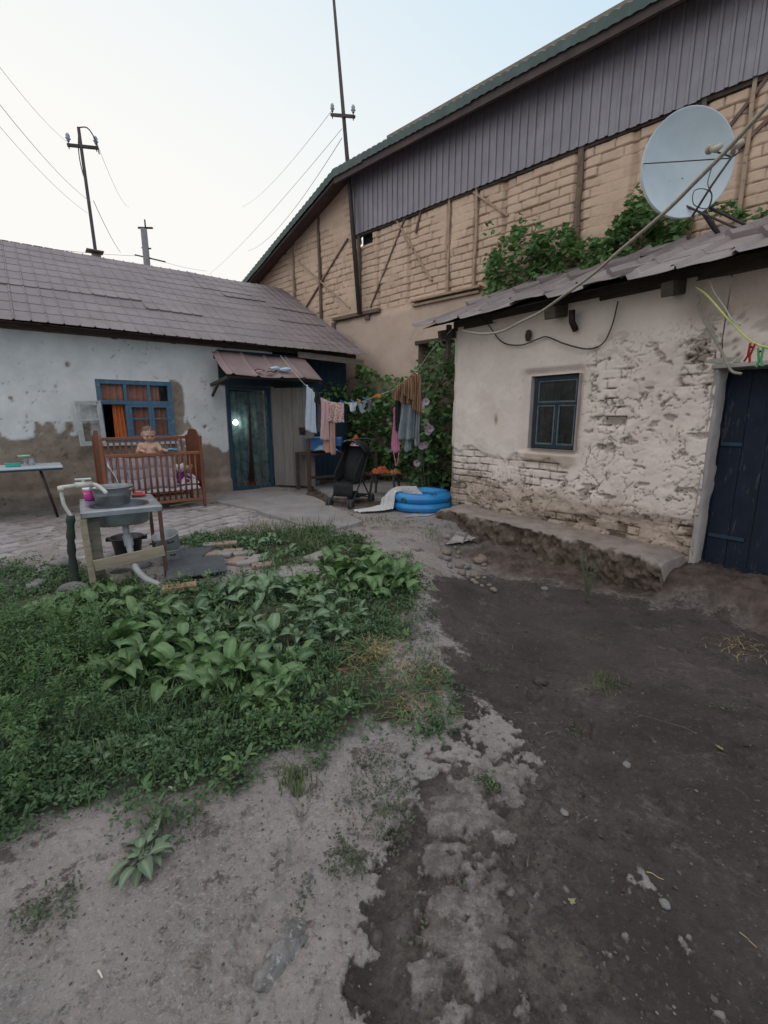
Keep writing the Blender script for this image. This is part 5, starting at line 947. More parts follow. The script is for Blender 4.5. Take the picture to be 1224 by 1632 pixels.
# gravel: far too many to count
n = 4200; x = U(-1.6, 2.2, n); y = U(.75, 3.6, n) ; w_ = np.clip(1.4 - .4 * y, .15, 1); dmk = ground_fields(x, y); k = (RNG.rand(n) < w_) & (dmk[1] < .4); x, y = x[k], y[k]; n = len(x); s = U(.0012, .0055, n) * (1 + (RNG.rand(n) > .95) * .8)
oc = np.array([(1, 0, 0), (.2, .9, 0), (-.9, .4, 0), (-.5, -.8, 0), (.6, -.7, 0), (.1, 0, .7), (0, 0, -.6)]); of = np.array([(0, 1, 5), (1, 2, 5), (2, 3, 5), (3, 4, 5), (4, 0, 5), (1, 0, 6), (2, 1, 6), (3, 2, 6), (4, 3, 6), (0, 4, 6)])
V, Fc, k_ = leaves(np.stack([x, y, ground_z(x, y) + s * .3], -1), U(0, 6.28, n), U(-.3, .3, n), U(-.4, .4, n), s, s * U(.7, 1.2, n), (oc, of)); N = NB('mixed_gravel'); N.fin(N.mix(N.attr('rid'), (.06, .05, .046), (.185, .165, .152)), .85)
tag(npmesh('gravel', V, Fc, N.m, None, False, dict(rid=np.repeat(RNG.rand(n) ** 1.8, k_))), 'fine loose gravel and crumbs scattered over the yard', 'gravel', None, 'stuff')
n = 9000; x = U(-.05, 2.6, n); y = U(.75, 4.2, n); dmk = ground_fields(x, y); k = (RNG.rand(n) < np.clip(1.5 - .35 * y, .12, 1) * (.25 + .75 * sst(.45, .6, fbm(x, y, 2.3, 4, 5)))) & (dmk[0] > .4); x, y = x[k], y[k]; n = len(x); s = U(.0015, .006, n) * (1 + 1.6 * (RNG.rand(n) > .93))
V, Fc, k_ = leaves(np.stack([x, y, ground_z(x, y) + s * .2], -1), U(0, 6.28, n), U(-.3, .3, n), U(-.4, .4, n), s, s * U(.7, 1.2, n), (oc, of)); N = NB('soil_crumbs_mat'); N.fin(N.mix(N.attr('rid'), (.028, .022, .020), (.10, .08, .07)), .95)
tag(npmesh('soil_crumbs', V, Fc, N.m, None, False, dict(rid=np.repeat(RNG.rand(n) ** 1.5, k_))), 'dark soil crumbs and small clods strewn over the muddy part of the yard', 'soil crumbs', None, 'stuff')
def stick(name, a, b, r, m, label, cat, mid=.0, group=None):
    A = np.array(gpt(*a)) + [0, 0, r]; B = np.array(gpt(*b)) + [0, 0, r]; mb = MB(); P = spline([A * 0, (B - A) * .35 + [0, mid, .002], (B - A) * .7 + [0, -mid * .5, 0], B - A], 10); mb.tube(P, [r * (1 - .3 * i / 9) for i in range(10)], 7); o = mb.build(name, m); o.location = tuple(A); return tag(o, label, cat, group)
stick('stick', (508, 1077), (566, 1067), .011, mat('red_brown_bark', (.20, .095, .055), (.12, .06, .04), 20, .8), 'short reddish-brown stick lying at the edge of the weeds', 'stick', .004)
stick('twig', (1030, 1388), (1058, 1400), .0018, dry_m, 'pale kinked twig on the dark soil at lower right', 'twig', .003); stick('straw_stem', (1180, 1478), (1208, 1502), .0018, dry_m, 'straight pale straw stem near the lower right edge', 'straw', 0)
cig = mat('cigarette_paper', (.62, .58, .50), (.5, .45, .38), 30, .9)
stick('cigarette_butt', (157, 1549), (164, 1561), .0032, cig, 'pale cigarette butt on the concrete at lower left', 'cigarette butt'); stick('cigarette_butt', (270, 1259), (281, 1264), .004, cig, 'pale cigarette butt by the near edge of the weeds', 'cigarette butt')
lfm = mat('dead_brown_leaf', (.28, .11, .04), (.18, .07, .03), 30, .8)
def dleaf(u_, v_, s_, m, label): p = gpt(u_, v_); o = leafobj('fallen_leaf', np.array([[p[0], p[1], p[2] + .006]]), np.array([RNG.rand() * 6]), np.array([.25]), np.array([.3]), np.array([s_]), np.array([s_]), T_GR, m, None, None, p); return tag(o, label, 'leaf')
dleaf(320, 1290, .028, lfm, 'curled orange-brown leaf on the foreground concrete'); dleaf(1160, 1176, .05, mat('pale_dead_leaf', (.22, .21, .10), (.15, .14, .07)), 'wilted yellowish leaf on the dark soil at right'); dleaf(905, 1437, .03, MC['pale_dead_leaf'], 'small dry leaf on the speckled soil strip')
# ================================================================ SINK STAND
SA = R(33); SO = np.array([-2.5, 3.74]); se = np.array([math.cos(SA), math.sin(SA)]); sn = np.array([-math.sin(SA), math.cos(SA)])
def sk_w(x, y, z): q = SO + se * x + sn * y; return (q[0], q[1], z)
ZS = .67
sink = thing('outdoor_sink', 'makeshift outdoor sink, steel basin on a rough timber and iron stand', 'sink', (*SO, gz(*SO)), SA); z0 = gz(*SO); zs = ZS - z0
stl = mat('dull_stainless_steel', (.42, .42, .45), (.33, .33, .355), 6, .38, .75, bump=.1, spot=(.24, .22, .21), spotlvl=.66)
def sinktop(u, v):     # superellipse opening blended to rectangular rim
    a = u * 2 * PI; ca, sa_ = math.cos(a), math.sin(a); ce = lambda c_, p_: math.copysign(abs(c_) ** p_, c_)
    ex, ey = .245 * ce(ca, .75), .235 * ce(sa_, .75); k = 1 / max(abs(ca), abs(sa_)); rx, ry = .31 * ca * k, .385 * sa_ * k; cx, cy = .31, .37
    if v < .35: t = v / .35; sc = .55 + .45 * min(1, t * 1.3); return (cx + ex * (.0 + t * .85), cy + ey * (.0 + t * .85), zs - .175 - .012 * (1 - t))
    if v < .6: t = (v - .35) / .25; return (cx + ex * (.85 + .15 * t ** .5), cy + ey * (.85 + .15 * t ** .5), zs - .175 + .17 * t ** 1.6)
    t = (v - .6) / .4; q = t ** 1.0; yb = .03 * 0
    return (cx + (ex * (1 - q) + rx * q), cy + ey * (1 - q) + (ry + .03) * q, zs - .005 + .010 * math.sin(min(1, t * 1.0) * PI) + (-.03 if t > .995 else 0))
mb = MB(); mb.grid(sinktop, 73, 36); mb.build('sink_basin', stl, sink, solid=.003)
mb = MB(); 
for (a_, b_) in (((0, 0, 0), (.62, .012, 0)), ((.0, .0, 0), (.012, .8, 0)), ((.608, 0, 0), (.62, .8, 0)), ((0, .788, 0), (.62, .8, 0))): mb.box((a_[0], a_[1], zs - .04), (b_[0], b_[1], zs + .004))
mb.build('rim', stl, sink, bevel=.003)
pale_wood = mat('pale_board', (.33, .27, .19), (.24, .19, .14), 5, .85, bump=.5, bs=30, stretch=(.8, 6, 6), spot=(.12, .09, .06), spotlvl=.62)
mb = MB(); mb.beam((.03, .03, -.02), (.012, .03, zs - .04), .05, .035, (0, 1, 0)); mb.build('leg', pale_wood, sink, bevel=.004)
mb = MB(); mb.beam((.085, .10, -.02), (.085, .10, zs - .04), .085, .03, (0, 1, 0)); mb.build('leg', wood_g, sink, bevel=.004)
mb = MB(); mb.beam((.60, .02, -.02), (.595, .02, zs - .04), .032, .032, (0, 1, 0)); mb.build('leg', mat('rusty_angle_iron', (.16, .075, .05), (.09, .05, .04), 14, .8, .2, bump=.5), sink, bevel=.003)
mb = MB(); mb.beam((.60, .77, -.02), (.595, .77, zs - .04), .032, .032, (0, 1, 0)); mb.build('leg', MC['rusty_angle_iron'], sink, bevel=.003)
mb = MB(); mb.beam((.03, .77, -.02), (.03, .77, zs - .04), .05, .035, (0, 1, 0)); mb.build('leg', wood_g, sink, bevel=.003)
mb = MB(); mb.beam((.05, -.005, .215 - z0), (.60, -.005, .265 - z0), .025, .095, (0, 0, 1)); mb.build('crossboard', pale_wood, sink, bevel=.004)
grp = mat('grey_plastic_pipe', (.36, .36, .37), (.27, .26, .26), 12, .55, bump=.1)
mb = MB(); P = spline([(.33, .27, zs - .19), (.33, .25, zs - .26), (.335, .20, .33), (.34, .10, .22), (.36, -.04, .12), (.42, -.16, .05), (.49, -.26, .02), (.50, -.33, 0)], 46); rr_ = [.026 + (.012 if 8 < i < 16 else 0) + .0025 * (i % 2) for i in range(46)]; mb.tube(P, rr_, 12); mb.build('drain_hose', grp, sink)
# water pipe with tap
pvc = mat('off_white_plastic_pipe', (.58, .555, .50), (.46, .43, .38), 12, .5, bump=.1, spot=(.25, .22, .17), spotlvl=.66)
wp = thing('water_pipe', 'off-white plastic water pipe and tap rising beside the left end of the sink', 'tap', sk_w(-.09, .12, gz(*sk_w(-.09, .12, 0)[:2])), SA)
mb = MB(); mb.tube(spline([(0.03, .0, .62), (-.01, .0, .72), (-.02, .0, .80), (-.02, 0, .86)], 12), .014, 10); mb.tube([(-.02, 0, .85), (-.02, 0, .89)], .024, 10); mb.tube([(-.03, 0, .878), (.10, .03, .885)], .017, 10); mb.build('pipe', pvc, wp)
mb = MB(); mb.tube([(.08, .03, .885), (.20, .05, .885)], .026, 12); mb.tube([(.14, .04, .88), (.14, .04, .93)], .014, 8); mb.tube(spline([(.19, .05, .885), (.23, .04, .875), (.27, .02, .84), (.30, .0, .80)], 10), .017, 10); mb.build('tap', pvc, wp)
mb = MB(); mb.box((.08, .025, .925), (.20, .055, .94)); mb.build('tap_handle', mat('pale_green_plastic', (.52, .60, .54), None, 10, .5), wp, bevel=.005)
mb = MB(); mb.tube(spline([(.0, .02, -.02), (-.01, .02, .25), (.0, .0, .45), (.02, .0, .64)], 14), [.031 + .005 * math.sin(i * 2.2) for i in range(14)], 9); mb.build('wrapped_riser', mat('dark_green_rag', (.02, .045, .04), (.045, .035, .03), 12, .9, bump=.8), wp)
# things in and on the sink
galv = mat('galvanised_zinc', (.26, .265, .275), (.18, .185, .19), 9, .45, .7, bump=.15, spot=(.34, .34, .35), spotlvl=.62)
def vessel(name, prof, loc, m, label, cat, n=32, sx=1, rot=(0, 0, 0), solid=.003, group=None):
    mb = MB(); mb.lathe(prof, n=n, sx=sx); o = mb.build(name, m, solid=solid); o.location = loc; o.rotation_euler = rot; return tag(o, label, cat, group)
tub = vessel('washtub', [(.001, 0), (.13, 0), (.14, .01), (.155, .09), (.158, .095), (.156, .10), (.17, .165), (.178, .172), (.182, .165)], sk_w(.27, .57, ZS - .03), galv, 'round grey zinc washtub standing in the outdoor sink', 'washtub')
mb = MB(); mb.lathe([(.001, .13), (.158, .13)], n=28); mb.build('tub_water', mat('cloudy_water', (.16, .14, .12), None, 5, .08, bump=0), tub)
for s_ in (-1, 1): mb = MB(); mb.tube(spline([(s_ * .17, -.04, .14), (s_ * .20, -.035, .15), (s_ * .20, .035, .15), (s_ * .17, .04, .14)], 10), .006, 6); mb.build('handle', galv, tub)
pk = vessel('plastic_tub', [(.001, 0), (.045, 0), (.052, .02), (.056, .11)], sk_w(.09, .68, ZS + .004), mat('magenta_plastic', (.50, .03, .20), (.42, .02, .16), 8, .35, bump=0), 'small magenta plastic tub with white lid at the back of the sink', 'tub')
mb = MB(); mb.lathe([(.001, .128), (.055, .126), (.060, .12), (.060, .105), (.057, .103)], n=24); mb.build('lid', mat('white_plastic', (.66, .67, .68), (.58, .58, .6), 8, .4, bump=0), pk); mb = MB(); mb.lathe([(.0478, .004), (.053, .025), (.0545, .03)], n=24); mb.build('blue_band', mat('dark_blue_plastic', (.03, .05, .25), None, 8, .4, bump=0), pk, solid=.002)
mb = MB(); mb.grid(lambda u, v: (-.056 + .112 * u, (.006 if v > .5 else -.006) + .057 * -math.sin(u * PI), .105 - .035 * math.sin(u * PI)), 12, 2); mb.build('bail_handle', MC['white_plastic'], pk, solid=.002)
mb = MB(); mb.grid(lambda u, v: ((u - .5) * .13 * (1 - .1 * (v > .5)), (v - .5) * .08, .012 + .028 * math.sin(max(0, min(1, u)) * PI) ** .3 * math.sin(v * PI) ** .4), 14, 10); mb.add([(-.06, -.037, 0), (.06, -.037, 0), (.06, .037, 0), (-.06, .037, 0)], [(0, 1, 2, 3)]); so_ = mb.build('soap_dish', redp, smooth=True, solid=.002); so_.location = sk_w(.50, .68, ZS + .004); so_.rotation_euler = (0, 0, SA); tag(so_, 'red plastic soap dish at the right back corner of the sink', 'soap dish')
mb = MB(); mb.box((-.035, -.02, .036), (.035, .02, .055)); mb.build('soap', mat('pink_soap', (.60, .20, .18), None, 8, .5), so_, bevel=.008)
# black bucket, enamel pots
bkt = thing('black_bucket', 'black plastic bucket with square lugs standing behind the sink legs', 'bucket', ground(205, 884), R(20)); blk = mat('black_plastic', (.012, .012, .014), (.02, .02, .022), 8, .45, bump=.1)
mb = MB(); mb.lathe([(.001, 0), (.115, 0), (.12, .01), (.150, .20), (.163, .205), (.163, .19)], n=32); mb.build('body', blk, bkt, solid=.004)
for s_ in (-1, 1): mb = MB(); mb.box((s_ * .17 - .025, -.03, .165), (s_ * .17 + .025, .03, .205)); mb.build('lug', blk, bkt, bevel=.004)
enam = mat('chipped_grey_enamel', (.40, .40, .40), (.30, .295, .29), 7, .4, .15, bump=.15, spot=(.12, .10, .09), spotlvl=.63)
pg = ground(272, 899); pot1 = vessel('cooking_pot', [(.001, 0), (.085, 0), (.095, .012), (.098, .14), (.106, .146), (.106, .138)], (pg[0], pg[1], gz(*pg[:2])), enam, 'sooty grey pot standing under another pot right of the sink', 'pot')
pot2 = vessel('cooking_pot', [(.001, 0), (.085, 0), (.105, .012), (.118, .15), (.128, .158), (.130, .150)], (pg[0], pg[1] + .01, gz(*pg[:2]) + .150), enam, 'wide pale enamel pot tilted on top of the sooty pot', 'pot', rot=(R(14), R(-6), 0))
for pt_, r_, z_ in ((pot1, .10, .11), (pot2, .122, .12)):
    for s_ in (-1, 1): mb = MB(); mb.tube(spline([(s_ * r_ * .8, -r_ * .65 - .01, z_), (s_ * (r_ * .8 + .02), -r_ * .65 - .03, z_), (s_ * (r_ * .55 + .01), -r_ * .85 - .03, z_), (s_ * r_ * .5, -r_ * .85, z_)], 8), .006, 6); mb.build('handle', MC['rusted_iron'], pt_)
crk = vessel('clay_pot', [(.001, 0), (.07, 0), (.095, .03), (.10, .07), (.085, .10), (.088, .105)], (*ground(195, 932)[:2], gz(*ground(195, 932)[:2])), mat('pale_clay', (.22, .19, .155), (.15, .13, .11), 8, .9, bump=.4), 'squat dull clay-coloured bowl on the soil under the sink', 'bowl')
# rubber mats
rub = mat('blue_grey_rubber', (.070, .078, .088), (.05, .056, .064), 6, .7, bump=.4, bs=80, spot=(.11, .11, .11), spotlvl=.66)
def flat(name, px, th, m, label, cat, z=.02, lift=None, group=None):
    P = [np.array(ground(*p)) for p in px]; c = sum(P) / 4; nu = 14
    V = []; 
    for k_ in (0, 1):
        for i in range(nu):
            for j in range(nu):
                u_, v_ = i / (nu - 1), j / (nu - 1); q = (P[0] * (1 - u_) + P[1] * u_) * (1 - v_) + (P[3] * (1 - u_) + P[2] * u_) * v_
                zz = (lift(u_, v_) if lift else 0) + float(fbm(np.array([q[0]]), np.array([q[1]]), 5, 3, 2)[0] - .5) * .012 + (th if k_ else 0); V.append((q[0] - c[0], q[1] - c[1], zz))
    F1 = gridfaces(nu, nv := nu); F0 = F1[:, ::-1]; Fs = F0.tolist() + (F1 + nu * nu).tolist(); bd = [i * nu for i in range(nu)] + [(nu - 1) * nu + j for j in range(1, nu)] + [i * nu + nu - 1 for i in range(nu - 2, -1, -1)] + [j for j in range(nu - 2, 0, -1)]
    Fs += [(bd[i], bd[(i + 1) % len(bd)], bd[(i + 1) % len(bd)] + nu * nu, bd[i] + nu * nu)[::-1] for i in range(len(bd))]
    o = npmesh(name, np.array(V), [list(f) for f in Fs], m, None, False); o.location = (c[0], c[1], z); return tag(o, label, cat, group)
flat('rubber_mat', [(268, 903), (317, 900), (340, 881), (285, 879)], .008, rub, 'blue-grey rubber mat lying furthest from the camera beside the pots', 'mat', .05)
flat('rubber_mat', [(264, 937), (364, 920), (355, 894), (270, 904)], .009, rub, 'blue-grey rubber mat lying nearest the camera right of the sink', 'mat', .062)
bpk = mat('dusty_pink_brick', (.30, .20, .17), (.23, .155, .135), 9, .9, bump=.6, spot=(.30, .27, .25), spotlvl=.6); bgr = mat('grey_paving_brick', (.28, .25, .24), (.21, .19, .18), 8, .9, bump=.5)
def brk(u_, v_, rz, m, label, s=(.24, .12, .055), group=None, tilt=0):
    mb = MB(); mb.box((-s[0] / 2, -s[1] / 2, -s[2] / 2), (s[0] / 2, s[1] / 2, s[2] / 2)); o = mb.build('brick', m, bevel=.008); p = ground(u_, v_); o.location = (p[0], p[1], gz(*p[:2]) + s[2] / 2); o.rotation_euler = (tilt, 0, rz); return tag(o, label, 'brick', group)
brk(287, 945, R(25), mat('terracotta_brick', (.36, .19, .13), (.28, .15, .105), 9, .9, bump=.5), 'reddish brick lying in front of the nearest rubber mat', (.27, .11, .05))
for i, (u_, v_, a_) in enumerate([(352, 888, 5), (378, 898, 80), (396, 901, 12), (372, 882, 10), (408, 893, 84), (330, 889, 15), (388, 884, 30), (420, 905, 20), (340, 872, 20), (362, 872, 15)]): brk(u_, v_, R(a_), bpk if i % 2 else bgr, 'worn paving brick set loose in the soil right of the rubber mats', (.22, .13, .035), 'loose bricks beyond the mats')
for i, (u_, v_, a_, s_) in enumerate([(478, 915, 20, (.34, .22, .05)), (508, 895, 60, (.28, .18, .05)), (500, 922, -20, (.2, .12, .05)), (450, 925, 10, (.25, .16, .05))]): brk(u_, v_, R(a_), bgr, 'broken pinkish paving slab among the dock plants', s_, 'broken slabs in the weeds', R(3))
for i, (u_, v_, r_) in enumerate([(100, 905, .09), (70, 912, .07), (165, 925, .06), (118, 945, .10), (228, 905, .07), (240, 925, .05), (260, 945, .06), (175, 900, .05), (60, 935, .08)]): lump('stone', (*ground(u_, v_)[:2], gz(*ground(u_, v_)[:2])), r_, rock_m, 'grey stone lying on the wet soil around the foot of the sink stand', 'stone', (1.2, .9, .5), i + 20, .25, i, 'stones around the sink stand', 12)
# ================================================================ TABLE AT LEFT
tb = thing('folding_table', 'pale-topped folding table with dark crossed legs against the farmhouse wall', 'table', HS.w(-.6, -.72, 0), HS.a)
ttop = mat('pale_blue_oilcloth', (.50, .54, .57), (.42, .46, .49), 5, .4, bump=.05); mb = MB(); mb.box((-1.3, -.38, .735), (.93, .36, .76)); mb.build('tabletop', ttop, tb, bevel=.006)
mb = MB(); mb.box((-1.29, -.385, .71), (.925, -.34, .734)); mb.box((-1.29, .31, .71), (.925, .355, .734)); mb.build('apron', MC['dark_blue_plastic'] if False else navy, tb)
dks = mat('dark_brown_tube', (.05, .035, .03), (.035, .026, .022), 10, .6, .2, bump=.2)
for xx in (.66, -.95):
    for yy in (-.30, .28): mb = MB(); mb.tube([(xx, yy, .71), (xx + .13, yy, .0)], .016, 8); mb.build('leg', dks, tb)
mb = MB(); mb.tube([(.78, -.30, .05), (.78, .28, .05)], .012, 8); mb.tube([(-.83, -.30, .05), (-.83, .28, .05)], .012, 8); mb.build('crossbar', dks, tb)
def ont(x, y): return HS.w(-.6 + x, -.72 + y, .762)
o = thing('glass_stand', 'clear glass with a pale green dish on top, at the right end of table', 'glass', ont(.50, .12)); mb = MB(); mb.lathe([(.001, 0), (.05, .002), (.03, .02), (.015, .04), (.04, .09), (.045, .12)], n=20); mb.build('glass', glassmat('clear_glass', (.4, .42, .43), .45, .05, (.5, .5, .5)), o); mb = MB(); mb.lathe([(.001, .122), (.075, .124), (.085, .14), (.08, .142), (.07, .130), (.001, .128)], n=24); mb.build('dish', mat('pale_green_dish', (.42, .60, .38), None, 9, .4), o)
o = vessel('glass_jar', [(.001, 0), (.035, 0), (.038, .01), (.038, .06), (.03, .08), (.03, .09)], ont(.58, .02), glassmat('jar_glass', (.35, .38, .4), .5, .05, (.5, .5, .5)), 'small clear glass jar beside the green dish on the table', 'jar')
def bx(name, x, y, s, m, label, cat, rz=0): mb = MB(); mb.box((-s[0] / 2, -s[1] / 2, 0), (s[0] / 2, s[1] / 2, s[2])); o = mb.build(name, m, bevel=min(s) * .25); o.location = ont(x, y); o.rotation_euler = (0, 0, HS.a + rz); return tag(o, label, cat)
tg_ = mat('turquoise_plastic', (.04, .40, .30), (.03, .33, .25), 9, .35, bump=0)
o = bx('plastic_box', .36, -.10, (.17, .10, .045), tg_, 'turquoise plastic box on the table', 'box'); mb = MB(); mb.box((-.09, -.055, .045), (.09, .055, .052)); mb.build('lid', tg_, o, bevel=.003)
o = bx('phone', .10, -.05, (.10, .05, .012), blk, 'small dark object lying between the tray and the turquoise box', 'phone', .3)
o = bx('tray', -.22, .0, (.30, .16, .02), mat('slate_tray', (.10, .10, .12), None, 9, .5), 'dark slate-coloured tray at the left of the table', 'tray')
o = bx('sheet_of_paper', .22, -.28, (.16, .1, .002), MC['white_plastic'], 'white scrap of paper near the front edge of the table', 'paper', .4)
# ================================================================ CRIB, BABY
CO = np.array([-4.04, 6.68]); CA = R(38.0); crib = thing('baby_crib', 'reddish-brown slatted wooden baby crib standing outside the farmhouse window', 'crib', (*CO, .02), CA)
CL, CD = 1.38, .74; cw = mat('reddish_crib_wood', (.19, .062, .030), (.13, .042, .022), 6, .45, bump=.15, stretch=(4, 4, .8)); cwl = mat('lighter_crib_rail', (.27, .10, .045), (.20, .07, .034), 6, .45, bump=.15, stretch=(.8, 4, 4))
for x_ in (0, CL):
    for y_ in (0, CD): mb = MB(); mb.box((x_ - .022, y_ - .022, .0), (x_ + .022, y_ + .022, 1.14)); mb.build('post', cwl if x_ == 0 and y_ == 0 else cw, crib, bevel=.006)
def endb(x_):
    mb = MB(); n = 16; pr = []
    for i in range(n + 1): t = i / n; pr.append((.023 + t * (CD - .046), 1.10 + .16 * math.sin(t * PI) ** .8 + .02 * math.sin(t * 3 * PI)))
    V = [(x_ - .009, y, z) for y, z in pr] + [(x_ - .009, CD - .023, .25), (x_ - .009, .023, .25)]; k_ = len(V); V += [(x_ + .009, y, z) for _, y, z in V]
    mb.add(V, [tuple(range(k_))[::-1], tuple(range(k_, 2 * k_))] + [(i, (i + 1) % k_, (i + 1) % k_ + k_, i + k_) for i in range(k_)]); mb.build('end_panel', cw, crib, bevel=.004)
endb(0); endb(CL)
for y_, zt_ in ((0, .90), (CD, 1.12)):
    zb = .15; mb = MB(); mb.box((.023, y_ - .018, zt_ - .05), (CL - .023, y_ + .018, zt_)); mb.build('top_rail', cwl, crib, bevel=.008); mb = MB(); mb.box((.023, y_ - .014, zb - .04), (CL - .023, y_ + .014, zb)); mb.build('bottom_rail', cwl, crib, bevel=.004)
    for i in range(15): x_ = .10 + i * (CL - .2) / 14; mb = MB(); mb.tube([(x_, y_, zb), (x_, y_, zt_ - .05)], .0155, 8); mb.build('slat', cw, crib)
mb = MB(); mb.box((.012, .02, .27), (CL - .012, CD - .02, .29)); mb.build('mattress_base', cw, crib)
for x_ in (.0, CL):
    for y_ in (0, CD):
        mb = MB(); mb.tube([(x_ - .012, y_, -.0), (x_ + .012, y_, -.0)], .03, 14); w_ = mb.build('caster', blk, crib)
mb = MB(); mb.beam((CL - .02, .05, .10), (CL - .5, .2, .02), .03, .02); mb.build('loose_slat', pale_wood, crib)
def cribw(x, y, z): q = CO + np.array([math.cos(CA) * x - math.sin(CA) * y, math.sin(CA) * x + math.cos(CA) * y]); return (q[0], q[1], z + .02)
def quilt(u, v): return (.03 + u * (CL - .06), .03 + v * (CD - .06), .30 + .06 * (abs(math.sin(u * 9)) * abs(math.sin(v * PI * 2.5))) ** .4 * .6 + (.015 if 0 < u < 1 and 0 < v < 1 else -.02))
N = NB('patterned_sheet'); v_ = N.vor(22); c = N.mix(N.ramp(v_.outputs['Distance'], .28, .34), (.62, .60, .62), (.68, .66, .68)); c = N.mix(N.math('MULTIPLY', N.ramp(v_.outputs['Distance'], .25, .2), N.ramp(N.noise(9, 2), .45, .55)), c, (.12, .08, .14)); pat_m = N.fin(c, .85)
mb = MB(); mb.grid(quilt, 40, 20); o = mb.build('mattress', pat_m, None, solid=.02); o.location = (*CO, .02); o.rotation_euler = (0, 0, CA); tag(o, 'thin spotted mattress lying inside the crib', 'mattress')
pinkq = mat('dusty_pink_quilting', (.50, .42, .45), (.42, .35, .38), 8, .85, bump=.3)
def bumper(u, v): return (.04 + u * .94, .06 + .035 * (abs(math.sin(u * PI * 7)) ** .35) * (abs(math.sin(v * PI * 3)) ** .35) * -1 + .02 * math.sin(v * 3), .36 + v * .46 + .012 * math.sin(u * 11))
mb = MB(); mb.grid(bumper, 90, 36); o = mb.build('cot_bumper', pinkq, None, solid=.04); o.location = (*CO, .02); o.rotation_euler = (0, 0, CA); tag(o, 'padded pink quilted bumper tied inside the front of the crib', 'cot bumper')
# toys
def doll(name, x, y, z, s, mb_, mh, md, label, tilt=0):
    o = thing(name, label, 'soft toy', cribw(x, y, z), CA + tilt); 
    fn = lambda X, Y, Z: smin(smin(smin(ell(X, Y, Z, (0, 0, .07), (.065, .055, .075)), cone(X, Y, Z, (.05, -.01, .10), (.11, -.04, .06), .022, .02), .02), cone(X, Y, Z, (-.05, -.01, .10), (-.11, -.04, .05), .022, .02), .02), smin(cone(X, Y, Z, (.03, -.03, .03), (.06, -.11, .02), .03, .026), cone(X, Y, Z, (-.03, -.03, .03), (-.06, -.11, .02), .03, .026), .02), .02)
    V, Fc = sdf_mesh(fn, (-.15, -.16, -.03), (.15, .09, .17), .008); npmesh('body', V * s, Fc, mb_, o)
    fh = lambda X, Y, Z: smin(ell(X, Y, Z, (0, -.01, .19), (.068, .06, .06)), smin(ell(X, Y, Z, (.055, 0, .235), (.026, .016, .028)), ell(X, Y, Z, (-.055, 0, .235), (.026, .016, .028)), .01), .015); V, Fc = sdf_mesh(fh, (-.1, -.09, .11), (.1, .07, .28), .008); npmesh('head', V * s, Fc, mh, o)
    for sx_ in (-.025, .025): mb = MB(); mb.lathe([(.001, .009), (.008, 0), (.001, -.009)], (sx_ * s, -.068 * s, .20 * s), 8); mb.build('eye', blk, o)
    mb = MB(); mb.lathe([(.001, .007), (.010, 0), (.001, -.007)], (0, -.072 * s, .178 * s), 8); mb.build('nose', md, o)
pur = mat('purple_plush', (.22, .03, .24), (.16, .02, .18), 30, .95, bump=.6); lil = mat('lilac_plush', (.52, .42, .62), (.42, .33, .52), 30, .95, bump=.6); whp = mat('white_plush', (.66, .66, .68), (.55, .55, .58), 30, .95, bump=.6); tanp = mat('tan_plush', (.42, .27, .17), None, 30, .95, bump=.6)
doll('soft_toy', 1.08, .20, .40, 1.15, pur, whp, blk, 'purple soft toy with a white head slumped in the right of the crib', .1); doll('soft_toy', .98, .34, .43, 1.1, lil, lil, pur, 'lilac soft toy behind the purple one in the crib', .4); doll('soft_toy', 1.23, .28, .38, 1.1, whp, tanp, blk, 'white soft toy with a tan head at the right end of the crib', -.4)
mb = MB(); mb.grid(lambda u, v: (.92 + u * .42, .06 + v * .40, .375 + .09 * math.sin(u * PI) ** .6 * math.sin(v * PI) ** .5 + .03 * math.sin(u * 13 + v * 5) * math.sin(v * 7)), 30, 24); o = mb.build('crumpled_blanket', pat_m, None, solid=.01); o.location = (*CO, .02); o.rotation_euler = (0, 0, CA); tag(o, 'crumpled white spotted blanket under the soft toys in the crib', 'blanket')
mb = MB(); mb.grid(lambda u, v: (.05 + u * .14, .02 + v * .25 - .04, .40 + .50 * math.sin((1 - u) * 1.2) * (1 - .6 * abs(v - .5)) + .02 * math.sin(v * 14)), 16, 16); o = mb.build('white_cloth', whp if False else mat('white_cotton', (.62, .64, .66), (.52, .54, .56), 8, .85, bump=.2), None, solid=.006); o.location = (*CO, .02); o.rotation_euler = (0, 0, CA); tag(o, 'white cloth stuffed in the left corner of the crib', 'cloth')
# baby: one continuous body from a distance field
skin = NB('baby_skin'); skin.b.inputs['Subsurface Weight'].default_value = .12; skin.b.inputs['Subsurface Radius'].default_value = (.02, .008, .005)
skinm = skin.fin(skin.mix(skin.ramp(skin.noise(14, 4), .4, .65), (.46, .29, .215), (.40, .235, .17)), .5, 0, .4)
HY, HP = R(14), R(24); HC = np.array([.005, -.012, .845])
def headco(X, Y, Z):
    x, y, z = X - HC[0], Y - HC[1], Z - HC[2]; x, y = x * math.cos(-HY) - y * math.sin(-HY), x * math.sin(-HY) + y * math.cos(-HY)
    y, z = y * math.cos(-HP) - z * math.sin(-HP), y * math.sin(-HP) + z * math.cos(-HP); return x, y, z
def inv_head(p):
    x, y, z = p; y, z = y * math.cos(HP) - z * math.sin(HP), y * math.sin(HP) + z * math.cos(HP); x, y = x * math.cos(HY) - y * math.sin(HY), x * math.sin(HY) + y * math.cos(HY); return np.array([x, y, z]) + HC
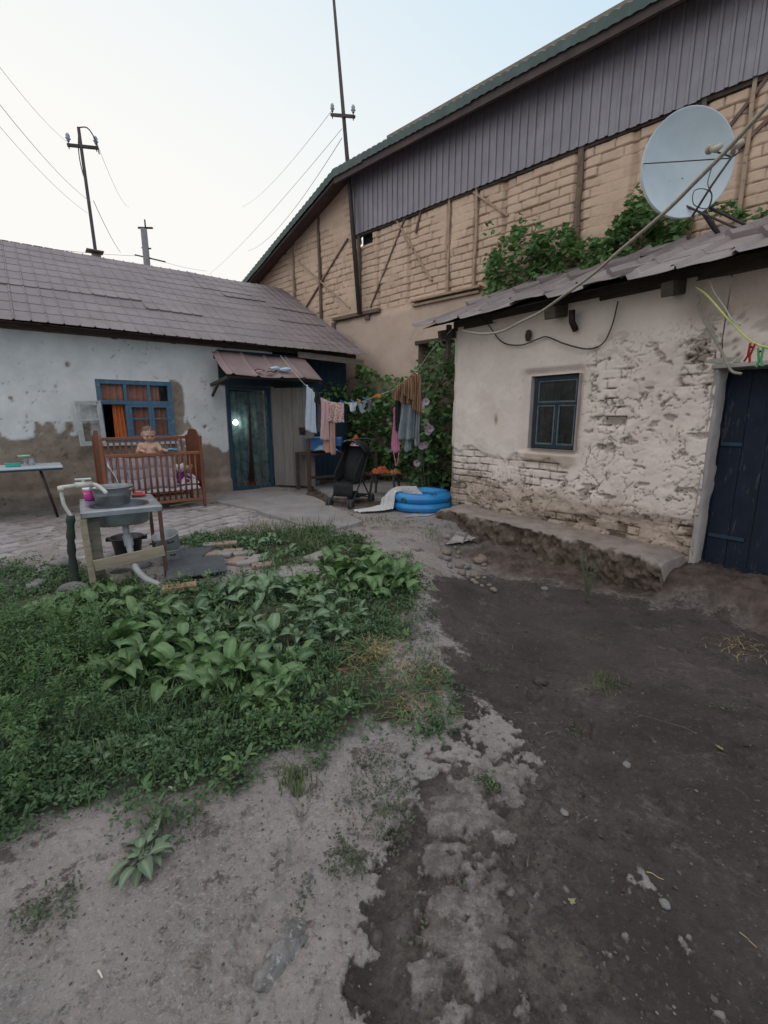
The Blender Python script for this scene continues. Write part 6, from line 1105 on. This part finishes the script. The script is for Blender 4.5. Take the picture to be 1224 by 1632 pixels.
def hand(X, Y, Z, D, w, fwd, side, k=.006):
    w = np.array(w); fwd = np.array(fwd, float); fwd /= np.linalg.norm(fwd); side = np.array(side, float); side -= fwd * (side @ fwd); side /= np.linalg.norm(side); dn = np.cross(side, fwd); dn = dn if dn[2] < 0 else -dn
    pc = w + fwd * .035; D = smin(D, cone(X, Y, Z, w, pc - side * .0, .017, .019), .014); D = smin(D, cone(X, Y, Z, pc - side * .012, pc + side * .012, .014, .014), .01)
    for i, (o_, l_) in enumerate(((-.0195, .036), (-.0065, .042), (.0065, .040), (.0195, .031))):
        a = pc + fwd * .010 + side * o_; b = a + fwd * l_ * .55 + dn * .004; c_ = b + fwd * l_ * .20 + dn * l_ * .45; D = smin(D, np.minimum(cone(X, Y, Z, a, b, .0072, .0066), cone(X, Y, Z, b, c_, .0066, .0056)), .003)
    a = w + fwd * .012 - side * .014; b = a - side * .020 + fwd * .014; c_ = b + fwd * .018 + dn * .006; return smin(D, np.minimum(cone(X, Y, Z, a, b, .009, .0078), cone(X, Y, Z, b, c_, .0078, .0062)), .005)
def body(X, Y, Z):
    D = cone(X, Y, Z, (0, .0, .42), (0, .0, .60), .105, .098); D = smin(D, ell(X, Y, Z, (0, -.035, .50), (.10, .09, .11)), .04); D = smin(D, cone(X, Y, Z, (-.085, .0, .665), (.085, .0, .665), .05, .05), .05)
    D = smin(D, cone(X, Y, Z, (0, .005, .70), (0, -.004, .78), .045, .042), .03)
    for s in (-1, 1):
        D = smin(D, cone(X, Y, Z, (s * .05, -.07, .635), (s * .052, -.068, .632), .03, .03), .03)
        D = smin(D, cone(X, Y, Z, (s * .062, 0, .38), (s * .075, -.03, .21), .066, .046), .03); D = smin(D, cone(X, Y, Z, (s * .075, -.03, .21), (s * .07, .0, .045), .046, .030), .02); D = smin(D, cone(X, Y, Z, (s * .07, .01, .025), (s * .078, -.075, .018), .026, .022), .02)
    D = smin(D, cone(X, Y, Z, (-.122, .0, .665), (-.155, -.035, .575), .041, .034), .025); D = smin(D, cone(X, Y, Z, (-.155, -.035, .575), (-.105, -.125, .60), .034, .022), .012); D = hand(X, Y, Z, D, (-.100, -.132, .602), (.45, -.8, -.05), (1, .5, 0))
    D = smin(D, cone(X, Y, Z, (.122, .0, .665), (.160, -.045, .585), .041, .034), .025); D = smin(D, cone(X, Y, Z, (.160, -.045, .585), (.195, -.135, .605), .034, .022), .012); D = hand(X, Y, Z, D, (.197, -.142, .606), (.55, -.7, -.05), (-1, -.5, 0))
    x, y, z = headco(X, Y, Z); Hd = ell(x, y, z, (0, .012, .018), (.092, .104, .100)); Hd = smin(Hd, ell(x, y, z, (0, -.038, -.045), (.070, .060, .052)), .04)
    for s in (-1, 1):
        Hd = smin(Hd, ell(x, y, z, (s * .042, -.070, -.040), (.030, .026, .030)), .02); Hd = smin(Hd, ell(x, y, z, (s * .094, .008, -.012), (.010, .022, .030)), .008); Hd = np.maximum(Hd, -(ell(x, y, z, (s * .036, -.105, -.002), (.020, .016, .012)) + .0)) if False else smin(Hd, ell(x, y, z, (s * .036, -.080, .020), (.028, .018, .010)), .012)
    Hd = smin(Hd, ell(x, y, z, (0, -.098, -.022), (.013, .014, .012)), .012); Hd = smin(Hd, ell(x, y, z, (0, -.092, -.052), (.020, .012, .007)), .008); Hd = smin(Hd, ell(x, y, z, (0, -.080, -.078), (.020, .018, .014)), .015)
    return smin(D, Hd, .014)
V, Fc = sdf_mesh(body, (-.25, -.24, -.02), (.27, .15, 1.0), .0055)
BP = cribw(.66, .16, .335); bo_ = thing('person', 'bare-chested baby with short dark hair standing in the crib looking down', 'person', BP, R(24)); npmesh('body', V, Fc, skinm, bo_)
hairm = mat('fine_dark_hair', (.10, .062, .042), (.16, .10, .07), 60, .7, bump=.6, stretch=(1, 1, 3))
def hairf(X, Y, Z):
    x, y, z = headco(X, Y, Z); sh = ell(x, y, z, (0, .016, .020), (.0935, .1045, .1025)) + (fbm(x * 60, z * 40 + y * 30, 1, 3, 2) - .5) * .008; cut = (-.35 * y - z + .035) * .9 ; cut2 = np.maximum(cut, -z - .03 + 0 * y)
    front = (-y * .55 - z * .55 + .0) ; return np.maximum(sh, np.maximum(-(z + y * .75 - .018), -z - .05))
V, Fc = sdf_mesh(hairf, (-.14, -.16, .74), (.15, .15, 1.0), .006); npmesh('hair', V, Fc, hairm, bo_)
for s in (-1, 1):
    p = inv_head((s * .035, -.097, -.002)); mb = MB(); mb.lathe([(.001, .0055), (.012, .002), (.013, 0), (.012, -.002), (.001, -.0055)], (0, 0, 0), 12, 1, .5); e = mb.build('eye', mat('dark_eye', (.02, .013, .01), None, 5, .2, bump=0), bo_); e.location = tuple(p); e.rotation_euler = (HP * .6, 0, HY)
    p = inv_head((s * .036, -.100, .024)); mb = MB(); mb.tube([(-.014, 0, -s * .001), (0, -.002, .003), (.014, 0, s * .001)], .0012, 5); e = mb.build('eyebrow', hairm, bo_); e.location = tuple(p); e.rotation_euler = (0, 0, HY)
p = inv_head((0, -.104, -.055)); mb = MB(); mb.tube([(-.015, .004, 0), (-.006, -.001, -.002), (0, 0, -.0005), (.006, -.001, -.002), (.015, .004, 0)], [.0012, .0042, .0036, .0042, .0012], 8); e = mb.build('mouth', mat('lip', (.38, .14, .12), None, 20, .5, bump=0), bo_); e.location = tuple(p); e.rotation_euler = (0, 0, HY)
def nap(X, Y, Z): D = smin(cone(X, Y, Z, (0, .0, .40), (0, .0, .46), .118, .115), smin(cone(X, Y, Z, (.062, 0, .38), (.068, -.01, .32), .080, .072), cone(X, Y, Z, (-.062, 0, .38), (-.068, -.01, .32), .080, .072), .03), .03); return np.maximum(np.maximum(D, Z - .50), .315 - Z)
V, Fc = sdf_mesh(nap, (-.2, -.18, .3), (.2, .16, .52), .009); npmesh('nappy', V, Fc, MC['white_cotton'], bo_)
bt = np.array(cribw(.92, -.01, .92)); mb = MB(); mb.grid(lambda u, v: ((u - .5) * .20, (v - .5) * .07, .02 * math.sin(u * 4) + .012 * math.sin(v * 5)), 14, 8); o = mb.build('toy_scoop', mat('sky_blue_plastic', (.16, .42, .60), (.12, .36, .52), 9, .35, bump=0), None, solid=.012); o.location = tuple(bt); o.rotation_euler = (R(-15), R(-12), CA); tag(o, 'blue plastic toy resting on the crib rail in front of the baby', 'toy')
# ================================================================ WASHING LINE
LA = np.array([-1.98, 9.28]); LB = np.array([1.0, 7.03]); ld = (LB - LA) / np.linalg.norm(LB - LA); ln_ = np.array([-ld[1], ld[0]])
def lp(u, v, off=0.):
    r_ = ray(u, v); t = (ln_ @ LA + off) / (ln_ @ r_[:2]); return r_ * t + [0, 0, H]
lpx = [(447, 567), (466, 590), (483, 610), (500, 625), (514, 635), (530, 641), (545, 644), (560, 642), (580, 639), (600, 631), (625, 621), (645, 606), (665, 590)]
cable('washing_line', [lp(*q) for q in lpx] + [lp(690, 556), lp(721, 524)], .0045, mat('dirty_nylon_line', (.46, .47, .38), (.36, .36, .29), 20, .8), 'washing line strung from the awning to the hut corner', 'washing line', n=80)
def hang(name, q, m, label, cat, folds=4, amp=.03, off=0., nx=26, nz=26, taper=0, hem=.01, parent=None, seed=0, solid=.004):
    """cloth hung from a strip of the line: q = top-left, top-right, bottom-right, bottom-left seen from the yard"""
    A, B, Cc, Dd = [lp(*p, off) for p in q]; Pn = np.array([ln_[0], ln_[1], 0]); mb = MB()
    def f(u, v):     # v 0 top .. 1 bottom
        p = (A * (1 - u) + B * u) * (1 - v) + (Dd * (1 - u) + Cc * u) * v; am = amp * (.25 + .75 * v)
        p = p + Pn * (am * math.sin(u * PI * 2 * folds + seed + v * 1.3) + .012 * math.sin(u * 23 + seed)) + np.array([0, 0, 1]) * (hem * math.sin(u * 9 + seed) * v + .006 * math.sin(u * PI * folds * 2) * (1 - v)) + np.array([ld[0], ld[1], 0]) * (.01 * math.sin(v * 6 + seed))
        return p - A
    mb.grid(f, nx, nz); o = mb.build(name, m, parent, solid=solid, smooth=True)
    if parent is None: o.location = tuple(A); tag(o, label, cat)
    else: o.location = tuple(A - np.array(parent.location))
    return o
wh = mat('bluish_white_towel', (.52, .58, .66), (.45, .51, .60), 8, .9, bump=.3, trans=.15); o = hang('towel', [(488, 613), (502, 626), (504, 692), (485, 684)], wh, 'pale bluish-white towel hanging nearest the open plank door', 'towel', 2, .03)
bc = mat('black_cloth', (.010, .010, .012), (.018, .018, .02), 8, .9, bump=.3); hang('black_garment', [(499, 618), (512, 632), (513, 645), (502, 641)], bc, 'bunched black garment on the line left of the pink trousers', 'garment', 2, .05, -.03)
hang('grey_garment', [(504, 640), (511, 645), (510, 690), (504, 690)], mat('slate_grey_cloth', (.11, .12, .15), None, 8, .9), 'narrow grey garment hanging behind the pink trousers', 'garment', 2, .02, .08)
pkm = mat('dusty_pink_knit', (.50, .335, .335), (.42, .27, .275), 9, .9, bump=.3); slm = mat('salmon_knit', (.46, .28, .23), (.38, .225, .19), 9, .9, bump=.3)
tr = hang('trousers', [(511, 634), (524, 640), (524, 703), (510, 700)], pkm, 'dusty pink trousers draped over the line with salmon inner side', 'trousers', 2, .035, -.05)
hang('leg', [(521, 640), (532, 642), (537, 725), (526, 724)], slm, '', '', 1.5, .03, -.02, parent=tr); hang('leg', [(514, 690), (528, 694), (530, 722), (514, 719)], slm, '', '', 1, .03, .03, parent=tr)
N = NB('leopard_fleece'); vv = N.vor(34); c = N.mix(N.ramp(vv.outputs['Distance'], .30, .42), (.20, .085, .075), (.50, .34, .32)); leo = N.fin(c, .9); hang('shorts', [(523, 641), (548, 642), (548, 674), (522, 672)], leo, 'pink and maroon patterned fleece shorts on the washing line', 'shorts', 3, .03, -.06)
wc = mat('faded_white_cotton', (.50, .53, .58), (.40, .43, .48), 8, .9); gc = mat('faded_grey_cotton', (.26, .29, .32), (.19, .21, .24), 8, .9)
hang('underwear', [(553, 642), (569, 640), (566, 655), (560, 657)], wc, 'crumpled white underwear pegged in the middle of the line', 'underwear', 2, .03); hang('underwear', [(567, 641), (574, 639), (583, 657), (575, 658)], gc, 'faded grey underwear next to the white pair', 'underwear', 1, .02); hang('sock', [(577, 640), (586, 638), (583, 648), (579, 651)], gc, 'short grey sock between the grey underwear and the dark sock', 'sock', 1, .02); hang('sock', [(586, 638), (592, 636), (592, 655), (587, 655)], mat('dark_grey_sock', (.09, .10, .11), (.14, .15, .16), 9, .9), 'dark grey sock with a pale toe at the end of the small washing', 'sock', 1, .02)
bpl = mat('blue_plastic', (.04, .16, .42), None, 9, .4, bump=0); orp = mat('orange_plastic', (.70, .26, .02), None, 9, .4, bump=0); lgp = mat('light_green_plastic', (.18, .48, .28), None, 9, .4, bump=0)
for (u_, v_, m_, lab) in [(550, 641, lgp, 'light green peg left of the white underwear'), (560, 638, bpl, 'blue peg on the white underwear'), (570, 637, orp, 'orange peg between the two pairs of underwear'), (579, 634, bpl, 'blue peg on the short grey sock'), (543, 639, bpl, 'dark blue peg at the end of the patterned shorts')]: peg('clothes_peg', tuple(lp(u_, v_, -.03)), m_, lab, R(-37), PI, 1.0)
for i, (u_, v_) in enumerate([(597, 632), (600, 630), (603, 629)]): peg('clothes_peg', tuple(lp(u_, v_, -.03)), orp, 'one of the yellow-orange pegs clustered together on the bare stretch of line', R(-37), PI * .9 + i * .3, 1.1)
N = NB('brown_striped_shawl'); wv = N.n('ShaderNodeTexWave'); wv.inputs['Scale'].default_value = 9; wv.inputs['Distortion'].default_value = 1.5; N.L(N.co, wv.inputs[0]); shm = N.fin(N.mix(N.ramp(wv.outputs['Fac'], .45, .62), (.26, .15, .085), (.105, .052, .035)), .9); N.bump(N.noise(60, 4), .3, .004)
sh = hang('shawl', [(626, 622), (663, 592), (665, 646), (628, 638)], shm, 'brown striped shawl bunched over the high end of the washing line', 'shawl', 3.5, .09, -.10); hang('fold', [(654, 598), (670, 596), (673, 660), (657, 652)], shm, '', '', 2, .04, -.13, parent=sh); hang('fold', [(640, 612), (658, 600), (660, 640), (645, 630)], shm, '', '', 3, .04, -.17, parent=sh)
hang('black_garment', [(629, 622), (642, 616), (640, 689), (630, 687)], bc, 'long black garment hanging under the left of the shawl', 'garment', 2, .02, -.02)
gs = mat('blue_grey_jersey', (.22, .25, .27), (.165, .19, .205), 9, .9, bump=.3); gj = hang('jersey', [(640, 624), (662, 610), (664, 700), (633, 702)], gs, 'blue-grey jersey hanging below the brown shawl', 'jersey', 2.5, .07, -.06); hang('sleeve', [(648, 640), (655, 638), (655, 719), (643, 720)], gs, '', '', 1, .03, .0, parent=gj)
hang('jersey', [(660, 640), (668, 640), (670, 708), (660, 712)], mat('pale_grey_jersey', (.27, .29, .29), (.21, .23, .23), 9, .9, bump=.3), 'paler grey jersey sleeve at the right end of the washing', 'jersey', 1.5, .03, -.04)
pt = mat('rose_pink_cotton', (.48, .185, .28), (.40, .145, .23), 9, .9, bump=.2); tt = hang('tank_top', [(627, 650), (634, 650), (638, 721), (623, 720)], pt, 'rose pink vest dangling its straps below the black garment', 'vest', 1, .015, .02)
for P_ in ([(627, 720), (630, 735), (631, 743), (634, 735), (636, 721)], [(633, 690), (636, 706), (641, 707), (644, 700)]): mb = MB(); mb.tube(spline([lp(*q, .0) - np.array(tt.location) for q in P_], 16), .007, 6); mb.build('strap', pt, tt)
# ================================================================ POOL, TOWEL
pc = np.array([.60, 7.34]); N = NB('blue_inflatable_vinyl'); vv = N.vor(4.6); dist = vv.outputs['Distance']; bl2 = N.mix(N.ramp(N.noise(3, 3), .4, .6), (.014, .185, .46), (.02, .225, .52)); N.bump(N.noise(14, 4), .25, .01); c = N.mix(N.math('MULTIPLY', N.ramp(dist, .30, .24), N.ramp(N.noise(26, 3), .38, .44)), bl2, (.03, .07, .045)); poolm = N.fin(c, .32, 0, .5)
def ringp(z): return [(.37 + .085 * math.cos(a), z + .082 * math.sin(a)) for a in np.linspace(0, 2 * PI, 17)]
pool = thing('paddling_pool', 'blue inflatable paddling pool of two rings with small turtle prints', 'paddling pool', (pc[0], pc[1], .0)); 
for z_ in (.085, .225): mb = MB(); mb.lathe(ringp(z_), n=64, sx=1.06); mb.build('inflated_ring', poolm, pool)
mb = MB(); mb.lathe([(.001, .03), (.37, .03)], n=40, sx=1.06); mb.build('pool_floor', poolm, pool)
N = NB('speckled_white_towel'); vv = N.vor(38); c = N.mix(N.ramp(vv.outputs['Distance'], .30, .22), (.50, .48, .48), (.22, .20, .21)); stw = N.fin(c, .9); N.bump(N.noise(80, 4), .3, .004)
gpts = [(-.42, 6.98, .02), (-.14, 7.08, .035), (.04, 7.22, .12), (.15, 7.36, .245), (.34, 7.56, .265), (.52, 7.68, .262)]
ctl = spline(gpts, 30)
def tw(u, v):
    i = min(29, int(u * 29)); p = ctl[i]; wd2 = .42 * (1 - .45 * (1 - u) ** 2) ; d_ = np.array([.62, -.78]); x = p[0] + d_[0] * (v - .5) * wd2; y = p[1] + d_[1] * (v - .5) * wd2
    rr2 = math.hypot((x - pc[0]) / 1.06, y - pc[1]); zc = .31 if abs(rr2 - .37) < .06 else .31 - .9 * max(0, abs(rr2 - .37) - .06); z = max(zc if u > .42 else 0, p[2] * (.3 if u < .4 else 0) + .02, .022) 
    if rr2 < .31 and u > .5: z = max(z, .12)
    return (x + .01 * math.sin(v * 17), y, z + .012 * math.sin(v * 14 + u * 6) + .012)
mb = MB(); mb.grid(tw, 30, 16); o = mb.build('draped_towel', stw, None, solid=.006, sub=1); tag(o, 'white speckled towel trailing from the rim of the paddling pool to the ground', 'towel')
flat('plastic_sheet', [(640, 826), (684, 823), (722, 812), (690, 809)], .003, mat('dirty_white_sheet', (.38, .40, .42), (.28, .29, .3), 8, .7), 'dirty white sheet sticking out under the paddling pool', 'sheet', .012)
# ================================================================ STROLLER, STOOL
stl2 = thing('baby_stroller', 'black folding baby stroller with hooded seat parked before the vines', 'stroller', (-.56, 7.72, 0), R(-25)); fr = mat('black_tube', (.016, .016, .018), (.025, .025, .028), 9, .4, .3, bump=0); blkf = mat('black_fabric', (.010, .010, .012), (.016, .016, .018), 9, .9, bump=.3)
for s in (-1, 1):
    mb = MB(); mb.tube(spline([(s * .20, -.34, .08), (s * .20, -.05, .38), (s * .20, .22, .78), (s * .20, .40, 1.04), (s * .19, .46, 1.06)], 16), .012, 8); mb.tube([(s * .20, .34, .08), (s * .20, .02, .45)], .012, 8); mb.build('frame_side', fr, stl2)
    for yy in (-.36, .36):
        wx = s * .20
        for q_ in (-.022, .022):
            mb = MB(); 
            pr_ = [(.045, -.012), (.075, -.010), (.082, 0), (.075, .010), (.045, .012)]; mb.lathe(pr_, n=20); mb.lathe([(.001, .006), (.04, .005), (.046, 0), (.04, -.005), (.001, -.006)], n=12); w_ = mb.build('wheel', mat('grey_black_rubber', (.04, .04, .042), (.07, .07, .07), 9, .7), stl2); w_.location = (wx + q_, yy, .082); w_.rotation_euler = (0, PI / 2, 0)
mb = MB(); mb.tube([(-.20, -.34, .10), (.20, -.34, .10)], .010, 8); mb.build('front_axle', fr, stl2); mb = MB(); mb.tube([(-.20, .34, .10), (.20, .34, .10)], .010, 8); mb.build('rear_axle', fr, stl2)
mb = MB(); mb.tube(spline([(-.19, .46, 1.06), (-.1, .50, 1.08), (.1, .50, 1.08), (.19, .46, 1.06)], 12), .016, 8); mb.build('push_handle', fr, stl2)
mb = MB(); mb.grid(lambda u, v: ((u - .5) * .37, -.22 + .30 * v - .0, .40 + .03 * (2 * u - 1) ** 2 - .04 * math.sin(v * PI)), 12, 8); mb.grid(lambda u, v: ((u - .5) * .37, .08 + .20 * v + .05 * -math.sin(v * PI) - .05 * (1 - (2 * u - 1) ** 2), .39 + .58 * v), 12, 12); mb.grid(lambda u, v: ((u - .5) * .36, -.24 - .03 * v, .40 - .22 * v), 8, 4)
for s in (-1, 1): mb.grid(lambda u, v: (s * .185, -.20 + .28 * u + .12 * v * u, .40 + .16 * v + .42 * v * u), 8, 6)
mb.build('seat', blkf, stl2, solid=.012)
mb = MB(); mb.grid(lambda u, v: (-.215 * math.cos(v * PI), .30 - .33 * math.sin(u * 1.5) * (.35 + .65 * math.sin(v * PI) ** .5), .86 + .26 * math.sin(v * PI) ** .7 * (.75 + .25 * math.sin(u * 2.2)) - .05 * u), 14, 22); cn = mb.build('canopy', blkf, stl2, solid=.006)
N = NB('dotted_trim'); vv = N.vor(60); tm_ = N.fin(N.mix(N.ramp(vv.outputs['Distance'], .35, .25), (.02, .02, .022), (.55, .55, .56)), .8)
mb = MB(); mb.grid(lambda u, v: (-.222 * math.cos(v * PI), .30 - .34 * math.sin(1.2 + u * .3) * (.35 + .65 * math.sin(v * PI) ** .5), .868 + .262 * math.sin(v * PI) ** .7 * (.75 + .25 * math.sin((.8 + u * .2) * 2.2)) - .04), 3, 22); mb.build('canopy_trim', tm_, cn, solid=.004)
mb = MB(); mb.box((-.17, -.05, .14), (.17, .30, .16)); mb.grid(lambda u, v: (-.17 + .34 * u, -.05, .15 + .10 * v), 4, 3); mb.build('storage_basket', blkf, stl2)
stool = thing('stool', 'dark backless stool with splayed legs between the stroller and the pool', 'stool', (.02, 8.45, 0), R(-20)); mb = MB(); mb.box((-.26, -.16, .42), (.26, .16, .45)); mb.build('seat', wood_d, stool, bevel=.008)
for sx_ in (-1, 1):
    for sy_ in (-1, 1): mb = MB(); mb.beam((sx_ * .20, sy_ * .12, .42), (sx_ * .25, sy_ * .15, 0), .035, .035); mb.build('leg', wood_d, stool)
orc = mat('rust_orange_cloth', (.42, .10, .04), (.30, .06, .03), 10, .9, bump=.4)
def heap(name, p, sx_, sy_, h, m, label, cat, rz=0, seed=0, rimz=0):
    mb = MB(); mb.grid(lambda u, v: ((u - .5) * sx_, (v - .5) * sy_, h * (math.sin(u * PI) ** .6) * (math.sin(v * PI) ** .6) * (.65 + .35 * math.sin(u * 9 + seed) * math.cos(v * 8 + seed)) + .015 * math.sin(u * 21 + seed) * math.sin(v * 19)), 26, 22); o = mb.build(name, m, solid=.01); o.location = p; o.rotation_euler = (0, 0, rz); return tag(o, label, cat)
heap('crumpled_cloth', (-.06, 8.43, .455), .32, .26, .14, orc, 'rust-orange cloth crumpled on the stool', 'cloth', .3, 1); heap('small_cloth', (.20, 8.36, .455), .18, .2, .10, mat('mustard_cloth', (.30, .17, .06), (.2, .1, .04), 10, .9, bump=.4), 'mustard-brown rag at the right end of the stool', 'rag', .3, 4)
# ================================================================ PORCH BENCH AND BASINS
be = thing('porch_bench', 'dark wooden bench loaded with blue basins beside the open plank door', 'bench', HS.w(5.1, -.88, 0), HS.a); mb = MB(); mb.box((-.86, -.28, .72), (.85, .26, .76)); mb.build('bench_top', wood_d, be, bevel=.006)
mb = MB(); mb.box((-.86, -.30, 0), (-.80, -.23, 1.04)); mb.build('leg', mat('reddish_dark_post', (.11, .055, .035), (.07, .04, .03), 6, .7, bump=.3), be, bevel=.005); mb = MB(); mb.box((-.86, -.30, 1.042), (-.66, -.05, 1.06)); mb.build('shelf', wood_g, be)
for (a_, b_) in ((.78, -.25), (-.84, .20), (.78, .20)): mb = MB(); mb.box((a_ - .03, b_ - .03, 0), (a_ + .03, b_ + .03, .72)); mb.build('leg', wood_d, be)
mb = MB(); mb.box((-.80, -.20, .25), (.78, -.16, .30)); mb.build('stretcher', wood_d, be)
def onb(x, y, z=.765): return HS.w(5.1 + x, -.88 + y, z)
bluep = mat('sky_blue_basin_plastic', (.13, .32, .62), (.10, .26, .52), 6, .4, bump=.05); pbl = mat('pale_blue_basin', (.30, .44, .56), (.25, .37, .48), 6, .45, bump=.05)
vessel('basin', [(.001, 0), (.18, 0), (.20, .02), (.235, .25), (.255, .26), (.255, .25)], onb(-.50, .02, .80), bluep, 'large sky-blue tub standing at the left end of the porch bench', 'tub', sx=1.1)
vessel('basin', [(.001, 0), (.14, 0), (.24, .10), (.27, .115), (.275, .11)], onb(-.42, -.22, .88), pbl, 'pale blue basin upturned on the front edge of the bench', 'basin', rot=(R(168), R(6), HS.a), sx=1.15)
vessel('basin', [(.001, 0), (.11, 0), (.16, .10), (.17, .11), (.17, .10)], onb(.12, .0, .77), mat('mid_blue_plastic', (.03, .15, .38), None, 6, .4, bump=.05), 'small mid-blue bowl in the middle of the bench', 'bowl')
heap('laundry_heap', onb(.42, -.04, .77), .42, .34, .20, (lambda N: N.fin(N.mix(N.ramp(N.vor(16).outputs['Distance'], .25, .40), (.10, .07, .22), (.44, .41, .47)), .9))(NB('purple_print_cotton')), 'white and purple printed laundry heaped on the bench', 'laundry', HS.a, 2)
heap('orange_cloth', onb(.50, .15, .80), .44, .24, .30, mat('bright_orange_cloth', (.52, .125, .045), (.42, .09, .035), 10, .85, bump=.3), 'bright orange cloth behind the printed laundry on the bench', 'cloth', HS.a, 5)
mb = MB(); mb.grid(lambda u, v: (.34 * (u - .5), .02 * math.sin(u * 12), .26 * v), 14, 6); o = mb.build('blue_bag', MC['blue_plastic'] if False else bpl, None, solid=.02); o.location = onb(.05, .20, .78); o.rotation_euler = (0, 0, HS.a); tag(o, 'blue plastic board propped behind the bowl on the bench', 'board')
# shoes on the awning
def shoe(p, rz, m, label, group=None, s=1., tilt=R(-29)):
    mb = MB(); mb.grid(lambda u, v: ((u - .5) * .24 * s, (.048 if u < .75 else .042) * s * math.cos(v * PI) * (math.sin(min(1, u * 1.1 + .12) * PI * .5 + .3) ** .5) * (1 if u < .8 else (1 - (u - .8) * 2.2)), (.012 + .06 * math.sin(v * PI) ** .7 * (.35 + .65 * math.sin(u * 2.4)) ) * s), 16, 12); o = mb.build('shoe', m, solid=.006); o.location = p; o.rotation_euler = (tilt * 0, R(0), rz)
    mb = MB(); mb.lathe([(.001, 0), (.05, 0), (.052, .012), (.001, .013)], n=18, sx=2.2 * s, sy=.85); mb.build('sole', MC['white_plastic'], o); return tag(o, label, 'shoe', group)
pbm = mat('pale_blue_shoe', (.40, .52, .64), (.34, .45, .56), 9, .6); mrs = mat('maroon_shoe', (.14, .035, .04), (.1, .03, .03), 9, .6)
def awp(x, d): v = d; return HS.w(x, -.28 - v * .78, 2.62 - v * .44 + .035 - .02)
shoe(awp(3.78, .74), HS.a + .2, pbm, 'pale blue child shoe on the awning, left of its pair', None, .9); shoe(awp(3.97, .76), HS.a - .3, pbm, 'pale blue child shoe on the awning, right of its pair', None, .9); shoe(awp(3.45, .86), HS.a + 2.4, mrs, 'maroon shoe at the left on the awning edge', None, .7); shoe(awp(3.62, .92), HS.a + .4, mrs, 'maroon shoe between its mate and the pale blue pair on the awning', None, .7)
# slim laths leaning by the crib
